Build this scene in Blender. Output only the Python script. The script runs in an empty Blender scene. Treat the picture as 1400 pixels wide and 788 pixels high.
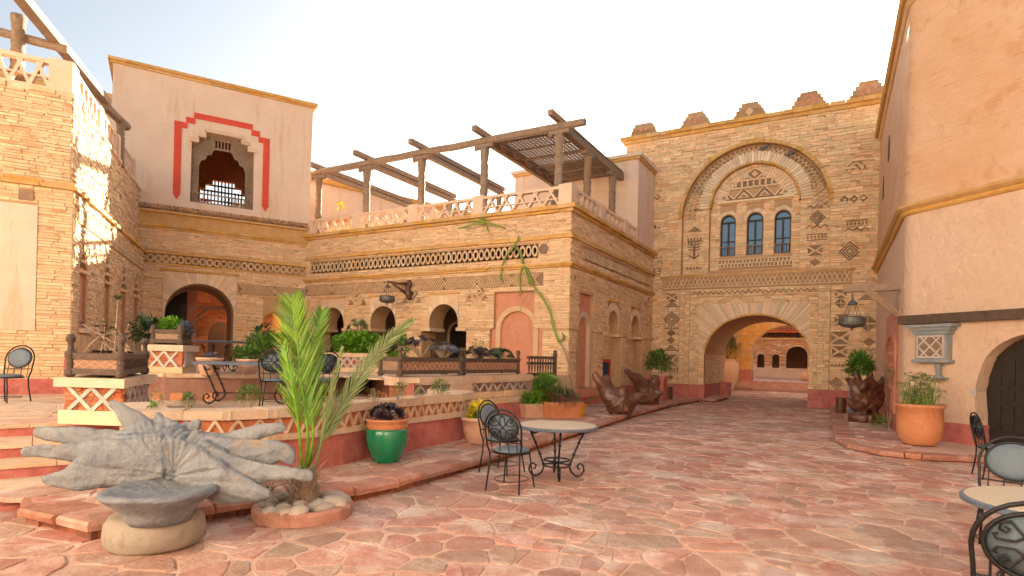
import bpy, bmesh, math, random
from mathutils import Vector as V, Matrix
from mathutils.geometry import tessellate_polygon
R = random.Random(11)
SC = bpy.context.scene
COL = SC.collection
rad = math.radians
# ------------------------------------------------------------ camera
YAW, ROLL, EYE, FPX = rad(29.4), rad(1.3), 1.7, 799.0
FWD = V((-math.sin(YAW), math.cos(YAW), 0)); RT = V((math.cos(YAW), math.sin(YAW), 0)); UP = V((0, 0, 1))
cd = bpy.data.cameras.new('camera'); cam = bpy.data.objects.new('camera', cd); COL.objects.link(cam)
cd.sensor_width = 36; cd.lens = FPX / 1400 * 36; cd.shift_y = (489 - 394) / 1400; cd.clip_start = .05; cd.clip_end = 2000
_r = RT * math.cos(ROLL) + UP * math.sin(ROLL); _u = UP * math.cos(ROLL) - RT * math.sin(ROLL)
m = Matrix.Identity(4)
for i in range(3):
    m[i][0] = _r[i]; m[i][1] = _u[i]; m[i][2] = -FWD[i]
m[2][3] = EYE
cam.matrix_world = m
SC.camera = cam
# ------------------------------------------------------------ sky, sun, exposure
SUN_EL, SUN_AZ = rad(16.6), rad(-6)          # azimuth clockwise from +Y
w = bpy.data.worlds.new('World'); SC.world = w; w.use_nodes = True
nt = w.node_tree; nt.nodes.clear()
sky = nt.nodes.new('ShaderNodeTexSky'); sky.sky_type = 'NISHITA'; sky.sun_disc = False
sky.sun_elevation = SUN_EL; sky.sun_rotation = SUN_AZ
sky.air_density = 1.0; sky.dust_density = 3.2; sky.ozone_density = 1.0; sky.altitude = 50
bg = nt.nodes.new('ShaderNodeBackground'); bg.inputs['Strength'].default_value = .052
wo = nt.nodes.new('ShaderNodeOutputWorld')
hs = nt.nodes.new('ShaderNodeHueSaturation'); hs.inputs['Saturation'].default_value = .68
wb = nt.nodes.new('ShaderNodeMix'); wb.data_type = 'RGBA'; wb.blend_type = 'MULTIPLY'; wb.inputs[0].default_value = 1; wb.inputs[7].default_value = (1, .965, .91, 1)
nt.links.new(sky.outputs[0], hs.inputs['Color']); nt.links.new(hs.outputs[0], wb.inputs[6]); nt.links.new(wb.outputs[2], bg.inputs[0]); nt.links.new(bg.outputs[0], wo.inputs[0])
sd = bpy.data.lights.new('sun', 'SUN'); sd.energy = 5.0; sd.angle = rad(.6); sd.color = (1, .88, .68)
so = bpy.data.objects.new('sun', sd); COL.objects.link(so)
sv = V((math.sin(SUN_AZ) * math.cos(SUN_EL), math.cos(SUN_AZ) * math.cos(SUN_EL), math.sin(SUN_EL)))
so.rotation_euler = sv.to_track_quat('Z', 'Y').to_euler(); so.location = sv * 60
SC.view_settings.view_transform = 'Standard'; SC.view_settings.look = 'None'
SC.view_settings.exposure = 2.52; SC.view_settings.gamma = 1
SC.render.engine = 'CYCLES'
SC.cycles.max_bounces = 8; SC.cycles.diffuse_bounces = 5

# ------------------------------------------------------------ materials
def MAT(name, c1, c2=None, sc=3.0, c3=None, sc3=.7, t3=.55, rough=.85, bump=.25, bsc=40, isl=0.0, hue=0.0, coat=0, metal=0, streak=False, dist=.02, grain=.12, crack=0, trowel=False):
    mt = bpy.data.materials.new(name); mt.use_nodes = True
    n = mt.node_tree; N = n.nodes; L = n.links.new
    b = N['Principled BSDF']; b.inputs['Roughness'].default_value = rough; b.inputs['Metallic'].default_value = metal
    if coat: b.inputs['Coat Weight'].default_value = coat; b.inputs['Coat Roughness'].default_value = .12
    g = N.new('ShaderNodeNewGeometry'); pos = g.outputs['Position']
    if streak:
        mp = N.new('ShaderNodeMapping'); mp.inputs['Scale'].default_value = (1, 1, .12); L(pos, mp.inputs[0]); spos = mp.outputs[0]
    else: spos = pos
    n1 = N.new('ShaderNodeTexNoise'); n1.inputs['Scale'].default_value = sc; n1.inputs['Detail'].default_value = 6; n1.inputs['Roughness'].default_value = .65; L(pos, n1.inputs['Vector'])
    r1 = N.new('ShaderNodeMapRange'); r1.inputs[1].default_value = .32; r1.inputs[2].default_value = .68; L(n1.outputs['Fac'], r1.inputs[0])
    mx = N.new('ShaderNodeMix'); mx.data_type = 'RGBA'; L(r1.outputs[0], mx.inputs[0])
    mx.inputs[6].default_value = (*c1, 1); mx.inputs[7].default_value = (*(c2 or c1), 1); col = mx.outputs[2]
    nf = N.new('ShaderNodeTexNoise'); nf.inputs['Scale'].default_value = 70; nf.inputs['Detail'].default_value = 3; L(pos, nf.inputs['Vector'])
    rf = N.new('ShaderNodeMapRange'); rf.inputs[1].default_value = .3; rf.inputs[2].default_value = .7; rf.inputs[3].default_value = 1 - grain; rf.inputs[4].default_value = 1 + grain; L(nf.outputs['Fac'], rf.inputs[0])
    mg = N.new('ShaderNodeMix'); mg.data_type = 'RGBA'; mg.blend_type = 'MULTIPLY'; mg.inputs[0].default_value = 1; L(col, mg.inputs[6]); L(rf.outputs[0], mg.inputs[7]); col = mg.outputs[2]
    if c3:
        n3 = N.new('ShaderNodeTexNoise'); n3.inputs['Scale'].default_value = sc3; n3.inputs['Detail'].default_value = 7; n3.inputs['Roughness'].default_value = .7; L(spos, n3.inputs['Vector'])
        r3 = N.new('ShaderNodeMapRange'); r3.inputs[1].default_value = t3; r3.inputs[2].default_value = t3 + .16; L(n3.outputs['Fac'], r3.inputs[0])
        m3 = N.new('ShaderNodeMix'); m3.data_type = 'RGBA'; L(r3.outputs[0], m3.inputs[0]); L(col, m3.inputs[6]); m3.inputs[7].default_value = (*c3, 1); col = m3.outputs[2]
    if crack:                      # sparse hairline cracks with a shape of their own
        nd = N.new('ShaderNodeTexNoise'); nd.inputs['Scale'].default_value = 2.5; L(pos, nd.inputs['Vector'])
        vm = N.new('ShaderNodeVectorMath'); vm.operation = 'MULTIPLY_ADD'; L(nd.outputs['Color'], vm.inputs[0]); vm.inputs[1].default_value = (.6 / crack,) * 3; L(pos, vm.inputs[2])
        vo = N.new('ShaderNodeTexVoronoi'); vo.feature = 'DISTANCE_TO_EDGE'; vo.inputs['Scale'].default_value = .75 * crack; L(vm.outputs[0], vo.inputs['Vector'])
        cr = N.new('ShaderNodeMapRange'); cr.inputs[1].default_value = .0; cr.inputs[2].default_value = .012 * crack; cr.inputs[3].default_value = 1; cr.inputs[4].default_value = 0; L(vo.outputs['Distance'], cr.inputs[0])
        nm = N.new('ShaderNodeTexNoise'); nm.inputs['Scale'].default_value = .55 * crack; L(pos, nm.inputs['Vector'])
        mr = N.new('ShaderNodeMapRange'); mr.inputs[1].default_value = .54; mr.inputs[2].default_value = .64; mr.inputs[4].default_value = min(.9, .3 * crack); L(nm.outputs['Fac'], mr.inputs[0])
        mm = N.new('ShaderNodeMath'); mm.operation = 'MULTIPLY'; L(cr.outputs[0], mm.inputs[0]); L(mr.outputs[0], mm.inputs[1])
        mc = N.new('ShaderNodeMix'); mc.data_type = 'RGBA'; L(mm.outputs[0], mc.inputs[0]); L(col, mc.inputs[6]); mc.inputs[7].default_value = (c3[0] * .55, c3[1] * .5, c3[2] * .5, 1); col = mc.outputs[2]
    if isl:
        oi = N.new('ShaderNodeObjectInfo'); ad = N.new('ShaderNodeMath'); ad.operation = 'ADD'
        L(g.outputs['Random Per Island'], ad.inputs[0]); L(oi.outputs['Random'], ad.inputs[1])
        fr = N.new('ShaderNodeMath'); fr.operation = 'FRACT'; L(ad.outputs[0], fr.inputs[0])
        vr = N.new('ShaderNodeMapRange'); vr.inputs[3].default_value = 1 - isl; vr.inputs[4].default_value = 1 + isl; L(fr.outputs[0], vr.inputs[0])
        h = N.new('ShaderNodeHueSaturation'); L(vr.outputs[0], h.inputs['Value']); L(col, h.inputs['Color'])
        wn = N.new('ShaderNodeTexWhiteNoise'); wn.noise_dimensions = '1D'; L(fr.outputs[0], wn.inputs['W'])
        hr = N.new('ShaderNodeMapRange'); hr.inputs[3].default_value = .5 - hue; hr.inputs[4].default_value = .5 + hue; L(wn.outputs['Value'], hr.inputs[0]); L(hr.outputs[0], h.inputs['Hue'])
        sr = N.new('ShaderNodeMapRange'); sr.inputs[3].default_value = 1.18; sr.inputs[4].default_value = .94; L(wn.outputs['Value'], sr.inputs[0]); L(sr.outputs[0], h.inputs['Saturation'])
        col = h.outputs[0]
    L(col, b.inputs['Base Color'])
    if bump:
        nb = N.new('ShaderNodeTexNoise'); nb.inputs['Scale'].default_value = bsc; nb.inputs['Detail'].default_value = 5; L(pos, nb.inputs['Vector'])
        if trowel:
            mt2 = N.new('ShaderNodeMapping'); mt2.inputs['Rotation'].default_value = (0, .5, .7); mt2.inputs['Scale'].default_value = (.35, .35, 1.6); L(pos, mt2.inputs[0]); L(mt2.outputs[0], nb.inputs['Vector'])
        bp = N.new('ShaderNodeBump'); bp.inputs['Strength'].default_value = bump; bp.inputs['Distance'].default_value = dist; L(nb.outputs['Fac'], bp.inputs['Height']); L(bp.outputs[0], b.inputs['Normal'])
    return mt
M = {}
M['stone'] = MAT('sandstone', (.69, .475, .285), (.78, .59, .395), 5, (.60, .37, .20), 1.1, .58, bump=.6, bsc=22, isl=.14, hue=.012)
M['mortar'] = MAT('sandstone_mortar', (.45, .265, .13), (.55, .35, .19), 4, bump=.5, bsc=30)
M['gstone'] = MAT('gate_sandstone', (.71, .485, .28), (.80, .595, .38), 5, (.60, .37, .19), 1.0, .58, bump=.6, bsc=22, isl=.15, hue=.012)
M['cornice'] = MAT('ochre_cornice', (.55, .31, .11), (.66, .42, .18), 4, (.36, .18, .07), 2, .6, bump=.5, bsc=18, isl=.12)
M['pale'] = MAT('pale_stone', (.74, .56, .39), (.68, .47, .29), 5, (.58, .36, .2), 2, .6, bump=.3, bsc=25, isl=.12)
M['voussoir'] = MAT('voussoir_stone', (.70, .52, .35), (.78, .62, .45), 5, bump=.4, bsc=25, isl=.15, hue=.01)
M['brown'] = MAT('brown_stone', (.215, .135, .085), (.31, .2, .125), 7, bump=.5, bsc=30, isl=.22)
M['plaster'] = MAT('pink_plaster', (.70, .515, .385), (.74, .575, .455), 1.2, (.62, .38, .21), 2.6, .55, bump=.55, bsc=14, streak=True, crack=1)
M['rplaster'] = MAT('ochre_plaster', (.65, .44, .29), (.71, .52, .385), 1.3, (.58, .33, .17), 1.3, .55, bump=.8, bsc=7, dist=.05, crack=1)
M['orange'] = MAT('orange_plaster', (.62, .25, .10), (.68, .31, .14), 2, bump=.3, bsc=20)
M['terra'] = MAT('terracotta_plaster', (.56, .225, .135), (.63, .30, .19), 3, (.46, .15, .08), 2, .6, bump=.3, bsc=20)
M['redp'] = MAT('red_plinth_paint', (.45, .11, .09), (.56, .21, .17), 4, (.30, .075, .06), 2.2, .56, bump=.5, bsc=16, grain=.2)
M['redframe'] = MAT('red_band_paint', (.62, .06, .03), (.66, .09, .05), 3, bump=.15)
M['wood'] = MAT('weathered_wood', (.22, .145, .095), (.34, .24, .165), 9, (.11, .07, .045), 4, .6, rough=.8, bump=.6, bsc=35, isl=.1)
M['dwood_shade'] = MAT('door_wood_and_shade', (.014, .009, .007), (.03, .019, .014), 8, rough=.6, bump=.4, bsc=30)  # door wood; its near-black also stands in for shade in the tower passage
M['black'] = MAT('wrought_iron', (.012, .012, .013), (.022, .021, .022), 20, rough=.45, bump=.15, bsc=80, metal=.3)
M['flag'] = MAT('red_flagstone', (.41, .205, .15), (.55, .36, .28), 3.2, (.70, .56, .49), 1.3, .50, rough=.72, bump=.8, bsc=18, isl=.2, hue=.014, grain=.18)
M['joint'] = MAT('pink_mortar', (.60, .37, .27), (.70, .49, .38), 5, (.78, .60, .5), 1.5, .52, bump=.6, bsc=40)
M['kerb'] = MAT('red_kerb_stone', (.37, .16, .11), (.52, .295, .22), 5, (.68, .49, .40), 2.2, .57, rough=.6, bump=.9, bsc=14, isl=.2)
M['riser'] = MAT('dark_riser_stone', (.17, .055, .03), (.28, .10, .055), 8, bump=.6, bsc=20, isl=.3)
M['cap'] = MAT('cream_cap_stone', (.58, .415, .285), (.66, .50, .37), 3, (.48, .28, .15), 1.6, .55, bump=.4, bsc=24, isl=.12, grain=.16)
M['white'] = MAT('white_lattice', (.58, .53, .48), (.50, .43, .37), 8, bump=.2, isl=.1)
M['clayred'] = MAT('red_clay_course', (.40, .13, .065), (.50, .20, .11), 9, bump=.5, bsc=30, isl=.25)
M['grey'] = MAT('grey_root_wood', (.135, .15, .175), (.26, .27, .285), 4.2, (.31, .20, .105), 3.0, .575, rough=.65, bump=1.0, bsc=14, grain=.12, dist=.03)
M['rootend'] = MAT('tan_wood', (.28, .225, .175), (.37, .31, .25), 3, (.17, .11, .07), 3, .56, rough=.7, bump=.8, bsc=10, crack=2.4)
M['dred'] = MAT('dark_polished_wood', (.075, .028, .016), (.17, .065, .034), 3, (.05, .03, .02), 2, .55, rough=.35, bump=.3, bsc=15)
M['pad'] = MAT('grey_cushion', (.105, .15, .195), (.14, .185, .23), 6, rough=.6, bump=.1, bsc=90)
M['mosaic'] = MAT('mosaic_tabletop', (.66, .57, .44), (.58, .50, .38), 30, (.50, .50, .46), 14, .58, rough=.35, bump=.1, bsc=90)
M['rim'] = MAT('blue_grey_rim', (.09, .12, .17), (.13, .165, .22), 12, rough=.45, bump=.1)
M['pot'] = MAT('terracotta_pot', (.56, .20, .08), (.64, .28, .13), 4, (.68, .42, .28), 2.6, .60, rough=.65, bump=.3, bsc=30, grain=.2)
M['potp'] = MAT('pale_terracotta_pot', (.60, .34, .22), (.66, .42, .30), 5, bump=.25, bsc=30)
M['poty'] = MAT('yellow_pot', (.66, .34, .03), (.62, .28, .03), 5, rough=.5, bump=.1)
M['green'] = MAT('green_glaze', (.004, .17, .075), (.008, .24, .11), 5, (.003, .09, .04), 3, .6, rough=.18, bump=.08, bsc=12, coat=.6)
M['soil'] = MAT('dry_soil', (.26, .16, .10), (.36, .23, .15), 12, bump=.7, bsc=40)
M['pebble'] = MAT('pebble', (.40, .33, .27), (.58, .50, .42), 4, (.62, .45, .30), 2, .6, bump=.2, bsc=30, isl=.3)
M['tile'] = MAT('clay_roof_tile', (.38, .20, .10), (.50, .29, .16), 8, (.22, .13, .08), 3, .58, bump=.5, bsc=30, isl=.25)
M['rtile'] = MAT('red_roof_tile', (.40, .10, .05), (.50, .16, .08), 8, isl=.25, bump=.3)
M['leaf'] = MAT('green_leaf', (.055, .14, .02), (.11, .22, .035), 8, rough=.5, bump=0, isl=.42, hue=.02)
M['bright'] = MAT('bright_leaf', (.09, .25, .018), (.18, .36, .035), 8, rough=.5, bump=0, isl=.42, hue=.02)
M['dleaf'] = MAT('dark_green_leaf', (.022, .055, .02), (.04, .085, .03), 8, rough=.4, bump=0, isl=.3)
M['purple'] = MAT('dark_rosette_leaf', (.022, .012, .016), (.05, .024, .035), 8, rough=.35, bump=0, isl=.35, hue=.03)
M['blueleaf'] = MAT('grey_blue_leaf', (.12, .13, .17), (.17, .17, .22), 8, rough=.5, bump=0, isl=.3)
M['olive'] = MAT('olive_leaf', (.16, .19, .06), (.23, .24, .09), 8, rough=.6, bump=0, isl=.3)
M['palm'] = MAT('palm_leaflet', (.085, .21, .02), (.18, .31, .045), 3, rough=.45, bump=0, isl=.42, hue=.02)
M['palmb'] = MAT('dull_palm_leaflet', (.12, .18, .06), (.19, .23, .09), 3, rough=.5, bump=0, isl=.25)
M['dry'] = MAT('dry_stem', (.34, .24, .15), (.44, .33, .22), 9, bump=.3)
M['cactus'] = MAT('green_cactus', (.17, .25, .025), (.24, .30, .05), 6, rough=.55, bump=.2, bsc=30, isl=.15)
M['yellow'] = MAT('yellow_flower', (.75, .55, .03), (.7, .62, .08), 9, bump=0, isl=.2)
M['red'] = MAT('red_flower', (.5, .03, .03), (.6, .06, .05), 9, bump=0, isl=.2)
M['zinc'] = MAT('aged_zinc', (.10, .10, .095), (.17, .165, .15), 9, rough=.5, metal=.5, bump=.2)
M['bluep'] = MAT('blue_paint', (.03, .11, .28), (.05, .15, .34), 6, rough=.5, bump=.1)
M['bluegrey'] = MAT('blue_grey_niche', (.20, .245, .27), (.30, .32, .31), 8, (.42, .30, .18), 3, .58, bump=.2)
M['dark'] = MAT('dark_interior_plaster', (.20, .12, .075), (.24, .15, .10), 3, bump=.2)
M['terrfloor'] = MAT('pale_terrace_floor', (.66, .47, .33), (.72, .55, .41), 3, (.55, .32, .22), 1.4, .56, rough=.75, bump=.4, bsc=14, isl=.1)
M['ledge'] = M['flag']
M['oplaster'] = MAT('orange_upper_plaster', (.66, .38, .205), (.71, .455, .28), 1.1, (.60, .30, .14), 1.5, .52, bump=1.0, bsc=6, dist=.07, crack=1, trowel=True)
M['merlon'] = MAT('merlon_stone', (.36, .22, .12), (.50, .33, .19), 7, bump=.5, bsc=30, isl=.2)
M['balus'] = MAT('sandy_balustrade', (.72, .50, .34), (.78, .58, .42), 3, (.62, .38, .22), 1.5, .58, bump=.3, bsc=20)
M['pwood'] = MAT('dark_carved_wood', (.075, .048, .034), (.13, .085, .06), 9, (.035, .022, .016), 4, .6, rough=.7, bump=.6, bsc=35, isl=.1)
M['brick'] = MAT('court_brick', (.46, .22, .105), (.58, .31, .165), 7, bump=.5, bsc=30, isl=.22)
M['ringbg'] = MAT('frieze_recess_stone', (.33, .20, .105), (.42, .27, .15), 6, bump=.5)
M['relief'] = MAT('relief_stone', (.60, .41, .24), (.68, .49, .31), 6, bump=.4, isl=.12)
M['wing'] = MAT('bounce_wing_plaster', (.78, .68, .58), (.82, .73, .64), 1, bump=.3)  # kept pale so the added wing bounces more neutral light
def GLASS(name, c, rough=.06):
    mt = bpy.data.materials.new(name); mt.use_nodes = True; b = mt.node_tree.nodes['Principled BSDF']
    b.inputs['Base Color'].default_value = (*c, 1); b.inputs['Roughness'].default_value = rough; b.inputs['Specular IOR Level'].default_value = .9; b.inputs['Coat Weight'].default_value = 1; b.inputs['Coat Roughness'].default_value = .03
    return mt
M['glass'] = GLASS('blue_window_glass', (.035, .10, .19))

# ------------------------------------------------------------ object helpers
WL = {}
def setp(o, label=None, cat=None, group=None, kind=None):
    if label: o['label'] = label
    if cat: o['category'] = cat
    if group: o['group'] = group
    if kind: o['kind'] = kind
    return o
def thing(name, label, cat, loc, group=None):
    o = bpy.data.objects.new(name, None); COL.objects.link(o); o.location = loc; o.empty_display_size = .2
    WL[o.name] = V(loc)
    return setp(o, label, cat, group)
def org(p): return WL[p.name] if p is not None else V((0, 0, 0))
def put(name, vf, mat, parent=None, smooth=False, loc=None, kind=None):
    vs, fs = vf.v, vf.f
    base = org(parent) if parent is not None else V(loc or (0, 0, 0))
    me = bpy.data.meshes.new(name); me.from_pydata([(v[0] - base[0], v[1] - base[1], v[2] - base[2]) for v in vs], [], fs); me.update()
    if mat is not None: me.materials.append(M[mat] if isinstance(mat, str) else mat)
    if smooth: me.polygons.foreach_set('use_smooth', [True] * len(me.polygons))
    o = bpy.data.objects.new(name, me); COL.objects.link(o)
    if parent is not None: o.parent = parent
    else: o.location = base
    WL[o.name] = base.copy()
    if kind: o['kind'] = kind
    return o
def copy_tree(o, parent=None):
    c = o.copy(); COL.objects.link(c); c.parent = parent
    for ch in list(o.children): copy_tree(ch, c)
    return c
class MB:
    def __init__(s): s.v = []; s.f = []
    def add(s, vs, fs):
        n = len(s.v); s.v += [tuple(v) for v in vs]; s.f += [tuple(i + n for i in f) for f in fs]; return s
    def hexa(s, p):   # p: 4 bottom, 4 top, both counter-clockwise seen from above
        return s.add(p, [(3, 2, 1, 0), (4, 5, 6, 7), (0, 1, 5, 4), (1, 2, 6, 5), (2, 3, 7, 6), (3, 0, 4, 7)])
    def box(s, x0, x1, y0, y1, z0, z1):
        return s.hexa([(x0, y0, z0), (x1, y0, z0), (x1, y1, z0), (x0, y1, z0), (x0, y0, z1), (x1, y0, z1), (x1, y1, z1), (x0, y1, z1)])
    def fbox(s, fr, s0, s1, z0, z1, o0, o1, j=0):   # box in a wall frame
        q = lambda a: a + (R.uniform(-j, j) if j else 0)
        P = fr.P
        return s.hexa([P(q(s0), q(z0), o1), P(q(s1), q(z0), o1), P(q(s1), q(z0), o0), P(q(s0), q(z0), o0), P(q(s0), q(z1), o1), P(q(s1), q(z1), o1), P(q(s1), q(z1), o0), P(q(s0), q(z1), o0)])
    def bar(s, a, b, w, h, up=(0, 0, 1)):          # rectangular bar from a to b
        a, b = V(a), V(b); d = (b - a).normalized(); x = d.cross(V(up))
        if x.length < 1e-4: x = d.cross(V((1, 0, 0)))
        x.normalize(); y = x.cross(d); x *= w / 2; y *= h / 2
        return s.hexa([a - x - y, a + x - y, b + x - y, b - x - y, a - x + y, a + x + y, b + x + y, b - x + y])
    def tube(s, pts, r, n=8, cap=True, flat=None):
        pts = [V(p) for p in pts]; k = len(pts); rr = r if isinstance(r, (list, tuple)) else [r] * k
        rings = []; pn = None
        for i, p in enumerate(pts):
            t = (pts[min(i + 1, k - 1)] - pts[max(i - 1, 0)])
            if t.length < 1e-9: t = V((0, 0, 1))
            t.normalize()
            if pn is None:
                pn = t.cross(V((0, 0, 1)))
                if pn.length < .05: pn = t.cross(V((0, 1, 0)))
            pn = (pn - t * pn.dot(t)); pn.normalize(); b = t.cross(pn)
            rings.append([p + (pn * math.cos(2 * math.pi * j / n) + b * math.sin(2 * math.pi * j / n)) * rr[i] for j in range(n)])
        vs = [v for q in rings for v in q]; fs = []
        for i in range(k - 1):
            for j in range(n):
                j2 = (j + 1) % n; fs.append((i * n + j, i * n + j2, (i + 1) * n + j2, (i + 1) * n + j))
        if cap: fs.append(tuple(range(n))[::-1]); fs.append(tuple((k - 1) * n + j for j in range(n)))
        return s.add(vs, fs)
    def lathe(s, prof, c=(0, 0, 0), n=24, sq=1.0):
        c = V(c); vs = []; fs = []
        for (r, z) in prof:
            for j in range(n):
                a = 2 * math.pi * j / n; vs.append((c.x + r * math.cos(a), c.y + r * math.sin(a) * sq, c.z + z))
        for i in range(len(prof) - 1):
            for j in range(n):
                j2 = (j + 1) % n; fs.append((i * n + j, i * n + j2, (i + 1) * n + j2, (i + 1) * n + j))
        fs.append(tuple(range(n))[::-1]); fs.append(tuple((len(prof) - 1) * n + j for j in range(n)))
        return s.add(vs, fs)
    def prism(s, poly, fn, a, b):                 # poly 2-D, fn(x,y,d) -> 3-D, from d=a to d=b
        n = len(poly); vs = [fn(x, y, a) for x, y in poly] + [fn(x, y, b) for x, y in poly]
        fs = [tuple(range(n)), tuple(range(2 * n - 1, n - 1, -1))] + [(i, i + n, (i + 1) % n + n, (i + 1) % n) for i in range(n)]
        return s.add(vs, fs)
    def slab(s, fr, loops, of, ob):               # outline + holes in a wall frame, given thickness
        flat = [p for l in loops for p in l]
        tri = tessellate_polygon([[V((p[0], p[1], 0)) for p in l] for l in loops])
        n = len(flat); vs = [fr.P(p[0], p[1], of) for p in flat] + [fr.P(p[0], p[1], ob) for p in flat]
        fs = [tuple(t) for t in tri] + [tuple(i + n for i in t)[::-1] for t in tri]
        k = 0
        for l in loops:
            m_ = len(l)
            for i in range(m_):
                a, b = k + i, k + (i + 1) % m_; fs.append((a, b, b + n, a + n))
            k += m_
        return s.add(vs, fs)
class Fr:                                          # a wall frame: s along, z up, o outwards
    def __init__(s, O, T):
        s.O = V((O[0], O[1], 0)); d = V((T[0] - O[0], T[1] - O[1], 0)); s.L = d.length; s.u = d / s.L; s.n = V((s.u.y, -s.u.x, 0))
    def P(s, a, z, o=0): p = s.O + s.u * a + s.n * o; return (p.x, p.y, z)
def arch(s0, s1, zs, b, n=18):
    c, a = (s0 + s1) / 2, (s1 - s0) / 2
    return [(c - a * math.cos(math.pi * i / n), zs + b * math.sin(math.pi * i / n)) for i in range(n + 1)]
def depth_of(p): return max(1.0, p[0] * FWD.x + p[1] * FWD.y)
def sweep(mb, path, prof, closed=False, seg=None):   # path: plan points left-to-right seen from outside; prof: (o,z)
    n = len(path); ring = []
    for i, p in enumerate(path):
        p = V((p[0], p[1], 0))
        a = V((path[i - 1][0], path[i - 1][1], 0)) if i else None
        b = V((path[i + 1][0], path[i + 1][1], 0)) if i < n - 1 else None
        d1 = (p - a).normalized() if a is not None else (b - p).normalized(); d2 = (b - p).normalized() if b is not None else d1
        n1, n2 = V((d1.y, -d1.x, 0)), V((d2.y, -d2.x, 0)); mm = (n1 + n2); mm.normalize(); k = 1 / max(.3, mm.dot(n1))
        ring.append([(p.x + mm.x * o * k, p.y + mm.y * o * k, z) for o, z in prof])
    m_ = len(prof); vs = [v for r_ in ring for v in r_]; fs = []
    for i in range(n - 1):
        for j in range(m_):
            j2 = (j + 1) % m_; fs.append((i * m_ + j, i * m_ + j2, (i + 1) * m_ + j2, (i + 1) * m_ + j))
    fs.append(tuple(range(m_))); fs.append(tuple((n - 1) * m_ + j for j in range(m_))[::-1])
    return mb.add(vs, fs)
def subdiv(path, step, j=0):
    out = [path[0]]
    for a, b in zip(path, path[1:]):
        L = math.hypot(b[0] - a[0], b[1] - a[1]); k = max(1, int(L / step))
        for i in range(1, k + 1):
            t = i / k; out.append((a[0] + (b[0] - a[0]) * t, a[1] + (b[1] - a[1]) * t))
    return out
def band(path, o, z0, z1, j=.012, lmin=.35, lmax=.7, back=-.1):   # a course of separate projecting slabs
    mb = MB()
    for k, (a, b) in enumerate(zip(path, path[1:])):
        fr = Fr(a, b); s = -(o * .999) if k == 0 else 0
        s = 0; end = fr.L
        prev_turn = k > 0
        while s < end - .01:
            l = R.uniform(lmin, lmax); e = min(end, s + l)
            if end - e < lmin * .6: e = end
            oo = o + R.uniform(-j, j); dz = R.uniform(-j, j) * .5
            s_ = s - (oo if s == 0 else -.004); e_ = e + (oo if e == end else -.004)
            if k > 0 and s == 0:
                v1 = V((path[k][0] - path[k - 1][0], path[k][1] - path[k - 1][1], 0)).normalized()
                if v1.cross(fr.u).z < 0: s_ = s
            if k < len(path) - 2 and e == end:
                v2 = V((path[k + 2][0] - path[k + 1][0], path[k + 2][1] - path[k + 1][1], 0)).normalized()
                if fr.u.cross(v2).z < 0: e_ = e
            mb.fbox(fr, s_, e_, z0 + dz, z1 + dz + (.003 * k), back, oo)
            s = e
    return mb
# ---- stones
UNIT = []
def unit_stones():
    r = random.Random(3)
    for k in range(6):
        mb = MB(); e = .045; q = lambda a: r.uniform(-a, a)
        B = [(-.5, -.5), (.5, -.5), (.5, .5), (-.5, .5)]
        b0 = [(x, y, -1.0) for x, y in B]; b1 = [(x * .985 + q(.01), y * .96 + q(.05), -.25 + q(.1)) for x, y in B]
        b2 = [(x * .95 + q(.025), y * .72 + q(.1), 0 + q(.16)) for x, y in B]
        mb.add(b0 + b1 + b2, [(0, 1, 5, 4), (1, 2, 6, 5), (2, 3, 7, 6), (3, 0, 4, 7), (4, 5, 9, 8), (5, 6, 10, 9), (6, 7, 11, 10), (7, 4, 8, 11), (8, 9, 10, 11)])
        UNIT.append(mb)
unit_stones()
UMESH = {}
def umesh(mat, k):
    if (mat, k) not in UMESH:
        me = bpy.data.meshes.new('stone'); me.from_pydata(UNIT[k].v, [], UNIT[k].f); me.materials.append(M[mat]); UMESH[(mat, k)] = me
    return UMESH[(mat, k)]
def hit(e, z0, z1, grow):
    """interval of exclusion e over the course z0..z1 (None when clear)"""
    k = e[0]
    if k == 'r':
        return (e[1], e[2]) if z1 > e[3] + .004 and z0 < e[4] - .004 else None
    s0, s1, zb, zs, b = e[1:6]
    if z1 <= zb or z0 >= zs + b: return None
    zz = max(z0, zb) if grow else z1
    c, a = (s0 + s1) / 2, (s1 - s0) / 2
    f = 1 if zz <= zs else math.sqrt(max(0, 1 - ((zz - zs) / b) ** 2))
    return (c - a * f, c + a * f)
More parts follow.
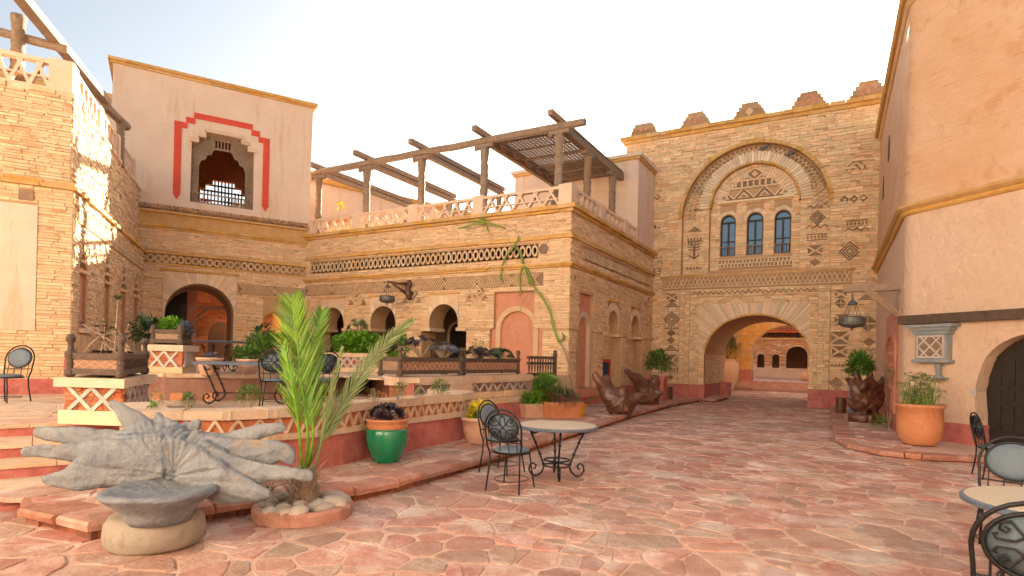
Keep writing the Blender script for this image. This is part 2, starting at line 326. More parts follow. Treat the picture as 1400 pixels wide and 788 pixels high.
class Stones:
    def __init__(s, parent, mat): s.p = parent; s.mat = mat; s.it = []
    def fill(s, fr, s0, s1, z0, z1, ex=(), inc=None, h=(.06, .1), l=(.2, .5), o=0, pr=(.008, .03), gap=.008):
        z = z0
        while z < z1 - .015:
            hh = R.uniform(*h)
            if z1 - z - hh < h[0] * .5: hh = z1 - z
            a, b = z, min(z1, z + hh)
            iv = [(s0, s1)]
            if inc:
                q = hit(inc, a, b, False)
                iv = [(max(s0, q[0]), min(s1, q[1]))] if q else []
            for e in ex:
                q = hit(e, a, b, True)
                if not q: continue
                nv = []
                for (x, y) in iv:
                    if q[1] <= x or q[0] >= y: nv.append((x, y)); continue
                    if q[0] > x: nv.append((x, q[0]))
                    if q[1] < y: nv.append((q[1], y))
                iv = nv
            for (x, y) in iv:
                t = x
                while t < y - .03:
                    ln = R.uniform(*l); e2 = min(y, t + ln)
                    if y - e2 < l[0] * .6: e2 = y
                    s.it.append((fr, (t + e2) / 2, (a + b) / 2, e2 - t - gap, b - a - gap * .8, o + R.uniform(*pr), R.randrange(6), R.uniform(-.012, .012)))
                    t = e2
            z += hh
    def one(s, fr, c, z, L, H, o, rot=0): s.it.append((fr, c, z, L, H, o, R.randrange(6), rot))
    def mat4(s, it):
        fr, c, z, L, H, o, k, rot = it
        p = V(fr.P(c, z, o)); cr, sr = math.cos(rot), math.sin(rot); up = V((0, 0, 1))
        x = (fr.u * cr + up * sr) * L; y = (up * cr - fr.u * sr) * H; n = fr.n * .035
        m_ = Matrix.Identity(4)
        for i in range(3): m_[i][0] = x[i]; m_[i][1] = y[i]; m_[i][2] = n[i]; m_[i][3] = p[i]
        return m_
    def finish(s, n=300, name='stone'):
        def key(it):
            p = V(it[0].P(it[1], it[2], it[5])); d = depth_of(p); vis = -(p - V((0, 0, EYE))).normalized().dot(it[0].n)
            x = (p.x * RT.x + p.y * RT.y) / d * FPX; y = (p.z - EYE) / d * FPX
            if abs(x) > 705 or y > 495 or y < -300: vis = 0
            return -it[3] * it[4] * max(0, vis) / d ** 2
        s.it.sort(key=key)
        b = org(s.p)
        for it in s.it[:n]:
            o = bpy.data.objects.new(name, umesh(s.mat, it[6])); COL.objects.link(o); o.parent = s.p
            m_ = s.mat4(it)
            for i in range(3): m_[i][3] -= b[i]
            o.matrix_local = m_
        mb = MB()
        for it in s.it[n:]:
            m_ = s.mat4(it); mb.add([m_ @ V(v) for v in UNIT[it[6]].v], UNIT[it[6]].f)
        if mb.v: put('stone_courses', mb, s.mat, s.p, kind='stuff')
def ring_stones(fr, c, zc, r0, r1, a0, a1, n, o0, o1, ab=1.0, clip=None, j=.006):
    """radial stones of an arch; ab: height/width of the ellipse; clip: rectangle (s0,s1,z1) that ends the stones"""
    mb = MB()
    for i in range(n):
        t0 = a0 + (a1 - a0) * (i + .06) / n; t1 = a0 + (a1 - a0) * (i + .94) / n
        def pt(t, r, rb): return (c - r * math.cos(t), zc + rb * math.sin(t))
        oo = o1 + R.uniform(-j, j)
        re = r1 + (R.uniform(-.03, .03) if not clip else 0)
        q = []
        for t, rr, out in ((t0, r0, 0), (t1, r0, 0), (t1, re, 1), (t0, re, 1)):
            if out:
                b0 = pt(t, r0, r0 * ab); dx, dz = -math.cos(t), math.sin(t); k = re - r0
                if clip:
                    if dx < 0: k = min(k, (clip[0] - b0[0]) / dx)
                    if dx > 0: k = min(k, (clip[1] - b0[0]) / dx)
                    if dz > 1e-6: k = min(k, (clip[2] - b0[1]) / dz)
                q.append((b0[0] + dx * k, b0[1] + dz * k))
            else: q.append(pt(t, r0, r0 * ab))
        mb.prism(q, fr.P, o0, oo)
    return mb
def flatbar(mb, fr, a, b, w, o0, o1):
    dx, dz = b[0] - a[0], b[1] - a[1]; L = math.hypot(dx, dz); nx, nz = -dz / L * w / 2, dx / L * w / 2
    mb.prism([(a[0] + nx, a[1] + nz), (b[0] + nx, b[1] + nz), (b[0] - nx, b[1] - nz), (a[0] - nx, a[1] - nz)], fr.P, o0, o1)
def diamond(mb, fr, c, z, a, b, o0, o1): mb.prism([(c - a, z), (c, z + b), (c + a, z), (c, z - b)], fr.P, o0, o1)
def tri(mb, fr, c, z, a, h, o0, o1): mb.prism([(c - a, z), (c, z + h), (c + a, z)], fr.P, o0, o1)
def G(px, py, z):        # where the line of sight through a photo point meets level z
    dx, dy = px - 700, 489 - py; u = dx * math.cos(ROLL) - dy * math.sin(ROLL); v = dx * math.sin(ROLL) + dy * math.cos(ROLL)
    r_ = FWD + RT * (u / FPX) + UP * (v / FPX); k = (z - EYE) / r_.z; return V((0, 0, EYE)) + r_ * k
def GD(px, py, d):       # point at depth d along the line of sight
    dx, dy = px - 700, 489 - py; u = dx * math.cos(ROLL) - dy * math.sin(ROLL); v = dx * math.sin(ROLL) + dy * math.cos(ROLL)
    return V((0, 0, EYE)) + (FWD + RT * (u / FPX) + UP * (v / FPX)) * d
def hslab(mb, poly, z0, z1):
    class H:
        def P(s, a, b, o=0): return (a, b, o)
    return mb.slab(H(), [[(p[0], p[1]) for p in poly]], z1, z0)
# ============================================================ ground
mb = MB(); mb.add([(-300, -300, -.009), (300, -300, -.009), (300, 300, -.009), (-300, 300, -.009)], [(0, 1, 2, 3)])
ground = put('ground', mb, 'joint', kind='structure')
def clip_half(poly, p, n):
    out = []
    for i in range(len(poly)):
        a, b = poly[i], poly[(i + 1) % len(poly)]
        da = (a[0] - p[0]) * n[0] + (a[1] - p[1]) * n[1]; db = (b[0] - p[0]) * n[0] + (b[1] - p[1]) * n[1]
        if da <= 0: out.append(a)
        if (da < 0 < db) or (db < 0 < da):
            t = da / (da - db); out.append((a[0] + (b[0] - a[0]) * t, a[1] + (b[1] - a[1]) * t))
    return out
def voronoi(x0, x1, y0, y1, st, jit, seed, sy=1.0):
    r = random.Random(seed); nx, ny = int((x1 - x0) / st) + 1, int((y1 - y0) / (st * sy)) + 1; g = {}
    for i in range(-2, nx + 2):
        for j in range(-2, ny + 2):
            if r.random() < .26: continue
            g[(i, j)] = (x0 + (i + .5 + r.uniform(-jit, jit) + (.5 if j % 2 else 0)) * st, y0 + (j + .5 + r.uniform(-jit, jit)) * st * sy)
    cells = []
    for (i, j), p in g.items():
        if not (0 <= i < nx and 0 <= j < ny): continue
        poly = [(p[0] - st * 1.6, p[1] - st * 1.6), (p[0] + st * 1.6, p[1] - st * 1.6), (p[0] + st * 1.6, p[1] + st * 1.6), (p[0] - st * 1.6, p[1] + st * 1.6)]
        for di in range(-3, 4):
            for dj in range(-3, 4):
                q = g.get((i + di, j + dj))
                if q is None or q is p or q == p: continue
                poly = clip_half(poly, ((p[0] + q[0]) / 2, (p[1] + q[1]) / 2), (q[0] - p[0], q[1] - p[1]))
                if len(poly) < 3: break
            if len(poly) < 3: break
        if len(poly) >= 3:
            if r.random() < .38:           # split some stones by a skew chord
                a_ = r.uniform(0, math.pi); nn = (math.cos(a_), math.sin(a_)); q0 = (p[0] + r.uniform(-.08, .08) * st, p[1] + r.uniform(-.08, .08) * st)
                for s_ in (1, -1):
                    h_ = clip_half(poly, q0, (nn[0] * s_, nn[1] * s_))
                    if len(h_) >= 3: cells.append(((sum(x for x, y in h_) / len(h_), sum(y for x, y in h_) / len(h_)), h_))
            else: cells.append((p, poly))
    return cells
def flag(p, poly, z, th, r, gap):
    """an irregular flagstone: rounded corners, bevelled rim, slightly tilted; returns verts (about p) and faces"""
    n = len(poly); q = []
    for i in range(n):
        a, b = poly[i], poly[(i + 1) % n]; L = math.hypot(b[0] - a[0], b[1] - a[1])
        if L < .05: q.append(((a[0] + b[0]) / 2, (a[1] + b[1]) / 2)); continue
        for t in (.17, .5, .83):
            k = r.uniform(-.012, .012) if t == .5 else 0
            q.append((a[0] + (b[0] - a[0]) * t - (b[1] - a[1]) / L * k, a[1] + (b[1] - a[1]) * t + (b[0] - a[0]) / L * k))
    gap = gap * r.choice((.6, .9, 1.2, 1.8))
    rr = sum(math.hypot(x - p[0], y - p[1]) for x, y in q) / len(q); f1 = max(.3, 1 - gap / rr); f2 = max(.25, 1 - (gap + .014) / rr)
    tx, ty = r.uniform(-.01, .01), r.uniform(-.01, .01); dz = r.uniform(-.004, .006)
    o1 = [((x - p[0]) * f1, (y - p[1]) * f1, -th) for x, y in q]; o2 = [(a, b, dz + tx * a + ty * b - .006) for a, b, c in o1]
    o3 = [((x - p[0]) * f2, (y - p[1]) * f2, dz + tx * (x - p[0]) + ty * (y - p[1])) for x, y in q]
    k = len(q); fs = [(i, (i + 1) % k, (i + 1) % k + k, i + k) for i in range(k)] + [(i + k, (i + 1) % k + k, (i + 1) % k + 2 * k, i + 2 * k) for i in range(k)] + [tuple(range(2 * k, 3 * k))]
    return o1 + o2 + o3, fs
def pave(parent, cells, z, th, gap, n_ind, mat, seed, inside=lambda p: True, name='flagstone'):
    r = random.Random(seed); L = []
    for p, poly in cells:
        if not inside(p): continue
        vs, fs = flag(p, poly, z, th, r, gap)
        d = depth_of(p); u = (p[0] * RT.x + p[1] * RT.y) / d * FPX
        ar = abs(sum(poly[i][0] * poly[(i + 1) % len(poly)][1] - poly[(i + 1) % len(poly)][0] * poly[i][1] for i in range(len(poly)))) / 2
        key = ar / d ** 3 if abs(u) < 720 and p[0] * FWD.x + p[1] * FWD.y > 3.6 else 0
        L.append((-key, p, vs, fs))
    L.sort(key=lambda a: a[0]); rest = MB(); base = org(parent)
    for i, (k, p, vs, fs) in enumerate(L):
        if i < n_ind and k < 0:
            me = bpy.data.meshes.new(name); me.from_pydata(vs, [], fs); me.materials.append(M[mat])
            o = bpy.data.objects.new(name, me); COL.objects.link(o); o.parent = parent; o.location = V((p[0], p[1], z)) - base
        else: rest.add([(a + p[0], b + p[1], c + z) for a, b, c in vs], fs)
    if rest.v: put(name + '_paving', rest, mat, parent, kind='stuff')
cells = voronoi(-7.5, 7, .5, 16, .37, .46, 5, .86) + voronoi(-8, 4, 16, 47, .55, .44, 6)
pave(ground, cells, 0, .06, .013, 300, 'flag', 9)

# ============================================================ frames of the walls
GF = Fr((-8, 26), (0, 26))
FF = Fr((-19.33, 16.8), (-7.45, 16.8))
RF = Fr((-7.45, 16.8), (-7.45, 26))
BW = Fr((-22.22, 11.73), (-19.33, 16.8))
LB = Fr((-15.49, 6.67), (-22.22, 11.73))
C_ = LB.O
LFu = V((.507, .862, 0)); _o = C_ - LFu * 5
LF = Fr((_o.x, _o.y), (C_.x, C_.y))
C1 = (1.24, 16.31)
RBF = Fr(C1, (1.24 + .741 * 6, 16.31 - .671 * 6))
RBL = Fr((1.12, 26.2), C1)

# ============================================================ gatehouse
def gatehouse():
    g = thing('gatehouse', 'tall sandstone gatehouse with big blind arch, three windows and arched gateway', 'building', (-3.1, 26, 0))
    a0, a1, asp, ab = 2.85, 6.90, 2.05, 1.66
    gate = [(a0, 0)] + arch(a0, a1, asp, ab, 28) + [(a1, 0)]
    b0, b1, bsp = 1.78, 7.50, 7.96; i0, i1, isp = 2.90, 6.44, 8.34
    big = [(b0, 5.5)] + arch(b0, b1, bsp, 2.86, 36) + [(b1, 5.5)]
    inn = [(i0, 5.62)] + arch(i0, i1, isp, 1.77, 30) + [(i1, 5.62)]
    wins = [(3.33, 3.94), (4.40, 5.03), (5.48, 6.09)]
    wz0, wsp = 6.27, 7.74
    L, Rr, T = -.85, 9.6, 11.62
    # core, five metres deep, gate vault through it
    mb = MB(); wh = [[(x0, wz0)] + arch(x0, x1, wsp, (x1 - x0) / 2, 12) + [(x1, wz0)] for x0, x1 in wins]
    out = [(L, 0)] + gate + [(Rr, 0), (Rr, T), (L, T)]
    mb.slab(GF, [out], -.65, -5.0)
    mb2 = MB(); mb2.slab(GF, [[(i0 - .3, 5.4), (i1 + .3, 5.4), (i1 + .3, 10.3), (i0 - .3, 10.3)]] + wh, -.45, -.648)
    lay = MB(); lay.slab(GF, [[(L, 0)] + gate + [(Rr, 0), (Rr, T), (L, T)], [(b0, 5.5)] + arch(b0, b1, bsp, 2.86, 36) + [(b1, 5.5)], ], 0, -.25)
    lay2 = MB(); lay2.slab(GF, [[(b0 - .2, 5.3), (b1 + .2, 5.3), (b1 + .2, 10.95), (b0 - .2, 10.95)], inn], -.252, -.448)
    lay3 = MB(); lay3.slab(GF, [[(L + .01, .01)] + gate + [(Rr - .01, .01), (Rr - .01, 5.29), (L + .01, 5.29)]], -.252, -.648)
    core = put('wall', mb, 'mortar', g); put('outer_wall_face', lay, 'mortar', g); put('arch_recess', lay2, 'mortar', g); put('window_wall', mb2, 'mortar', g); put('lower_wall', lay3, 'mortar', g)
    # coursed stones
    S = Stones(g, 'gstone')
    EXB = ('a', b0, b1, 5.46, bsp, 2.88); FRZ = ('r', .98, 8.3, 4.83, 5.46); POR = ('r', 1.75, 7.60, 0, 4.84)
    S.fill(GF, L, Rr, 5.46, T, [EXB], h=(.075, .135), l=(.2, .62), pr=(.0, .05))
    S.fill(GF, L, Rr, .72, 5.46, [FRZ, POR], h=(.06, .095), l=(.18, .5), pr=(.0, .03))
    # blind-arch jambs (first recess) and inside the inner arch
    S.fill(GF, b0, b1, 5.5, 10.8, [('a', i0 - .42, i1 + .42, 5.4, isp, 2.2)], inc=('a', b0, b1, 5.3, bsp, 2.2), h=(.08, .12), l=(.16, .4), o=-.25, pr=(.0, .02))
    S.fill(GF, i0 - .42, i1 + .42, 5.5, isp, [('r', i0, i1, 5.5, 9)], h=(.08, .13), l=(.2, .42), o=-.25, pr=(.02, .04))
    wex = [('r', x0 - .02, x1 + .02, wz0 - .04, 8.5) for x0, x1 in wins]
    S.fill(GF, i0, i1, 5.55, 8.62, wex + [('r', 3.3, 6.15, 5.72, 6.12)], h=(.08, .13), l=(.2, .45), o=-.45, pr=(.0, .03))
    # portal pilasters
    for x0, x1 in ((1.77, 2.21), (7.16, 7.58)): S.fill(GF, x0, x1, .72, 4.83, [], h=(.07, .11), l=(.15, .3), o=.05, pr=(0, .02))
    S.fill(GF, 2.21, 7.16, 4.5, 4.83, [], h=(.07, .1), l=(.2, .5), o=.03, pr=(0, .02))
    for x0, x1 in ((2.21, 2.60), (6.86, 7.16)): S.fill(GF, x0, x1, .72, 4.18, [], h=(.07, .11), l=(.15, .3), o=.0, pr=(0, .02))
    S.fill(GF, 2.21, 7.16, 4.18, 4.48, [], h=(.07, .1), l=(.2, .5), o=0., pr=(0, .02))
    # passage jambs
    pj = Fr((-8 + a0, 26.26), (-8 + a0, 31)); S.fill(pj, .0, 4.7, .72, asp, [], h=(.08, .12), l=(.25, .5), pr=(0, .02))
    S.finish(300)
    # masonry of arches
    put('outer_arch_band', ring_stones(GF, 4.64, bsp, 2.86, 3.0, 0, math.pi, 42, -.2, .07), 'cornice', g)
    mb = MB()
    for k in range(46):                     # lattice ring of crossed bricks
        t = math.pi * (k + .5) / 46; dt = math.pi / 46 * .55
        for sg in (-1, 1):
            p = [(4.64 - r_ * math.cos(t + sg * dt * q), bsp + r_ * math.sin(t + sg * dt * q)) for r_, q in ((2.36, -1), (2.78, 1))]
            flatbar(mb, GF, p[0], p[1], .05, -.26, -.17)
    put('lattice_ring', mb, 'relief', g)
    mb = MB(); mb.slab(GF, [[(4.64 - 2.8 * math.cos(math.pi * (.14 + .72 * i / 30)), bsp + 2.8 * math.sin(math.pi * (.14 + .72 * i / 30))) for i in range(31)] + [(4.64 - 2.34 * math.cos(math.pi * (.86 - .72 * i / 30)), bsp + 2.34 * math.sin(math.pi * (.86 - .72 * i / 30))) for i in range(31)]], -.235, -.26)
    put('ring_ground', mb, 'brown', g)
    put('inner_arch_voussoirs', ring_stones(GF, 4.67, isp, 1.78, 2.2, 0, math.pi, 52, -.3, -.15), 'voussoir', g)
    put('inner_arch_edge', ring_stones(GF, 4.67, isp, 1.70, 1.79, 0, math.pi, 34, -.46, -.12), 'cornice', g)
    put('fan_stones', ring_stones(GF, 4.67, isp + .1, 1.15, 1.68, .12, math.pi - .12, 30, -.46, -.40), 'voussoir', g)
    # tympanum ornament
    mb = MB(); md = MB(); zt = 8.66
    mb.fbox(GF, 3.15, 6.2, 8.55, 8.63, -.46, -.36)
    for k in range(11): mb.fbox(GF, 3.42 + k * .235, 3.50 + k * .235, 9.18, 9.40, -.46, -.37)
    mb.fbox(GF, 3.30, 6.05, 9.40, 9.46, -.46, -.35); mb.fbox(GF, 3.42, 5.95, 9.10, 9.16, -.46, -.36); md.fbox(GF, 3.36, 6.0, 9.16, 9.40, -.46, -.43)
    for c in (3.45, 4.25, 5.06, 5.86):
        for q in range(3):
            tri(md if q % 2 == 0 else mb, GF, c, zt + .02 + q * .03, .36 - q * .12, .4 - q * .14, -.45, -.41 + q * .012)
    for c in (3.85, 4.65, 5.46):
        for sg in (-1, 1): flatbar(mb, GF, (c, zt + .03), (c + sg * .36, zt + .42), .05, -.45, -.37)
    for q, (a, b) in enumerate(((.62, .30), (.40, .22), (.2, .14))): diamond((mb, md, mb)[q], GF, 4.67, 9.68, a * .7, b, -.45, -.40 + q * .015)
    for sg in (-1, 1):
        flatbar(mb, GF, (4.67 + sg * 1.1, 9.5), (4.67, 10.02), .05, -.45, -.38); flatbar(mb, GF, (4.67 + sg * .8, 9.5), (4.67, 9.9), .04, -.45, -.385)
    mb.fbox(GF, 4.55, 4.8, 9.95, 10.1, -.46, -.34)
    put('tympanum_relief', mb, 'stone', g); put('tympanum_inlay', md, 'brown', g)
    # dentil rows under the windows
    mb = MB(); md = MB(); md.fbox(GF, 3.3, 6.15, 5.72, 6.12, -.46, -.44)
    for r_ in range(3):
        mb.fbox(GF, 3.3, 6.15, 5.74 + r_ * .17, 5.775 + r_ * .17, -.46, -.37)
        for k in range(20):
            if r_ < 2: mb.fbox(GF, 3.33 + k * .142 + (r_ % 2) * .05, 3.40 + k * .142 + (r_ % 2) * .05, 5.78 + r_ * .17, 5.90 + r_ * .17, -.46, -.38)
    put('dentil_row', mb, 'stone', g); put('dentil_ground', md, 'brown', g)
    # windows
    for x0, x1 in wins:
        c, hw = (x0 + x1) / 2, (x1 - x0) / 2
        wdw = MB(); f = .045
        wdw.slab(GF, [[(x0, wz0)] + arch(x0, x1, wsp, hw, 12) + [(x1, wz0)], [(x0 + f, wz0 + f)] + arch(x0 + f, x1 - f, wsp, hw - f, 12) + [(x1 - f, wz0 + f)]], -.56, -.62)
        W = put('window', wdw, 'dwood_shade', g)
        mm = MB(); mm.fbox(GF, c - .035, c + .035, wz0 + f, wsp - .04, -.622, -.575); mm.fbox(GF, x0 + f, x1 - f, wsp - .04, wsp + .03, -.622, -.57); mm.fbox(GF, x0 + f, x1 - f, wz0 + .62, wz0 + .66, -.618, -.585)
        put('glazing_bar', mm, 'dwood_shade', W)
        p = MB(); p.slab(GF, [[(x0 + .01, wz0 + .01)] + arch(x0 + .01, x1 - .01, wsp, hw - .01, 12) + [(x1 - .01, wz0 + .01)]], -.625, -.632); put('pane', p, 'glass', W)
        rl = MB()
        for k in range(6): rl.fbox(GF, x0 + .03 + k * .1, x0 + .05 + k * .1, wz0, wz0 + .38, -.50, -.48)
        rl.fbox(GF, x0, x1, wz0 + .38, wz0 + .41, -.51, -.47); put('window_rail', rl, 'wood', W)
        put('window_head', ring_stones(GF, c, wsp + .02, hw + .02, hw + .15, 0, math.pi, 11, -.47, -.43), 'voussoir', g)
        e = MB(); e.fbox(GF, x0 - .06, x1 + .06, 8.47, 8.53, -.46, -.38); put('window_hood', e, 'cornice', g)
    # top cornice
    gp = [GF.P(L, 0)[:2], GF.P(Rr, 0)[:2]]; gp = [(gp[0][0], 31)] + gp
    put('cornice', band(gp, .10, T, T + .14), 'cornice', g); put('cornice', band(gp, .22, T + .14, T + .30), 'cornice', g)
    mb = MB(); mb.box(-8 + L, -8 + Rr, 26.0, 31, T, T + .28); put('roof', mb, 'mortar', g)
    # merlons
    for i, (c, wd) in enumerate(((-.05, .62), (2.25, .62), (4.46, .62), (6.66, .62), (8.70, .62))):
        mb = MB(); z = T + .31; st = [(1, .17), (.86, .17), (.70, .15), (.52, .14)]
        if i == 0: st = [(.95, .12), (.9, .15), (.8, .15), (.66, .12)]
        for k, (f, h) in enumerate(st):
            mb.fbox(GF, c - wd * f, c + wd * f * (1 if i else .95), z, z + h, -.35, .05, .008); z += h
        mr = put('merlon', mb, 'merlon', g)
        mb = MB(); zz = T + .36
        if i in (0, 2):
            if i: diamond(mb, GF, c, zz + .18, .17, .17, .04, .075)
            else: diamond(mb, GF, c - .1, zz + .2, .08, .1, .04, .075); diamond(mb, GF, c + .12, zz + .2, .08, .1, .04, .075)
        else:
            for sg in (-1, 1): flatbar(mb, GF, (c, zz + .47), (c + sg * .26, zz + .20), .05, .04, .075); flatbar(mb, GF, (c + sg * .26, zz + .20), (c + sg * .16, zz + .04), .05, .04, .075)
            diamond(mb, GF, c, zz + .17, .09, .13, .04, .076)
        put('merlon_inlay', mb, 'terra' if i != 2 else 'pale', mr)
    # frieze above the gate
    put('frieze_ledge', band([GF.P(1.0, 0)[:2], GF.P(8.28, 0)[:2]], .12, 5.37, 5.44, back=-.05), 'cornice', g)
    mb = MB(); md = MB(); md.fbox(GF, 1.05, 8.22, 4.86, 5.37, -.05, .005)
    n = 42; st = (8.22 - 1.05) / n
    for k in range(n):
        x = 1.05 + k * st
        flatbar(mb, GF, (x, 4.95), (x + st, 5.33), .05, -.02, .05); flatbar(mb, GF, (x + st, 4.95), (x, 5.33), .05, -.02, .053)
    mb.fbox(GF, 1.05, 8.22, 4.88, 4.95, -.04, .07, 0); mb.fbox(GF, 1.05, 8.22, 5.325, 5.375, -.04, .06, 0)
    put('frieze_lattice', mb, 'relief', g); put('frieze_ground', md, 'ringbg', g)
    mb = MB(); n = 44
    for k in range(n):
        x = 2.3 + k * (7.1 - 2.3) / n; flatbar(mb, GF, (x, 4.72 if k % 2 else 4.60), (x + (7.1 - 2.3) / n, 4.60 if k % 2 else 4.72), .03, .03, .075)
    put('zigzag_course', mb, 'brown', g)
    put('gate_voussoirs', ring_stones(GF, (a0 + a1) / 2, asp, (a1 - a0) / 2 + .01, 3.4, .0, math.pi, 104, -.3, .022, ab / ((a1 - a0) / 2), clip=(2.60, 6.88, 4.18), j=.012), 'voussoir', g)
    put('gate_arch_edge', ring_stones(GF, (a0 + a1) / 2, asp, (a1 - a0) / 2 - .05, (a1 - a0) / 2 + .03, 0, math.pi, 40, -.3, .05, ab / ((a1 - a0) / 2)), 'cornice', g)
    mb = MB()
    for x0, x1 in ((2.60, 2.86), (6.885, 7.1)): pass
    S2 = Stones(g, 'gstone')
    S2.fill(GF, 2.60, 2.85, .72, asp, [], h=(.07, .11), l=(.12, .25), o=.01, pr=(0, .02)); S2.fill(GF, 6.90, 7.0, .72, asp, [], h=(.07, .11), l=(.1, .2), o=.01, pr=(0, .02))
    for it in S2.it: pass
    mbs = MB()
    for it in S2.it:
        m_ = S2.mat4(it); mbs.add([m_ @ V(v) for v in UNIT[it[6]].v], UNIT[it[6]].f)
    put('gate_jamb_stones', mbs, 'gstone', g)
    # red plinth
    mb = MB()
    for x0, x1, o in ((-.86, 1.07, .03), (1.07, 1.76, .05), (1.76, 2.22, .10), (2.22, 2.61, .05), (2.61, 2.83, .03), (6.92, 7.15, .03), (7.15, 7.59, .10), (7.59, 9.6, .05)):
        mb = MB(); mb.fbox(GF, x0, x1, 0, .70, -.1, o); put('plinth', mb, 'redp', g)
    mb = MB(); mb.box(-8 + a0 - .1, -8 + a0 + .035, 25.99, 31.0, 0, .72); put('passage_plinth', mb, 'redp', g); mb = MB(); mb.box(-8 + a1 - .035, -8 + a1 + .1, 25.99, 31.0, 0, .72)
    put('passage_plinth', mb, 'redp', g); mb = MB(); mb.box(-8 + a0 + .036, -8 + a0 + .38, 29.6, 30.9, 0, .7)
    put('passage_block', mb, 'redp', g)
    # brown stone motifs
    mt = {}
    def motif(kind, c, z, s):
        b = MB(); a, bb = .0, .035
        if kind == 'dia':
            for q in range(3):
                f = 1 - q * .3; e = f - .17
                b.slab(GF, [[(c - s * f, z), (c, z + s * f), (c + s * f, z), (c, z - s * f)], [(c - s * e, z), (c, z + s * e), (c + s * e, z), (c, z - s * e)]], bb + .012, -.03)
        elif kind == 'solid': diamond(b, GF, c, z, s, s * .8, -.03, bb)
        elif kind == 'cross':
            for dx, dz in ((-1, -1), (1, -1), (1, 1), (-1, 1)):
                b.prism([(c + dx * .05 * s, z + dz * .08 * s), (c + dx * s, z + dz * .08 * s), (c + dx * .05 * s, z + dz * s)], GF.P, -.03, bb)
        elif kind == 'tri':
            for q in range(4): b.fbox(GF, c - s * (1 - q * .25), c + s * (1 - q * .25), z + q * s * .2, z + q * s * .2 + s * .14, -.03, bb)
        elif kind == 'hour':
            for sg in (-1, 1): b.prism([(c - s, z + sg * s * .8), (c + s, z + sg * s * .8), (c, z + sg * .03)], GF.P, -.03, bb)
            for sg in (-1, 1): b.prism([(c + sg * s * 1.0, z - s * .45), (c + sg * s * .35, z), (c + sg * s * 1.0, z + s * .45)], GF.P, -.03, bb)
        elif kind == 'row':
            n = 5
            for k in range(n):
                x = c - s + (k + .5) * 2 * s / n; tri(b, GF, x, z, s / n * .9, s * .36, -.03, bb)
        elif kind == 'lat':
            n = 6
            for k in range(n):
                x = c - s + k * 2 * s / n
                diamond(b, GF, x + s / n, z, s / n * .62, s * .22, -.03, bb)
            b.fbox(GF, c - s, c + s, z + s * .26, z + s * .34, -.03, bb); b.fbox(GF, c - s, c + s, z - s * .34, z - s * .26, -.03, bb)
        elif kind == 'chain':
            for k in (-1, 0, 1):
                cc = c + k * s * .62; e = s * .30
                b.slab(GF, [[(cc - e, z), (cc, z + e), (cc + e, z), (cc, z - e)], [(cc - e * .5, z), (cc, z + e * .5), (cc + e * .5, z), (cc, z - e * .5)]], bb, -.03)
        elif kind == 'palm':
            b.fbox(GF, c - s * .1, c + s * .1, z - s * .8, z + s * .6, -.03, bb)
            for sg in (-1, 1):
                for q in range(3): flatbar(b, GF, (c, z + s * (.6 - q * .28)), (c + sg * s * .6, z + s * (.85 - q * .28) - .04), s * .13, -.03, bb)
                flatbar(b, GF, (c, z - s * .8), (c + sg * s * .55, z - s * .4), s * .14, -.03, bb)
        elif kind == 'house':
            for sg in (-1, 1): flatbar(b, GF, (c + sg * s, z), (c + sg * s * .8, z + s * .6), s * .16, -.03, bb); flatbar(b, GF, (c + sg * s * .8, z + s * .6), (c, z + s * 1.2), s * .16, -.03, bb); flatbar(b, GF, (c + sg * s * .45, z), (c, z + s * .7), s * .14, -.03, bb)
        elif kind == 'comb':
            b.fbox(GF, c - s, c + s, z - .03, z + .03, -.03, bb)
            for k in range(5): b.fbox(GF, c - s + k * s * .45, c - s + k * s * .45 + s * .2, z + .03, z + s * .5, -.03, bb)
            for k in range(5): b.fbox(GF, c - s + k * s * .45 + s * .1, c - s + k * s * .45 + s * .3, z - s * .4, z - .03, -.03, bb)
        elif kind == 'sign':       # three carved characters
            w_ = s * .12
            for a_, b_ in (((-.9, .3), (-.9, 0)), ((-.9, 0), (-.55, 0)), ((-.5, .35), (-.5, -.4)), ((-.15, .35), (-.15, -.35)), ((-.15, .35), (.2, .3)), ((.22, .3), (.22, -.3)), ((-.15, -.35), (.2, -.3)), ((-.15, 0), (.2, 0)), ((.45, .35), (.9, .35)), ((.5, 0), (.9, 0)), ((.45, -.35), (.9, -.35)), ((.9, .35), (.9, -.35))):
                flatbar(b, GF, (c + a_[0] * s, z + a_[1] * s), (c + b_[0] * s, z + b_[1] * s), w_, -.03, bb)
        elif kind == 'zig':
            n = 6
            for k in range(n): flatbar(b, GF, (c - s + k * 2 * s / n, z + (s * .15 if k % 2 else -s * .15)), (c - s + (k + 1) * 2 * s / n, z + (-s * .15 if k % 2 else s * .15)), s * .11, -.03, bb)
        elif kind == 'steps':
            for k in (0, 2, 3.2, 5, 6.2): b.fbox(GF, c - s + k * s * .28, c - s + k * s * .28 + s * .2, z - s * .2, z + s * .2, -.03, bb)
            b.fbox(GF, c - s * .4, c + s * .9, z - .03, z + .03, -.03, bb * .8)
        return put('stone_motif', b, 'brown', g)
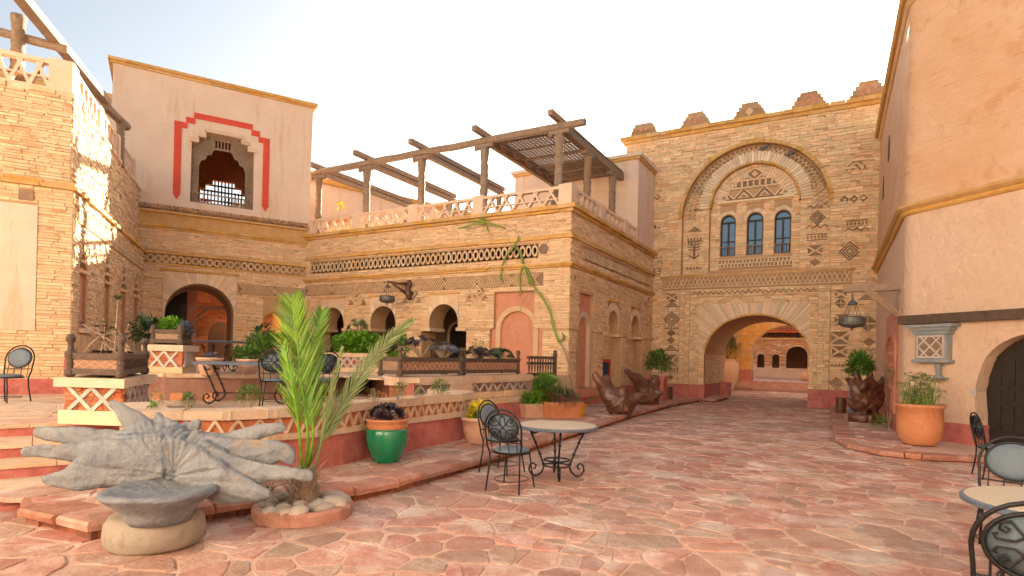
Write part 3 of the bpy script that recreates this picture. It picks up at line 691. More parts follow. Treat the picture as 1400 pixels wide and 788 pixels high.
    PX = [('chain', .35, 9.05, .5), ('steps', .35, 7.72, .5), ('comb', .55, 6.15, .38), ('tri', .55, 6.5, .18), ('sign', .55, 5.72, .36),
          ('solid', .35, 3.86, .22), ('solid', .35, 3.2, .2), ('dia', .35, 2.68, .30), ('cross', .35, 1.82, .30), ('hour', 1.42, 4.5, .22),
          ('tri', 1.42, 4.1, .3), ('dia', 1.42, 3.55, .36), ('solid', 1.42, 2.95, .2), ('row', 1.42, 3.12, .32), ('solid', 1.42, 2.62, .2), ('tri', 1.42, 2.15, .33), ('hour', 1.42, 1.75, .3), ('lat', 1.42, 1.35, .36), ('solid', 1.42, .98, .14),
          ('palm', 2.28, 6.55, .42), ('row', 2.28, 5.75, .35), ('tri', 2.28, 7.4, .28), ('comb', 2.28, 6.98, .3), ('steps', 2.32, 8.35, .28),
          ('comb', 7.1, 8.9, .33), ('zig', 7.05, 8.0, .4), ('dia', 7.05, 7.55, .3), ('zig', 7.05, 7.2, .4), ('lat', 7.05, 6.78, .38), ('hour', 7.0, 6.25, .26), ('solid', 7.0, 5.78, .2),
          ('house', 8.35, 9.2, .32), ('chain', 8.3, 8.1, .5), ('lat', 8.42, 7.15, .38), ('zig', 8.42, 6.92, .4), ('dia', 8.2, 6.1, .38),
          ('hour', 7.93, 4.45, .2), ('cross', 7.93, 4.1, .2), ('tri', 8.75, 4.2, .25), ('hour', 8.0, 3.45, .27), ('cross', 8.85, 3.3, .32), ('hour', 7.93, 2.75, .3), ('solid', 8.9, 2.6, .22), ('hour', 7.93, 2.22, .26), ('zig', 8.85, 2.3, .3), ('row', 7.93, 1.65, .3), ('tri', 8.8, 1.85, .25), ('dia', 7.85, .98, .25), ('dia', 8.45, .98, .25)]
    for k, c, z, s_ in PX:
        o = motif(k, c, z, s_)
        if 1.8 < c < 7.5 and z > 5.4:
            o.location += V((0, .25, 0))
    return g
gatehouse()
# ============================================================ shared pieces
def lattice_row(mb, fr, s0, s1, z0, z1, n, w, o0, o1):
    st = (s1 - s0) / n
    for k in range(n):
        x = s0 + k * st
        flatbar(mb, fr, (x, z0), (x + st, z1), w, o0, o1); flatbar(mb, fr, (x + st, z0), (x, z1), w, o0, o1 + .003)
def diamonds_row(mb, fr, s0, s1, z0, z1, n, o0, o1, hole=.55):
    st = (s1 - s0) / n; zc, b = (z0 + z1) / 2, (z1 - z0) / 2
    for k in range(n):
        c = s0 + (k + .5) * st; a = st * .5
        q = lambda f: [(c + a * f * math.cos(t * math.pi / 4), zc + b * f * math.sin(t * math.pi / 4)) for t in range(8)]
        mb.slab(fr, [q(1.0), q(hole)], o1, o0)
def chevrons(mb, fr, s0, s1, z0, z1, st, w, o0, o1, period=1.5):
    zc = (z0 + z1) / 2; h = (z1 - z0) / 2; x = s0
    while x < s1 - h - .02:
        d = 1 if int((x - s0) / period) % 2 == 0 else -1
        a = x if d > 0 else x + h; b = x + h if d > 0 else x
        flatbar(mb, fr, (a, z1), (b, zc), w, o0, o1); flatbar(mb, fr, (a, z0), (b, zc), w, o0, o1 + .002)
        x += st
def balustrade(parent, fr, posts, z0, z1, th, mat, pw=.42, units=5, ob=0.0):
    for p in posts:
        mb = MB(); mb.fbox(fr, p - pw / 2, p + pw / 2, z0, z1 + .05, ob - th - .06, ob + .03, .006); put('balustrade_post', mb, mat, parent)
    for a, b in zip(posts, posts[1:]):
        s0, s1 = a + pw / 2, b - pw / 2
        rail = MB(); rail.fbox(fr, s0, s1, z1 - .09, z1, ob - th, ob + .01); top = put('balustrade_rail', rail, mat, parent)
        rail = MB(); rail.fbox(fr, s0, s1, z0, z0 + .06, ob - th, ob + .005); put('balustrade_rail', rail, mat, parent)
        rail = MB(); zm = z0 + (z1 - z0) * .38; rail.fbox(fr, s0, s1, zm, zm + .04, ob - th * .8, ob - .02); put('balustrade_rail', rail, mat, parent)
        st = (s1 - s0) / units
        for k in range(units):
            x = s0 + k * st
            for p, q in (((x, z0 + .05), (x + st * .62, z1 - .08)), ((x + st, z0 + .05), (x + st * .38, z1 - .08))):
                bb = MB(); flatbar(bb, fr, p, q, .065, ob - th * .9, ob - .01 + (.004 if p[0] == x else 0)); put('lattice_bar', bb, mat, top)
# ============================================================ arcade building
def arcade():
    g = thing('arcade_building', 'low sandstone building with arcade, carved friezes and balustraded roof terrace', 'building', (-12, 17, 0))
    TOP = 6.32
    cs = [1.60, 4.24, 7.05]
    def opening(c): return [(c - .98, 0), (c - .98, 2.58), (c - .62, 2.66), ] + arch(c - .62, c + .62, 2.91, .62, 16) + [(c + .62, 2.66), (c + .98, 2.58), (c + .98, 0)]
    ops = [opening(c) for c in cs]
    nich = [(8.98, .6), (8.98, 2.62), (9.13, 2.7), (9.13, 3.87), (10.64, 3.87), (10.64, 2.7), (10.97, 2.62), (10.97, .6)]
    out = [(0, 0)]
    for o in ops: out += o
    out += [(FF.L, 0), (FF.L, TOP), (0, TOP)]
    mb = MB(); mb.slab(FF, [out, nich], 0, -.85); put('front_wall', mb, 'mortar', g)
    # rectangular recess heads over each arch are given by projecting hoods
    nb1 = [(3.05, .2), (3.05, 2.58), (3.42, 2.66)] + arch(3.42, 4.66, 2.91, .62, 14) + [(4.66, 2.66), (5.0, 2.58), (5.0, .2)]
    nb2 = [(5.75, .2), (5.75, 2.58), (6.1, 2.66)] + arch(6.1, 7.34, 2.91, .62, 14) + [(7.34, 2.66), (7.7, 2.58), (7.7, .2)]
    nor = [(.62, .75), (.62, 2.62), (.78, 2.7), (.78, 3.87), (2.05, 3.87), (2.05, 2.7), (2.2, 2.62), (2.2, .75)]
    mb = MB(); mb.slab(RF, [[(0.002, 0), (RF.L - .05, 0), (RF.L - .05, TOP), (0.002, TOP)], nb1, nb2, nor], .0, -.35); put('side_wall', mb, 'mortar', g)
    mb = MB(); mb.slab(RF, [[(.4, 0), (RF.L - .05, 0), (RF.L - .05, TOP - .3), (.4, TOP - .3)]], -.352, -.7); put('bay_infill', mb, 'pale', g)
    mb = MB(); mb.box(-21, -7.5, 16.9, 26, TOP - .25, TOP - .01); put('roof_slab', mb, 'plaster', g)
    S = Stones(g, 'stone')
    ex = []
    for c in cs: ex += [('r', c - .98, c + .98, 0, 2.6), ('a', c - .62, c + .62, 2.6, 2.91, .64), ('r', c - .63, c + .63, 2.9, 3.88)]
    ex += [('r', 8.98, 10.97, .6, 2.64), ('r', 9.13, 10.64, 2.6, 3.9)]
    S.fill(FF, .0, FF.L, 4.72, TOP, [('r', .3, 10.75, 4.93, 5.40)], h=(.045, .078), l=(.2, .55), pr=(0, .03))
    S.fill(FF, .0, FF.L, 2.66, 4.58, ex + [('r', .0, 10.95, 4.03, 4.46)], h=(.042, .07), l=(.2, .55), pr=(0, .024))
    S.fill(FF, .0, FF.L, .3, 2.58, ex, h=(.06, .09), l=(.2, .45), o=0, pr=(0, .02))
    rex = [('r', 3.05, 5.0, 0, 2.6), ('r', 3.42, 4.66, 2.6, 3.86), ('r', 5.75, 7.7, 0, 2.6), ('r', 6.1, 7.34, 2.6, 3.86), ('r', .62, 2.2, .7, 2.64), ('r', .78, 2.05, 2.6, 3.9)]
    S.fill(RF, .0, RF.L, 4.72, TOP, [('r', 1.0, 8.8, 4.95, 5.40)], h=(.055, .09), l=(.2, .5), pr=(0, .03))
    S.fill(RF, .0, RF.L, 2.66, 4.58, rex, h=(.05, .08), l=(.2, .48), pr=(0, .024))
    S.fill(RF, .0, RF.L, .7, 2.58, rex, h=(.06, .1), l=(.2, .45), o=0, pr=(0, .03))
    S.fill(RF, 3.0, 7.75, .7, 2.6, [('r', 3.35, 4.6, .55, 1.75)], h=(.06, .11), l=(.2, .5), o=-.35, pr=(0, .03))
    S.fill(RF, 3.3, 7.4, 2.62, 3.7, [('r', 4.7, 6.05, 2, 4)], h=(.05, .09), l=(.2, .4), o=-.35, pr=(0, .02))
    S.finish(300)
    path = [BW.P(0, 0)[:2], FF.P(0, 0)[:2], RF.P(0, 0)[:2], RF.P(9.2, 0)[:2]]
    for z0, z1, o in ((6.32, 6.41, .09), (6.41, 6.53, .2), (5.50, 5.565, .11), (5.565, 5.64, .05), (4.60, 4.665, .06), (4.665, 4.73, .12)):
        put('cornice', band(path[1:], o, z0, z1), 'cornice', g)
    put('impost_course', band(path[1:], .05, 2.585, 2.66, back=-.02), 'cornice', g) if 0 else None
    for c in cs:
        for sg in (-1, 1):
            mb = MB(); mb.fbox(FF, min(c + sg * .56, c + sg * .98), max(c + sg * .56, c + sg * .98), 2.585, 2.70, -.85, .05); put('impost', mb, 'stone', g)
        mb = MB(); mb.fbox(FF, c - .68, c + .68, 3.885, 3.945, -.1, .07); put('arch_hood', mb, 'cornice', g)
        put('arch_voussoirs', ring_stones(FF, c, 2.91, .625, .9, 0, math.pi, 25, -.2, .03, clip=(c - .63, c + .63, 3.87)), 'voussoir', g)
        mb = MB(); mb.slab(FF, [[(c - .63, 2.91), (c - .63, 3.88), (c + .63, 3.88), (c + .63, 2.91)] + arch(c - .62, c + .62, 2.91, .62, 16)[::-1]], .015, -.03); put('spandrel', mb, 'pale', g)
    for c in (4.04, 6.72):
        mb = MB(); mb.fbox(RF, c - .66, c + .66, 3.86, 3.92, -.1, .06); put('arch_hood', mb, 'cornice', g)
        for sg in (-1, 1):
            mb = MB(); mb.fbox(RF, min(c + sg * .58, c + sg * 1.0), max(c + sg * .58, c + sg * 1.0), 2.585, 2.68, -.35, .05); put('impost', mb, 'stone', g)
        put('arch_voussoirs', ring_stones(RF, c, 2.91, .625, .9, 0, math.pi, 21, -.2, .03, clip=(c - .63, c + .63, 3.85)), 'voussoir', g)
    # friezes
    mb = MB(); md = MB()
    md.fbox(FF, .3, 10.75, 4.95, 5.38, -.03, .0); diamonds_row(mb, FF, .3, 10.75, 4.96, 5.37, 46, -.02, .035)
    md.fbox(RF, 1.0, 8.8, 4.97, 5.38, -.03, .0); diamonds_row(mb, RF, 1.0, 8.8, 4.98, 5.37, 34, -.02, .035)
    put('frieze_ring_course', mb, 'relief', g, kind='stuff'); put('frieze_ground', md, 'ringbg', g, kind='stuff')
    mb = MB(); md = MB()
    md.fbox(FF, .02, 10.95, 4.04, 4.45, -.03, .006); chevrons(mb, FF, .05, 10.9, 4.05, 4.44, .098, .034, -.02, .028, 1.38)
    md.fbox(RF, .35, 8.6, 4.06, 4.45, -.03, .004); chevrons(mb, RF, .4, 8.5, 4.07, 4.44, .12, .034, -.02, .024, 1.38)
    for c in (2.92, 5.62, 8.45):
        for a in (.36, .2): mb.slab(FF, [[(c - a, 3.95), (c, 3.95 + a), (c + a, 3.95), (c, 3.95 - a)], [(c - a + .05, 3.95), (c, 3.9 + a), (c + a - .05, 3.95), (c, 4.0 - a)]], .034, -.02)
        diamond(md, FF, c, 3.93, .34, .34, -.02, .01)
        for sg in (-1, 1): tri(md, FF, c + sg * .32, 3.6, .16, .22, -.02, .02)
    put('chevron_bars', mb, 'relief', g, kind='stuff'); put('chevron_ground', md, 'brown', g, kind='stuff')
    mb = MB(); mb.lathe([(.0, 0), (.17, 0), (.17, .03), (.12, .05), (.0, .05)], n=16); mb.v = [FF.P(10.95 + x, 5.2 + y, z) for x, y, z in mb.v]; put('round_boss', mb, 'brown', g)
    # terracotta niches
    for fr, c, hw, w0, sc_ in ((FF, 9.97, .63, 8.98, 1), (RF, 1.41, .5, .62, .8)):
        z1 = 3.87
        mb = MB(); a = hw + .17
        wl = c - a - .35; wr = c + a + .35
        mb.slab(fr, [[(wl, .62), (wr, .62), (wr, 3.86), (wl, 3.86)], [(c - a, .7), (c - a, 2.55)] + arch(c - a, c + a, 2.62, a * .98, 20) + [(c + a, 2.55), (c + a, .7)]], -.12, -.2)
        put('niche_field', mb, 'terra', g)
        mb = MB(); mb.slab(fr, [[(c - a, .7), (c - a, 2.55)] + arch(c - a, c + a, 2.62, a * .98, 20) + [(c + a, 2.55), (c + a, .7)], [(c - hw, .75), (c - hw, 2.5)] + arch(c - hw, c + hw, 2.62, hw * .98, 20) + [(c + hw, 2.5), (c + hw, .75)]], -.07, -.2)
        put('niche_arch_band', mb, 'pale', g)
        mb = MB(); mb.slab(fr, [[(c - hw - .05, .7), (c + hw + .05, .7), (c + hw + .05, 3.6), (c - hw - .05, 3.6)]], -.205, -.3); put('niche_panel', mb, 'terra', g)
        mb = MB()
        for k in range(9):
            for j in range(14):
                x, z = c - hw * .8 + k * hw * .2, 1.15 + j * .1
                mb.fbox(fr, x, x + hw * .13, z, z + .06, -.21, -.195)
        for k in range(8):
            t0, t1 = math.pi * k / 8, math.pi * (k + 1) / 8
            flatbar(mb, fr, (c - .42 * hw / .6 * math.cos(t0), 2.6 + .4 * math.sin(t0)), (c - .42 * hw / .6 * math.cos(t1), 2.6 + .4 * math.sin(t1)), .04, -.21, -.185)
        put('niche_relief', mb, 'terra', g, kind='stuff')
        mb = MB(); mb.fbox(fr, wl + .05, wr - .05, .45, .72, -.2, .12); put('niche_sill', mb, 'terra', g)
    mb = MB(); mb.fbox(RF, .0, 9.2, -.02, .66, -.1, .05); put('side_plinth', mb, 'redp', g)
    mb = MB(); mb.fbox(FF, 11.0, 11.9, -.02, .8, -.1, .04); put('front_plinth', mb, 'redp', g)
    # blue window in the side bay
    mb = MB(); mb.slab(RF, [[(3.38, .62), (4.55, .62), (4.55, 1.72), (3.38, 1.72)], [(3.48, .7), (4.45, .7), (4.45, 1.62), (3.48, 1.62)]], -.24, -.36); w_ = put('side_window', mb, 'redframe', g)
    mb = MB()
    for k in range(4): mb.fbox(RF, 3.49 + k * .24, 3.71 + k * .24, .72, 1.61, -.34, -.30 + .01 * (k % 2))
    put('shutter_boards', mb, 'bluep', w_)
    mb = MB()
    for k in range(9): mb.fbox(RF, 3.5 + k * .115, 3.515 + k * .115, .72, 1.6, -.27, -.255)
    mb.fbox(RF, 3.49, 4.44, 1.1, 1.12, -.275, -.25); put('window_grille', mb, 'black', w_)
    # corridor behind the arcade
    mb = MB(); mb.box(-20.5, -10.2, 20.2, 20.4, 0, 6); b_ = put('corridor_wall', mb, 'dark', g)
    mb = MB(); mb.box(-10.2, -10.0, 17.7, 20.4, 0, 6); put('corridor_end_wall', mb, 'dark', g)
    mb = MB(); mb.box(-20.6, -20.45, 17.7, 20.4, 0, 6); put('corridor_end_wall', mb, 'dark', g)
    for x in (-16.6, -13.9, -11.4):
        fr = Fr((x - .6, 20.19), (x + .6, 20.19)); mb = MB(); mb.slab(fr, [[(0, 1.12), (0, 2.6)] + arch(0, 1.2, 2.6, .6, 12) + [(1.2, 2.6), (1.2, 1.12)], [(.12, 1.12), (.12, 2.6)] + arch(.12, 1.08, 2.6, .48, 12) + [(1.08, 2.6), (1.08, 1.12)]], .08, 0)
        d_ = put('door_surround', mb, 'plaster', g); mb = MB(); mb.slab(fr, [[(.12, 1.12), (.12, 2.6)] + arch(.12, 1.08, 2.6, .48, 12) + [(1.08, 2.6), (1.08, 1.12)]], .03, .0); put('door', mb, 'dwood_shade', d_)
    balustrade(g, FF, [.1, 2.72, 5.52, 8.36, 11.62], 6.53, 7.18, .16, 'balus', ob=-.05)
    balustrade(g, RF, [.23, 2.8, 5.42, 8.05], 6.53, 7.18, .16, 'balus', ob=-.05)
    # iron railing in two arches
    for c in (4.24, 7.05):
        mb = MB()
        for k in range(15): mb.fbox(FF, c - .95 + k * .135, c - .932 + k * .135, 1.12, 1.98, -.6, -.582)
        mb.fbox(FF, c - .97, c + .97, 1.95, 2.02, -.62, -.56); mb.fbox(FF, c - .97, c + .97, 1.2, 1.24, -.61, -.57); put('iron_railing', mb, 'black', g)
    return g
arcade()
# ============================================================ rear wall and tower
def tower():
    g = thing('tower_house', 'pink plastered tower with red stepped window band above an arched stone wall', 'building', (-21, 14, 0))
    TOP = 6.7
    aL, aR = .87, 3.17
    mb = MB(); big = [(aL, 0), (aL, 3.12)] + arch(aL, aR, 3.12, 1.10, 20) + [(aR, 3.12), (aR, 0)]
    c2 = 4.66; sm = [(c2 - .5, 0), (c2 - .5, 2.6)] + arch(c2 - .4, c2 + .4, 2.9, .42, 12) + [(c2 + .5, 2.6), (c2 + .5, 0)]
    mb.slab(BW, [[(-.6, 0)] + big + sm + [(BW.L + .4, 0), (BW.L + .4, TOP), (-.6, TOP)]], 0, -.9); put('rear_wall', mb, 'mortar', g)
    S = Stones(g, 'stone')
    ex = [('r', .78, 3.26, 0, 4.62), ('r', c2 - .5, c2 + .5, 0, 2.7), ('r', c2 - .42, c2 + .42, 2.6, 3.9)]
    S.fill(BW, 0, BW.L, 5.36, 6.3, [], h=(.055, .09), l=(.2, .5), pr=(0, .03))
    S.fill(BW, 0, BW.L, 4.5, 4.84, ex, h=(.055, .08), l=(.2, .5), pr=(0, .02))
    S.fill(BW, 0, BW.L, .6, 4.5, ex + [('r', 3.3, BW.L, 3.95, 4.34)], h=(.055, .085), l=(.2, .45), pr=(0, .025))
    S.finish(260)
    path = [BW.P(-.05, 0)[:2], FF.P(0, 0)[:2]]
    for z0, z1, o in ((6.12, 6.2, .06), (6.2, 6.28, .14), (5.22, 5.28, .10), (5.28, 5.34, .05), (4.82, 4.88, .06)): put('cornice', band(path, o, z0, z1), 'cornice', g)
    mb = MB(); mb.slab(BW, [[(-.1, 6.3), (BW.L, 6.3), (BW.L, 6.72), (-.1, 6.72)]], .04, -.02); put('plain_course', mb, 'cornice', g)
    mb = MB(); md = MB(); md.fbox(BW, .0, BW.L - .02, 4.88, 5.22, -.03, 0); diamonds_row(mb, BW, .02, BW.L - .03, 4.89, 5.21, 24, -.02, .04); put('frieze_ring_course', mb, 'relief', g, kind='stuff'); put('frieze_ground', md, 'ringbg', g)
    mb = MB(); md = MB(); md.fbox(BW, 3.32, BW.L - .02, 3.96, 4.33, -.03, .006); chevrons(mb, BW, 3.35, BW.L - .04, 3.97, 4.32, .098, .034, -.02, .028, 1.2); put('chevron_bars', mb, 'relief', g, kind='stuff'); put('chevron_ground', md, 'brown', g)
    mb = MB(); mb.slab(BW, [[(.78, 0), (.78, 4.62), (3.26, 4.62), (3.26, 0)] + big[::-1]], .025, -.02); put('arch_panel', mb, 'pale', g)
    put('arch_voussoirs', ring_stones(BW, (aL + aR) / 2, 3.12, 1.15, 2, 0, math.pi, 41, -.02, .045, 1.1 / 1.15, clip=(.8, 3.24, 4.6)), 'voussoir', g)
    mb = MB(); mb.fbox(BW, .7, 3.34, 4.62, 4.69, -.05, .09); put('arch_hood', mb, 'cornice', g)
    for x0, x1 in ((.0, .78), (3.26, 3.6)):
        mb = MB(); mb.fbox(BW, x0, x1, 4.3, 4.36, -.05, .05); put('string_course', mb, 'cornice', g)
    mb = MB(); mb.fbox(BW, c2 - .48, c2 + .48, 3.87, 3.93, -.05, .06); put('arch_hood', mb, 'cornice', g)
    mb = MB(); mb.fbox(BW, 3.2, BW.L, 2.6, 2.66, -.05, .04); put('impost_course', mb, 'cornice', g)
    # passage behind the big arch: side wall, rear brick wall with dark arch, timber bracket
    fr = Fr(BW.P(-2.6, 0, -5.2)[:2], BW.P(5.8, 0, -5.2)[:2])
    da, db = 5.2, 6.35
    mb = MB(); mb.slab(fr, [[(0, 0), (da, 0), (da, 2.35)] + arch(da, db, 2.35, .75, 12) + [(db, 2.35), (db, 0), (8.4, 0), (8.4, 4.6), (0, 4.6)]], 0, -.4); put('inner_court_wall', mb, 'orange', g)
    S = Stones(g, 'brick'); S.fill(fr, .3, 8.0, .8, 4.5, [('a', da, db, 0, 2.35, .77)], h=(.07, .1), l=(.2, .4), pr=(0, .02)); S.finish(120, 'brick')
    mb = MB(); mb.fbox(fr, da - .6, db + .6, 0, 3.6, -1.6, -1.5); put('dark_room_wall', mb, 'dwood_shade', g)  # near-black colour puts the archway's shade into this wall
    mb = MB(); mb.fbox(BW, -.2, 1.66, 0, 4.6, -3.3, -2.72); put('passage_shade_panel', mb, 'dwood_shade', g)  # near-black panel standing in for the shade inside the passage
    mb = MB(); mb.fbox(BW, 1.66, 2.06, 0, 4.6, -3.7, -3.2); put('court_pillar', mb, 'terra', g)
    mb = MB(); mb.slab(BW, [[(-.4, 0)] + [(x, z - (.02 if z > .1 else 0)) for x, z in big] + [(4.0, 0), (4.0, 4.75), (-.4, 4.75)]], -.902, -2.7); put('passage_vault', mb, 'dark', g)  # vault deepened and coloured dark to give the passage its shade
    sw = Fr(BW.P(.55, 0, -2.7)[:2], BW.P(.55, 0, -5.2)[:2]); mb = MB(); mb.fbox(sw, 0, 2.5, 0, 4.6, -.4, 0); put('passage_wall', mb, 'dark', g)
    mb = MB(); a = V(BW.P(3.1, 3.62, -3.2)); mb.bar(V(BW.P(1.9, 3.62, -4.6)), V(BW.P(3.3, 3.58, -3.0)), .14, .14); put('timber_beam', mb, 'wood', g)
    mb = MB(); mb.bar(V(BW.P(1.85, 2.9, -4.9)), V(BW.P(2.6, 3.6, -3.9)), .1, .12); put('timber_brace', mb, 'wood', g)
    # tile ledge
    for k in range(46):
        s = .02 + k * .127
        for q in range(2):
            mb = MB(); n = 5; P = []
            for d, z in ((.26 - q * .13, 6.80 + q * .07), (-.02, 6.93 + q * .1)):
                P += [BW.P(s + (q * .063) + .066 * math.cos(math.pi * j / n), z + .062 * math.sin(math.pi * j / n), d + R.uniform(-.01, .01)) for j in range(n + 1)]
                P += [BW.P(s + (q * .063) + .05 * math.cos(math.pi * j / n), z + .045 * math.sin(math.pi * j / n), d) for j in range(n + 1)]
            a, b, c, d_ = 0, n + 1, 2 * n + 2, 3 * n + 3
            fs = []
            for j in range(n): fs += [(a + j, a + j + 1, c + j + 1, c + j), (b + j, d_ + j, d_ + j + 1, b + j + 1), (a + j, b + j, b + j + 1, a + j + 1)]
            mb.add(P, fs); put('roof_tile', mb, 'tile', g)
    mb = MB(); mb.slab(BW, [[(-.1, 6.72), (BW.L, 6.72), (BW.L, 6.79), (-.1, 6.79)]], .2, -.02); put('tile_bed', mb, 'cornice', g)
    # tower
    T0, T1 = -.87, 5.98
    st = [(1.60, 7.28), (1.62, 9.55), (1.86, 9.55), (1.86, 9.78), (2.10, 9.78), (2.10, 10.0), (3.30, 10.0), (3.30, 9.78), (3.54, 9.78), (3.54, 9.55), (3.78, 9.55), (3.78, 7.28)]
    mb = MB(); mb.slab(BW, [[(T0, 6.6), (T1 - .08, 6.6), (T1, 11.8), (T0, 11.8)], st], 0.02, -.45); put('tower_wall', mb, 'plaster', g)
    for a, b in ((T0, T0 + .4), (T1 - .4, T1)):
        fr = Fr(BW.P(T1, 0, -.45)[:2], BW.P(T1, 0, -7)[:2]) if a > 0 else Fr(BW.P(T0, 0, -7)[:2], BW.P(T0, 0, -.45)[:2])
        mb = MB(); mb.fbox(fr, 0, fr.L, 6.6, 11.8, -.4, 0); put('tower_side_wall', mb, 'plaster', g)
    rw = Fr(BW.P(T0, 0, -6.6)[:2], BW.P(T1, 0, -6.6)[:2]); c = 2.05
    ws = [(c - .95, 7.0), (c - .95, 8.05), (c - .72, 8.05), (c - .72, 8.3), (c - .42, 8.3), (c - .42, 8.55), (c + .55, 8.55), (c + .55, 8.3), (c + .85, 8.3), (c + .85, 8.05), (c + 1.08, 8.05), (c + 1.08, 7.0)]
    ws = [(x + 2.0, z + 1.4) for x, z in ws]
    mb = MB(); mb.slab(rw, [[(0, 6.6), (T1 - T0, 6.6), (T1 - T0, 11.8), (0, 11.8)], ws], 0, -.3); put('room_rear_wall', mb, 'orange', g)
    mb = MB(); mb.slab(BW, [[(T0 + .05, 11.5), (T1 - .05, 11.5), (T1 - .05, 11.7), (T0 + .05, 11.7)]], -.46, -7); put('tower_roof', mb, 'orange', g)
    mb = MB(); mb.slab(BW, [[(T0 + .3, 6.75), (T1 - .3, 6.75), (T1 - .3, 6.9), (T0 + .3, 6.9)]], -.46, -6.6); put('room_floor', mb, 'orange', g)
    gr = MB(); c += 2.0
    for k in range(12): gr.fbox(rw, c - .8 + k * .15, c - .74 + k * .15, 8.4, 9.95 if 3 <= k <= 8 else 9.5, -.2, -.15)
    for z in (8.95, 9.4, 9.68): gr.fbox(rw, c - .92, c + 1.05, z, z + .07, -.22, -.14)
    put('room_window_grille', gr, 'dwood_shade', g)
    tp = [BW.P(T0, 0, -7)[:2], BW.P(T0, 0, .02)[:2], BW.P(T1, 0, .02)[:2], BW.P(T1, 0, -7)[:2]]
    put('coping', band(tp, .07, 11.8, 11.88, j=.004, lmin=.8, lmax=1.5, back=-.4), 'cornice', g); put('coping', band(tp, .15, 11.88, 11.98, j=.004, lmin=.8, lmax=1.5, back=-.4), 'cornice', g)
    # red stepped band
    o_, i_ = .26, 0
    def stepband(e):
        return [(1.28 - e, 9.98 + e * .9), (1.46 - e * .2, 9.98 + e * .9), (1.46 - e * .2, 10.2 + e * .9), (1.72 - e * .2, 10.2 + e * .9), (1.72 - e * .2, 10.42 + e * .9), (3.66 + e * .2, 10.42 + e * .9), (3.66 + e * .2, 10.2 + e * .9), (3.92 + e * .2, 10.2 + e * .9), (3.92 + e * .2, 9.98 + e * .9), (4.10 + e, 9.98 + e * .9)]
    A, B = stepband(.24), stepband(0)
    mb = MB(); mb.slab(BW, [[(1.04, 7.5), (1.16, 7.28), (1.28, 7.5)] + B + [(4.10, 7.5), (4.22, 7.28), (4.34, 7.5)] + A[::-1]], .05, 0.0); put('red_stepped_band', mb, 'redframe', g)
    mb = MB(); e = .1
    S2 = [(x + (-e if x < 2.7 else e), z + e) for x, z in st[1:-1]]
    # cream stepped corbels over the window
    for (x0, x1, z0) in ((1.55, 1.86, 9.55), (1.80, 2.10, 9.78), (2.02, 3.38, 10.0), (3.30, 3.60, 9.78), (3.54, 3.85, 9.55)):
        mb = MB(); mb.fbox(BW, x0, x1, z0 - .02, z0 + .13, -.3, .10); put('step_corbel', mb, 'cap', g)
    # carved screen
    mb = MB()
    sc = [(1.60, 7.9), (1.61, 9.54), (1.87, 9.54), (1.87, 9.77), (2.11, 9.77), (2.11, 9.98), (3.29, 9.98), (3.29, 9.77), (3.53, 9.77), (3.53, 9.54), (3.77, 9.54), (3.77, 7.3), (3.5, 7.3), (3.5, 8.75), (3.42, 8.95), (3.28, 9.0), (3.22, 9.18), (3.08, 9.22), (3.04, 9.36), (2.96, 9.45), (2.42, 9.45), (2.34, 9.36), (2.30, 9.22), (2.16, 9.18), (2.10, 9.0), (1.96, 8.95), (1.88, 8.75), (1.88, 7.3), (1.61, 7.3)]
    vents = [[(2.42 + k * .115, 9.53), (2.49 + k * .115, 9.53), (2.49 + k * .115, 9.8), (2.42 + k * .115, 9.8)] for k in range(5)]
    mb.slab(BW, [sc] + vents, -.20, -.28); scr = put('carved_screen', mb, 'wood', g)
    mb = MB()
    for k in range(12):
        for x in (1.64, 1.71, 1.78, 3.54, 3.61, 3.68): mb.fbox(BW, x, x + .035, 7.95 + k * .09, 8.0 + k * .09, -.2, -.175)
    for k in range(9):
        for j in range(4):
            for x0 in (1.68, 3.1): mb.fbox(BW, x0 + k * .065, x0 + .04 + k * .065, 9.28 + j * .065, 9.315 + j * .065, -.2, -.18) if not (x0 > 3 and k > 8) else None
    put('screen_carving', mb, 'wood', scr)
    mb = MB()
    for k in range(17): mb.fbox(BW, 1.66 + k * .128, 1.69 + k * .128, 7.3, 7.68, -.19, -.16)
    for z in (7.32, 7.66): mb.fbox(BW, 1.62, 3.76, z, z + .045, -.2, -.15)
    put('window_railing', mb, 'wood', g)
    return g
tower()
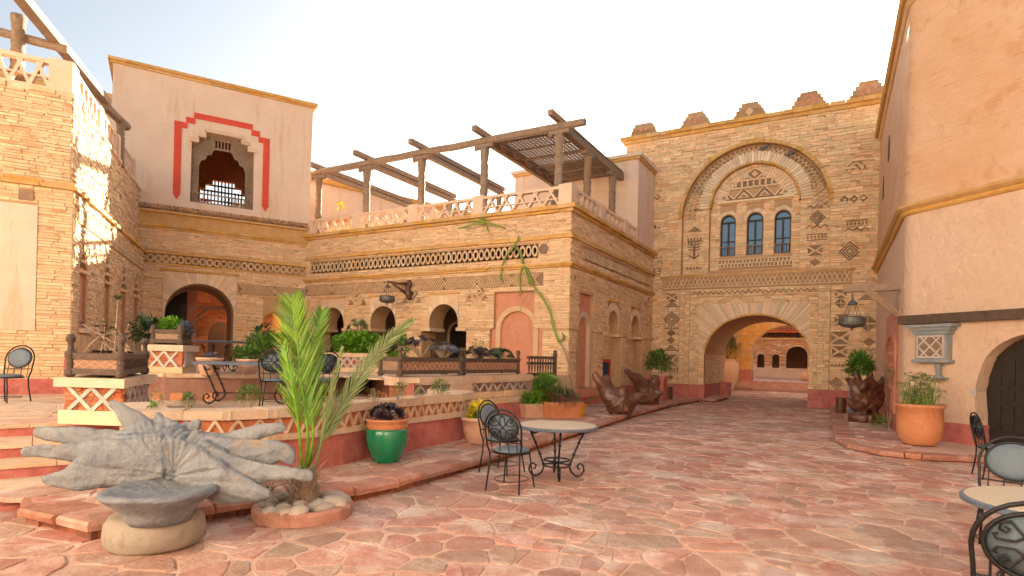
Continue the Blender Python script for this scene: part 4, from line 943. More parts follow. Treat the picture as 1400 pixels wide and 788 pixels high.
# ============================================================ left house
def left_house():
    g = thing('corner_house', 'sandstone corner house with roof balustrade, narrow pointed windows and pink wall panel', 'building', (-17.5, 7, 0))
    # lower storey stands proud of the upper one
    lo = .46
    c0 = V((C_.x, C_.y, 0)) + LF.n * lo + LB.n * .12
    LF2 = Fr(((c0 - LFu * 5).x, (c0 - LFu * 5).y), (c0.x, c0.y)); LB2 = Fr((c0.x, c0.y), ((c0 + LB.u * 9.0).x, (c0 + LB.u * 9.0).y))
    sh = lo
    wins = [(8.42 + .42 - x) for x in (7.92, 5.52, 3.30, 1.30)]
    wh = []
    for c in wins:
        wh.append([(c - .27, 2.17), (c - .27, 3.5), (c - .35, 3.5), (c - .2, 3.72), (c - .24, 3.72), (c - .1, 3.95), (c - .12, 3.95), (c, 4.22), (c + .12, 3.95), (c + .1, 3.95), (c + .24, 3.72), (c + .2, 3.72), (c + .35, 3.5), (c + .27, 3.5), (c + .27, 2.17)])
    mb = MB(); mb.slab(LB2, [[(0, .4), (LB2.L, .4), (LB2.L, 5.2), (0, 5.2)]] + wh, 0, -.4); put('side_wall', mb, 'mortar', g)
    mb = MB(); mb.fbox(LF2, -.5, LF2.L, .4, 5.2, -.4, 0); put('front_wall', mb, 'mortar', g)
    mb = MB(); mb.fbox(LB, 0, LB.L + .4, 5.2, 7.42, -.4, 0); put('upper_side_wall', mb, 'mortar', g)
    mb = MB(); mb.fbox(LF, -.5, LF.L, 5.2, 7.42, -.4, 0); put('upper_front_wall', mb, 'mortar', g)
    rf = MB(); q = [LF.P(0, 0, -.3), LF.P(LF.L, 0, -.3), LB.P(LB.L, 0, -.3), (-27, 8, 0)]; rf.hexa([(x, y, 7.2) for x, y, z in q] + [(x, y, 7.35) for x, y, z in q]); put('roof_slab', rf, 'plaster', g)
    # dark room behind the windows
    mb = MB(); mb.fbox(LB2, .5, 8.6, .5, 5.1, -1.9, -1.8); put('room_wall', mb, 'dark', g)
    S = Stones(g, 'stone')
    S.fill(LF, -.5, LF.L, 5.36, 7.42, [], h=(.05, .085), l=(.16, .45), pr=(0, .04))
    S.fill(LB, 0, LB.L, 5.36, 7.42, [], h=(.05, .085), l=(.14, .4), pr=(0, .045))
    pan = ('r', -.5, 5 - .62, 2.05, 4.78)
    S.fill(LF2, -.5, LF2.L, .98, 5.2, [pan], h=(.05, .085), l=(.18, .5), pr=(0, .03))
    ex = []
    for c in wins: ex += [('r', c - .36, c + .36, 2.1, 3.75), ('r', c - .2, c + .2, 3.7, 4.2)]
    S.fill(LB2, 0, LB2.L, 1.0, 5.2, ex + [('r', .25, LB2.L, 4.55, 4.98)], h=(.05, .085), l=(.14, .42), pr=(0, .035))
    S.finish(300)
    # cornice
    pth = [LF.P(-.5, 0)[:2], LF.P(LF.L, 0)[:2], LB.P(LB.L, 0)[:2]]
    pth2 = [LF2.P(-.5, 0)[:2], LF2.P(LF2.L, 0)[:2], LB2.P(LB2.L, 0)[:2]]
    put('cornice', band(pth2, .10, 5.2, 5.27, back=-.9), 'cornice', g); put('cornice', band(pth2, .03, 5.27, 5.36, back=-.9), 'cornice', g)
    put('cornice', band(pth, .05, 7.42, 7.52, j=.03, lmin=.2, lmax=.5), 'stone', g)
    mb = MB(); md = MB(); md.fbox(LB2, .3, 8.6, 4.56, 4.97, -.03, 0.0)
    lattice_row(mb, LB2, .3, 8.6, 4.74, 4.95, 52, .035, -.02, .04); mb.fbox(LB2, .3, 8.6, 4.69, 4.74, -.03, .05)
    for k in range(110): flatbar(mb, LB2, (.3 + k * .0755, 4.57), (.34 + k * .0755, 4.68), .03, -.02, .04)
    put('frieze_lattice', mb, 'stone', g, kind='stuff'); put('frieze_ground', md, 'brown', g)
    # plain pink panel on the front
    mb = MB(); mb.slab(LF2, [[(-.5, 2.05), (4.38, 2.05), (4.38, 4.77), (-.5, 4.77)]], .035, -.02); put('plaster_panel', mb, 'plaster', g)
    mb = MB(); mb.fbox(LF2, 4.05, 4.30, 4.86, 5.1, -.03, .04); put('carved_vent', mb, 'brown', g)
    # windows with shutters and sills
    for c in wins:
        mb = MB()
        for z in range(8): mb.fbox(LB2, c - .26, c - .02, 2.2 + z * .17, 2.24 + z * .17, -.2, -.17)
        for x in (-.26, -.14, -.03): mb.fbox(LB2, c + x, c + x + .03, 2.18, 3.6, -.195, -.165)
        W = put('window_lattice', mb, 'olive', g)
        mb = MB(); mb.fbox(LB2, c + .0, c + .27, 2.18, 3.62, -.38, -.06); put('window_frame', mb, M['terra'], W)
        mb = MB(); mb.fbox(LB2, c - .36, c + .38, 2.05, 2.16, -.2, .12); put('window_sill', mb, 'pale', g)
        for k, (a, z) in enumerate(((.36, 3.46), (.24, 3.70), (.14, 3.93))):
            mb = MB(); mb.fbox(LB2, c - a - .04, c + a + .04, z, z + .07, -.12, .06 - k * .01); put('window_step', mb, 'stone', g)
        mb = MB()
        for k in range(9): flatbar(mb, LB2, (c - .4 + k * .1, 1.55), (c - .34 + k * .1, 2.0), .04, -.02, .05)
        put('slanted_stones', mb, 'stone', g)
    # red plinth
    mb = MB(); mb.fbox(LF2, -.5, LF2.L + .05, .4, 1.0, -.1, .05); put('plinth', mb, 'redp', g)
    mb = MB(); mb.fbox(LB2, -.05, 1.0, .4, 1.45, -.1, .06); put('corner_plinth', mb, 'redp', g)
    mb = MB(); mb.fbox(LB2, 1.0, LB2.L, .4, 1.15, -.1, .05); put('side_plinth', mb, 'redp', g)
    balustrade(g, LF, [-.4, 1.9, 4.78], 7.52, 8.20, .18, 'balus', pw=.44, units=7, ob=-.02)
    balustrade(g, LB, [.24, 2.72, 5.05, 7.4], 7.52, 8.20, .18, 'balus', pw=.40, ob=-.02)
    return g
left_house()
# ============================================================ right house (plastered), with an added bounce-light wing behind the camera
def right_house():
    g = thing('plastered_house', 'ochre plastered house with moulded cornices, timber lintel and dark arched door', 'building', (2.2, 17, 0))
    # plan path: gate end -> rounded corner -> front
    a = V((1.12, 26.2, 0)); c = V((C1[0], C1[1], 0)); u1 = (c - a).normalized(); u2 = RBF.u; r_ = .26
    def corner(off):
        p0, p2 = c - u1 * r_, c + u2 * r_
        pts = []
        for i in range(7):
            t = i / 6; p = p0 * (1 - t) ** 2 + c * 2 * t * (1 - t) + p2 * t * t; pts.append((p.x, p.y))
        return pts
    cor = corner(0); pa = [(a.x, a.y)] + cor
    e_ = V(RBF.P(r_, 0)); end = V(RBF.P(9.5, 0))
    full = pa + [(end.x, end.y)]
    # lower walls: side + corner by sweep, front by slab with the door arch
    mb = MB(); sweep(mb, pa, [(0, 0), (0, 5.2), (-.5, 5.2), (-.5, 0)]); put('side_wall', mb, 'rplaster', g, smooth=False)
    dc, dw = 2.72, 1.08                      # door centre and half width
    door = [(dc - dw, -.02), (dc - dw, .55), (dc - dw - .06, 1.2), (dc - dw, 1.5)] + arch(dc - dw * .96, dc + dw * .96, 1.55, .85, 20)[1:-1] + [(dc + dw, 1.5), (dc + dw + .06, 1.2), (dc + dw, .55), (dc + dw, -.02)]
    mb = MB(); mb.slab(RBF, [[(r_, -.02)] + door + [(9.5, -.02), (9.5, 5.2), (r_, 5.2)]], 0, -.5); put('front_wall', mb, 'rplaster', g)
    di = [(dc - dw + .0, .02), (dc - dw + .0, 1.45)] + arch(dc - dw, dc + dw, 1.45, .85, 20) + [(dc + dw, .02)]
    mb = MB(); mb.slab(RBF, [[(dc - 1.4, 0), (dc + 1.4, 0), (dc + 1.4, 2.7), (dc - 1.4, 2.7)]], -.36, -.52); D = put('door', mb, 'dwood_shade', g)
    for k in range(9):
        mb = MB(); x = dc - dw + k * .245; mb.fbox(RBF, x, x + .235, .02, 2.45, -.37, -.335); put('plank', mb, 'dwood_shade', D)
    for z in (.35, .95, 1.25, 1.9):
        mb = MB(); mb.fbox(RBF, dc - dw, dc + dw, z, z + .10, -.34, -.31); put('door_rail', mb, 'dwood_shade', D)
    # plinth
    mb = MB(); sweep(mb, subdiv(pa[:1] + cor, .5), [(.045, -.02), (.045, .5), (.0, .52), (-.1, .52), (-.1, -.02)]); put('side_plinth', mb, 'redp', g)
    mb = MB(); mb.fbox(RBF, r_ - .05, dc - dw + .03, -.02, .52, -.34, .045); put('front_plinth', mb, 'redp', g)
    mb = MB(); mb.fbox(RBF, dc + dw - .03, 9.5, -.02, .52, -.34, .045); put('front_plinth', mb, 'redp', g)
    # cornice, upper storey, top cornice
    put('cornice', band(full, .09, 5.2, 5.29, j=.006, lmin=.8, lmax=1.4, back=-.3), 'cornice', g) if 0 else None
    for z0, z1, o, o2 in ((5.2, 5.30, .05, .09), (5.30, 5.42, .12, .19)):
        mb = MB(); sweep(mb, subdiv(full, .6), [(-.1, z0), (o, z0), (o2, (z0 + z1) / 2), (o2, z1), (-.1, z1)]); put('cornice', mb, 'cornice', g)
    mb = MB(); sweep(mb, full, [(.03, 5.42), (.02, 6.5), (.0, 10.15), (-.5, 10.15), (-.5, 5.42)]); put('upper_wall', mb, 'oplaster', g)
    for z0, z1, o in ((10.15, 10.3, .08), (10.3, 10.45, .2)):
        mb = MB(); sweep(mb, subdiv(full, .6), [(-.2, z0), (o - .05, z0), (o, (z0 + z1) / 2), (o, z1), (-.2, z1)]); put('roof_cornice', mb, 'cornice', g)
    # exposed rough courses under the cornice
    S = Stones(g, 'cornice')
    S.fill(RBF, .62, 7, 4.86, 5.16, [], h=(.04, .07), l=(.2, .6), o=-.022, pr=(0, .014)); S.fill(Fr(pa[0], pa[1]), 3.5, 9.2, 4.7, 5.16, [], h=(.04, .07), l=(.2, .6), o=-.02, pr=(0, .014)); S.finish(60)
    # timber lintel
    mb = MB()
    P = [(0.02, 2.66), (3.1, 2.655), (6, 2.66)]
    mb.fbox(RBF, -.02, 5.8, 2.665, 2.865, -.1, .16, .0); put('timber_lintel', mb, 'pwood', g)
    # lattice niche box
    N = MB(); N.fbox(RBF, .42, 1.12, 1.86, 2.42, -.05, .17); nb = put('niche_box', N, 'bluegrey', g)
    for z0, z1, e, o in ((2.42, 2.50, .05, .2), (2.50, 2.57, .10, .24), (2.57, 2.63, .16, .28)):
        mb = MB(); mb.fbox(RBF, .42 - e, 1.12 + e, z0, z1, -.05, o); put('niche_moulding', mb, 'bluegrey', nb)
    mb = MB(); mb.fbox(RBF, .36, 1.18, 1.80, 1.86, -.05, .2); put('niche_sill', mb, 'bluegrey', nb)
    mb = MB(); mb.fbox(RBF, .50, 1.04, 1.93, 2.36, .17, .176); put('niche_ground', mb, 'brown', nb)
    mb = MB()
    for k in range(-2, 3):
        for sg in (-1, 1):
            x0 = .77 + k * .27 - sg * .215; x1 = x0 + sg * .43; z0, z1 = 1.93, 2.36
            pts = []
            for t in (0, 1): pts.append((x0 + (x1 - x0) * t, z0 + (z1 - z0) * t))
            t0, t1 = 0, 1
            lo, hi = .5, 1.04
            if x0 != x1:
                ta, tb = sorted(((lo - x0) / (x1 - x0), (hi - x0) / (x1 - x0))); t0, t1 = max(0, ta), min(1, tb)
            if t1 - t0 > .12: flatbar(mb, RBF, (x0 + (x1 - x0) * t0, z0 + (z1 - z0) * t0), (x0 + (x1 - x0) * t1, z0 + (z1 - z0) * t1), .028, .17, .195 + (.004 if sg > 0 else 0))
    mb.fbox(RBF, .47, 1.07, 1.90, 1.935, .17, .2); mb.fbox(RBF, .47, 1.07, 2.355, 2.39, .17, .2); mb.fbox(RBF, .47, .505, 1.935, 2.355, .17, .2); mb.fbox(RBF, 1.035, 1.07, 1.935, 2.355, .17, .2)
    put('niche_lattice', mb, 'white', nb)
    # small shelf with a lamp base
    mb = MB(); mb.fbox(RBF, .76, 1.06, 1.44, 1.48, -.02, .2); sh = put('wall_shelf', mb, 'bluegrey', g)
    mb = MB(); mb.lathe([(.01, 0), (.09, 0), (.09, .03), (.04, .05), (.05, .2), (.075, .28), (.03, .3), (.0, .3)], RBF.P(.9, 1.48, .1), 10); put('lamp_base', mb, 'bluegrey', sh)
    mb = MB(); mb.fbox(RBF, 1.52, 1.625, 1.12, 1.27, .0, .014); put('door_plate', mb, 'white', g)
    # terracotta blind arch on the side wall
    fr = Fr(pa[0], pa[1]); mb = MB(); mb.fbox(fr, 5.2, 9.1, .5, 3.15, -.02, .02); put('side_panel', mb, 'terra', g)
    mb = MB(); mb.slab(fr, [[(5.6, .5), (5.6, 2.0)] + arch(5.6, 8.7, 2.0, .75, 12) + [(8.7, 2.0), (8.7, .5)], [(5.9, .5), (5.9, 1.95)] + arch(5.9, 8.4, 1.95, .55, 12) + [(8.4, 1.95), (8.4, .5)]], .07, 0); put('side_arch_band', mb, 'terra', g)
    mb = MB()
    for k in range(5):
        for j in range(4): diamond(mb, fr, 6.3 + k * .45, 1.1 + j * .3, .14, .1, .0, .05)
    put('side_arch_relief', mb, 'terra', g)
    for s_, z in ((4.4, 8.1), (2.4, 7.4)):
        mb = MB(); mb.slab(fr, [[(s_, z), (s_ + .5, z), (s_ + .5, z + .5), (s_ + .25, z + .8), (s_, z + .5)]], .025, -.02); put('slit_vent', mb, 'dwood_shade', g)
    # unseen wing added behind the camera to bounce sunlight into the court
    w0 = (end.x, end.y)
    path = [w0, (9.5, 4), (9.5, -7), (-16, -7), (-24, -2)]
    mb = MB(); sweep(mb, path, [(0, 0), (0, 9.7), (-.5, 9.7), (-.5, 0)]); put('bounce_wing_wall', mb, 'wing', g)
    mb = MB(); sweep(mb, path, [(-.2, 9.7), (.15, 9.7), (.2, 10), (-.2, 10)]); put('bounce_wing_cornice', mb, 'cornice', g)
    return g
right_house()
# ============================================================ things on the roof and behind
def roof_blocks():
    t = thing('stair_block', 'plain pink roof block between pergola and gatehouse', 'building', (-10.4, 25, 6.3))
    mb = MB(); mb.box(-13.35, -7.48, 23.6, 25.94, 6.32, 10.05); put('wall', mb, 'plaster', t)
    mb = MB(); mb.box(-13.43, -7.40, 23.52, 25.96, 10.05, 10.16); mb2 = put('coping', mb, 'cornice', t)
    mb = MB(); mb.box(-13.5, -7.33, 23.45, 25.97, 10.16, 10.30); put('coping', mb, 'plaster', t)
    # orange building with arch behind the pergola
    fr = Fr((-22.6, 20.4), (-18.2, 33.5)); t = thing('roof_house', 'orange house with dark arched opening behind the pergola', 'building', fr.P(4, 6, 0))
    c = 1.55; a = [(c - 1.35, 6.0)] + arch(c - 1.35, c + 1.35, 7.35, 1.05, 16) + [(c + 1.35, 6.0)]
    mb = MB(); mb.slab(fr, [[(-1.5, 0), (-1.5, 10.1), (13.5, 10.1), (13.5, 0), (c + 1.35, 0)] + a[::-1] + [(c - 1.35, 0)]], 0, -.5); put('wall', mb, 'plaster', t)
    mb = MB(); mb.fbox(fr, -1, 5, 5, 9, -2.6, -2.5); put('inner_wall', mb, 'orange', t)
    put('arch_band', ring_stones(fr, c, 7.35, 1.35, 1.55, 0, math.pi, 24, -.1, .04, 1.05 / 1.35), 'orange', t)
    mb = MB(); mb.fbox(fr, -1.6, 13.6, 10.1, 10.34, -.6, .15); put('coping', mb, 'cornice', t)
    fr = Fr(BW.P(-4.6, 0, -1.2)[:2], BW.P(-.9, 0, -1.2)[:2]); t = thing('rear_annex', 'small pink wall with ochre coping left of the tower', 'building', fr.P(2, 7, 0))
    mb = MB(); mb.fbox(fr, 0, 3.68, 5, 10.9, -3, 0); put('wall', mb, 'plaster', t); mb = MB(); mb.fbox(fr, -.1, 3.68, 10.9, 11.1, -3.1, .1); put('coping', mb, 'cornice', t)
roof_blocks()
def turned_post(p, z0, z1, r, n=10):
    mb = MB(); H = z1 - z0; prof = []
    k = 26
    for i in range(k + 1):
        f = i / k; rr = r * (1 + .10 * math.sin(f * 60)) * (1 - .12 * f)
        if f < .08 or f > .9: rr = r * 1.05
        prof.append((rr, f * H))
    mb.lathe([(.001, 0)] + prof + [(.001, H)], (p[0], p[1], z0), n); return mb
def pergola():
    t = thing('roof_pergola', 'weathered timber pergola with turned posts on the roof terrace', 'pergola', (-14, 18, 6.32))
    Y = 17.5; zs = 9.22
    xs = [-19.46, -16.73, -13.96, -11.16, -8.25]
    for x in xs: put('post', turned_post((x, Y), 6.32, zs - .12, .15), 'wood', t, smooth=True)
    for y in (19.85, 22.5): put('post', turned_post((-8.2, y), 6.32, zs - .12, .15), 'wood', t, smooth=True)
    for x in xs:
        mb = MB(); mb.bar((x - .38, Y, zs - .06), (x + .38, Y, zs - .06), .2, .13); mb.lathe([(.01, 0), (.06, 0), (.06, .16), (.01, .16)], (x - .3, Y - .08, zs - .2), 8); put('post_bracket', mb, 'wood', t)
    for y in (19.85, 22.5):
        mb = MB(); mb.bar((-8.2, y - .4, zs - .06), (-8.2, y + .4, zs - .06), .2, .13); put('post_bracket', mb, 'wood', t)
    mb = MB(); pts = [(-20.15 + i * .64, Y + R.uniform(-.015, .015), zs + .14 + R.uniform(-.012, .012)) for i in range(21)]
    mb.tube(pts, [.135 + R.uniform(-.008, .008) for _ in pts], 8); put('main_beam', mb, 'wood', t)
    mb = MB(); mb.bar((-8.2, Y - .1, zs + .13), (-8.2, 24.6, zs + .13), .2, .24); put('side_beam', mb, 'wood', t)
    for x in xs:
        mb = MB(); mb.bar((x - .02, Y - .7, zs + .36), (x + .0, 24.5 if x > -12 else 23.6, zs + .34), .17, .18); put('cross_beam', mb, 'wood', t)
        if x < -10:
            mb = MB(); mb.bar((x + .0, Y + .2, zs + .13), (x, 23.6, zs + .11), .17, .16); put('cross_beam', mb, 'wood', t)
            put('post', turned_post((x, 23.2), 6.32, zs + .0, .13), 'wood', t, smooth=True)
    # woven cane shade over the end bay
    c = MB(); x0, x1, y0, y1 = -11.05, -8.1, 17.75, 24.4; z = zs + .30
    n = 20; m_ = 42
    for i in range(n): x = x0 + (x1 - x0) * (i + .5) / n; c.bar((x, y0, z), (x, y1, z - .02), .10, .014)
    for j in range(m_): y = y0 + (y1 - y0) * (j + .5) / m_; c.bar((x0, y, z + .016), (x1, y, z + .016), .105, .012)
    put('cane_mat', c, 'wood', t, kind='stuff')
    for k in range(7):
        y = 18.2 + k * .98; mb = MB(); mb.tube([(x0 - .0, y, z - .06), ((x0 + x1) / 2, y + .02, z - .05), (x1, y, z - .06)], .04, 6); put('mat_pole', mb, 'wood', t)
        mb = MB(); mb.tube([(x0 - .02 + .0, y + .2 + q * .11, z - .03 - .12 * math.sin(math.pi * q / 5)) for q in range(6)], .035, 6); put('mat_roll', mb, 'terra', t)
pergola()
def left_pergola():
    t = thing('corner_pergola', 'timber beams of a pergola above the corner house roof', 'pergola', (-16.5, 6.5, 7.35))
    p = V(LF.P(3.93, 7.35, -.45)); put('post', turned_post(p, 7.35, 9.2, .14), 'wood', t, smooth=True)
    d1 = V((-.799, .601, 0)); 
    z = 8.95
    def on(px, py, zz):
        dx, dy = px - 700, 489 - py; u = dx * math.cos(ROLL) - dy * math.sin(ROLL); v = dx * math.sin(ROLL) + dy * math.cos(ROLL)
        r_ = FWD + RT * (u / FPX) + UP * (v / FPX); k = (zz - EYE) / r_.z; return V((0, 0, EYE)) + r_ * k
    a, b = on(38, 8, z), on(146, 140, z); d = (b - a).normalized(); a = a - d * 1.6
    mb = MB(); mb.bar(a, b, .24, .2); put('long_beam', mb, 'wood', t)
    a, b = on(8, 46, z - .17), on(92, 68, z - .17); d = (b - a).normalized()
    mb = MB(); mb.tube([a - d * 1.2, a, (a + b) / 2, b], [.10, .10, .11, .10], 8); put('cross_beam', mb, 'wood', t)
    a = on(152, 152, z - .16); mb = MB(); mb.tube([a + V((.25, -.3, 0)), a + V((-.9, .9, 0))], .13, 8); put('cross_beam', mb, 'wood', t)
    put('post', turned_post(a + V((-.55, .55, 0)), 7.35, z - .2, .12), 'wood', t, smooth=True)
left_pergola()
# ============================================================ court seen through the gate
def far_court():
    fr = Fr((-9.5, 39.5), (4, 39.5)); t = thing('inner_gate_wall', 'orange stone wall with second arch seen through the gateway', 'wall', (-3, 39.5, 0))
    a0, a1 = 4.55, 8.9; A = [(a0, .0), (a0, 2.3)] + arch(a0, a1, 2.3, 1.75, 24) + [(a1, 2.3), (a1, .0)]
    mb = MB(); mb.slab(fr, [[(0, 0)] + A + [(13.5, 0), (13.5, 8), (0, 8)]], 0, -.9); put('wall', mb, 'cornice', t)
    S = Stones(t, 'cornice'); S.fill(fr, 2.0, 11, 1.2, 5.5, [('a', a0, a1, 0, 2.3, 1.78)], h=(.09, .14), l=(.25, .5), pr=(0, .02)); S.finish(80)
    mb = MB(); mb.fbox(fr, 2, a0 + .04, 0, 1.25, -.92, .06); put('plinth', mb, 'redp', t); mb = MB(); mb.fbox(fr, a1 - .04, 12, 0, 1.25, -.92, .06); put('plinth', mb, 'redp', t)
    # side wall with dark arch at the left of the court
    fs = Fr((-5.6, 31.2), (-5.6, 39.4)); t2 = thing('inner_side_wall', 'stone side wall with dark archway behind the big jar', 'wall', (-5.6, 35, 0))
    A = [(2.6, 0), (2.6, 2.0)] + arch(2.6, 7.2, 2.0, 1.3, 16) + [(7.2, 2.0), (7.2, 0)]
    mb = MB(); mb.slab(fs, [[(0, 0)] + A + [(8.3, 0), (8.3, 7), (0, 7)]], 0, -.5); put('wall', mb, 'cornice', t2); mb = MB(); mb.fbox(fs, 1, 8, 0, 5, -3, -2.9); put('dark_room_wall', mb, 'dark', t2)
    # steps
    for k in range(4):
        mb = MB(); mb.box(-6, 3.5, 38.2 + k * .38, 41 + k * .1 if k == 3 else 46, -.02, .14 * (k + 1)); o = put('stone_step', mb, 'kerb', None, kind='structure')
    mb = MB(); mb.box(-14, 6, 40.4, 52, -.02, .555); put('court_floor', mb, 'flag', None, kind='structure')
    # far house
    f2 = Fr((-11, 50), (5, 51)); t3 = thing('far_house', 'distant courtyard house with red tiled eaves and three dark arches', 'building', (-4, 51, .55))
    hs = [(5.41, .27, 2.2), (6.5, .26, 2.2), (8.0, .75, 2.4)]; loops = [[(0, .5), (16, .5), (16, 3.6), (0, 3.6)]]
    for c, hw, zz in hs: loops.append([(c - hw, 1.35), (c - hw, zz)] + arch(c - hw, c + hw, zz, hw * .9, 12) + [(c + hw, zz), (c + hw, 1.35)])
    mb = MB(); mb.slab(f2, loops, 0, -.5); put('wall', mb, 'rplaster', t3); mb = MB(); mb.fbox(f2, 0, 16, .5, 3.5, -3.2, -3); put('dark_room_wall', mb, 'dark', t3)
    S = Stones(t3, 'brick'); S.fill(f2, 4, 12, 1.5, 3.5, [('a', c - hw, c + hw, 1, zz, hw * .9) for c, hw, zz in hs], h=(.1, .15), l=(.3, .6), pr=(0, .02)); S.finish(40, 'brick')
    mb = MB(); mb.fbox(f2, 0, 16, 3.6, 3.72, -.3, .3); put('eaves_board', mb, 'cornice', t3)
    for k in range(30): mb = MB(); mb.fbox(f2, 3 + k * .28, 3.1 + k * .28, 3.72, 4.1, -.2, .35); put('rafter', mb, 'dwood_shade', t3)
    mb = MB(); mb.slab(f2, [[(0, 3.7), (16, 3.7), (16, 4.3), (0, 4.3)]], -.1, -.3); put('eaves_wall', mb, 'orange', t3)
    mb = MB(); P = f2.P; mb.hexa([P(0, 4.12, .6), P(16, 4.12, .6), P(16, 4.12, -4), P(0, 4.12, -4), P(0, 4.22, .6), P(16, 4.22, .6), P(16, 6.9, -4), P(0, 6.9, -4)]); put('roof', mb, 'rtile', t3)
    mb = MB(); mb.fbox(f2, -4, 20, .5, 12, -9, -8.5); put('sun_blocker', mb, 'rplaster', t3)  # unseen block added to keep low sun out of the gate court
    for k in range(34):
        mb = MB(); mb.tube([P(2 + k * .3, 4.25, .62), P(2 + k * .3, 6.93, -4)], .09, 6); put('roof_tile_row', mb, 'rtile', t3)
far_court()
# ============================================================ ledges, terrace, steps
L1, L2, LZ = .68, 1.20, .16
def kerbed_ledge(name, path, inner, z, seed, smallx):
    mb = MB(); ip = []
    for i, p in enumerate(path):
        a, b = path[max(i - 1, 0)], path[min(i + 1, len(path) - 1)]; fr = Fr(a, b); ip.append((p[0] - fr.n.x * .13, p[1] - fr.n.y * .13))
    hslab(mb, ip + inner, -.02, z - .02); st = put(name, mb, 'joint', None, kind='structure')
    for a, b in zip(path, path[1:]):
        fr = Fr(a, b); s = 0
        while s < fr.L - .02:
            l = R.uniform(.4, .8); e = min(fr.L, s + l)
            if fr.L - e < .25: e = fr.L
            d = R.uniform(.26, .4); mb = MB(); oo = R.uniform(.0, .04); q = lambda: R.uniform(-.012, .012)
            zt = z + R.uniform(-.006, .01)
            b4 = [fr.P(s + .006, 0, oo), fr.P(e - .006, 0, oo + q()), fr.P(e - .006, 0, -d), fr.P(s + .006, 0, -d)]
            m1 = [fr.P(s + .012, 0, oo + .012), fr.P(e - .012, 0, oo + .012 + q()), fr.P(e - .01, 0, -d), fr.P(s + .01, 0, -d)]
            t4 = [fr.P(s + .018, 0, oo - .012), fr.P(e - .018, 0, oo - .012 + q()), fr.P(e - .014, 0, -d), fr.P(s + .014, 0, -d)]
            vs = [(x, y, z - .085) for x, y, _ in b4] + [(x, y, z - .03) for x, y, _ in m1] + [(x, y, zt + q() * .5) for x, y, _ in t4]
            mb.add(vs, [(3, 2, 1, 0)] + [(i, (i + 1) % 4, (i + 1) % 4 + 4, i + 4) for i in range(4)] + [(i + 4, (i + 1) % 4 + 4, (i + 1) % 4 + 8, i + 8) for i in range(4)] + [(8, 9, 10, 11)])
            put('kerb_stone', mb, 'kerb', st); s = e
        mb = MB(); s = 0
        while s < fr.L - .03:
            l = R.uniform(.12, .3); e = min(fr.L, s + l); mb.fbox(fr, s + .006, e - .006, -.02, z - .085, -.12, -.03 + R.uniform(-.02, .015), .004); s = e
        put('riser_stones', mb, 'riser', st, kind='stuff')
    return st
LP = [(-7.2, 2.75), (-6.85, 2.6), (-5.75, 2.68), (-5.42, 3.65), (-5.2, 4.35), (-4.85, 4.98), (-4.74, 5.6), (-4.76, 7.2), (-4.84, 9.1), (-5.05, 12.7), (-5.27, 16.2), (-5.42, 21.9), (-5.15, 25.3), (-4.55, 25.5), (-4.5, 28.5)]
lg = kerbed_ledge('ledge_pavement', LP, [(-5.3, 28.5), (-5.3, 26.1), (-7.3, 26), (-7.3, 3.3)], LZ, 1, 0)
def edge_x(path, y):
    for a, b in zip(path, path[1:]):
        if min(a[1], b[1]) <= y <= max(a[1], b[1]) and abs(a[1] - b[1]) > .2: return a[0] + (b[0] - a[0]) * (y - a[1]) / (b[1] - a[1])
    return None
def in_l(p):
    x = edge_x(LP[2:], p[1]); return x is not None and p[0] < x - .40 and 2.9 < p[1] < 25.5
pave(lg, voronoi(-8, -4.5, 2.8, 14, .40, .36, 21) + voronoi(-8, -4.5, 14, 26, .55, .34, 22), LZ, .05, .014, 120, 'ledge', 23, in_l)
RP = [(-.35, 25.6), (-.18, 19.4), (-.05, 14.6), (.18, 13.6), (.65, 13.0), (1.3, 12.85), (2.1, 13.15), (3.4, 13.4)]
rg = kerbed_ledge('side_pavement', RP, [(3.4, 14.3), (1.3, 16.4), (1.2, 25.9), (-.3, 25.9)], .11, 2, 0)
pave(rg, voronoi(-.6, 3.2, 12.9, 26, .42, .36, 31), .11, .05, .014, 60, 'ledge', 33, lambda p: (edge_x(RP[:5], p[1]) or 9) + .42 < p[0] < 1.2 if p[1] > 13.3 else False)
# steps on the left
ST = Fr((-9.55, 3.45), (-9.55 + .37, 3.45 + .93))
ss = None
stp = MB(); stp.fbox(ST, -5, 1.4, -.02, .05, -.3, 2.2); ss = put('terrace_steps', stp, 'redp', None, kind='structure')
for z, o in ((.66, .0), (.50, .80), (.34, 1.36), (.175, 1.86)):
    e = 1.9 if z > .4 else (1.75 if z > .2 else 1.45)
    mb = MB(); mb.fbox(ST, -5, e, -.02, z - .045, -.4, o - .03); put('step_riser', mb, 'redp', ss)
    s = -5
    while s < e - .01:
        l = R.uniform(.6, 1.1); t = min(e, s + l)
        if e - t < .3: t = e
        mb = MB(); mb.fbox(ST, s + .004, t - .004, z - .045, z + R.uniform(0, .008), -.4 if z > .6 else o - 1.0, o + R.uniform(-.005, .012)); put('step_tread', mb, 'cap', ss); s = t
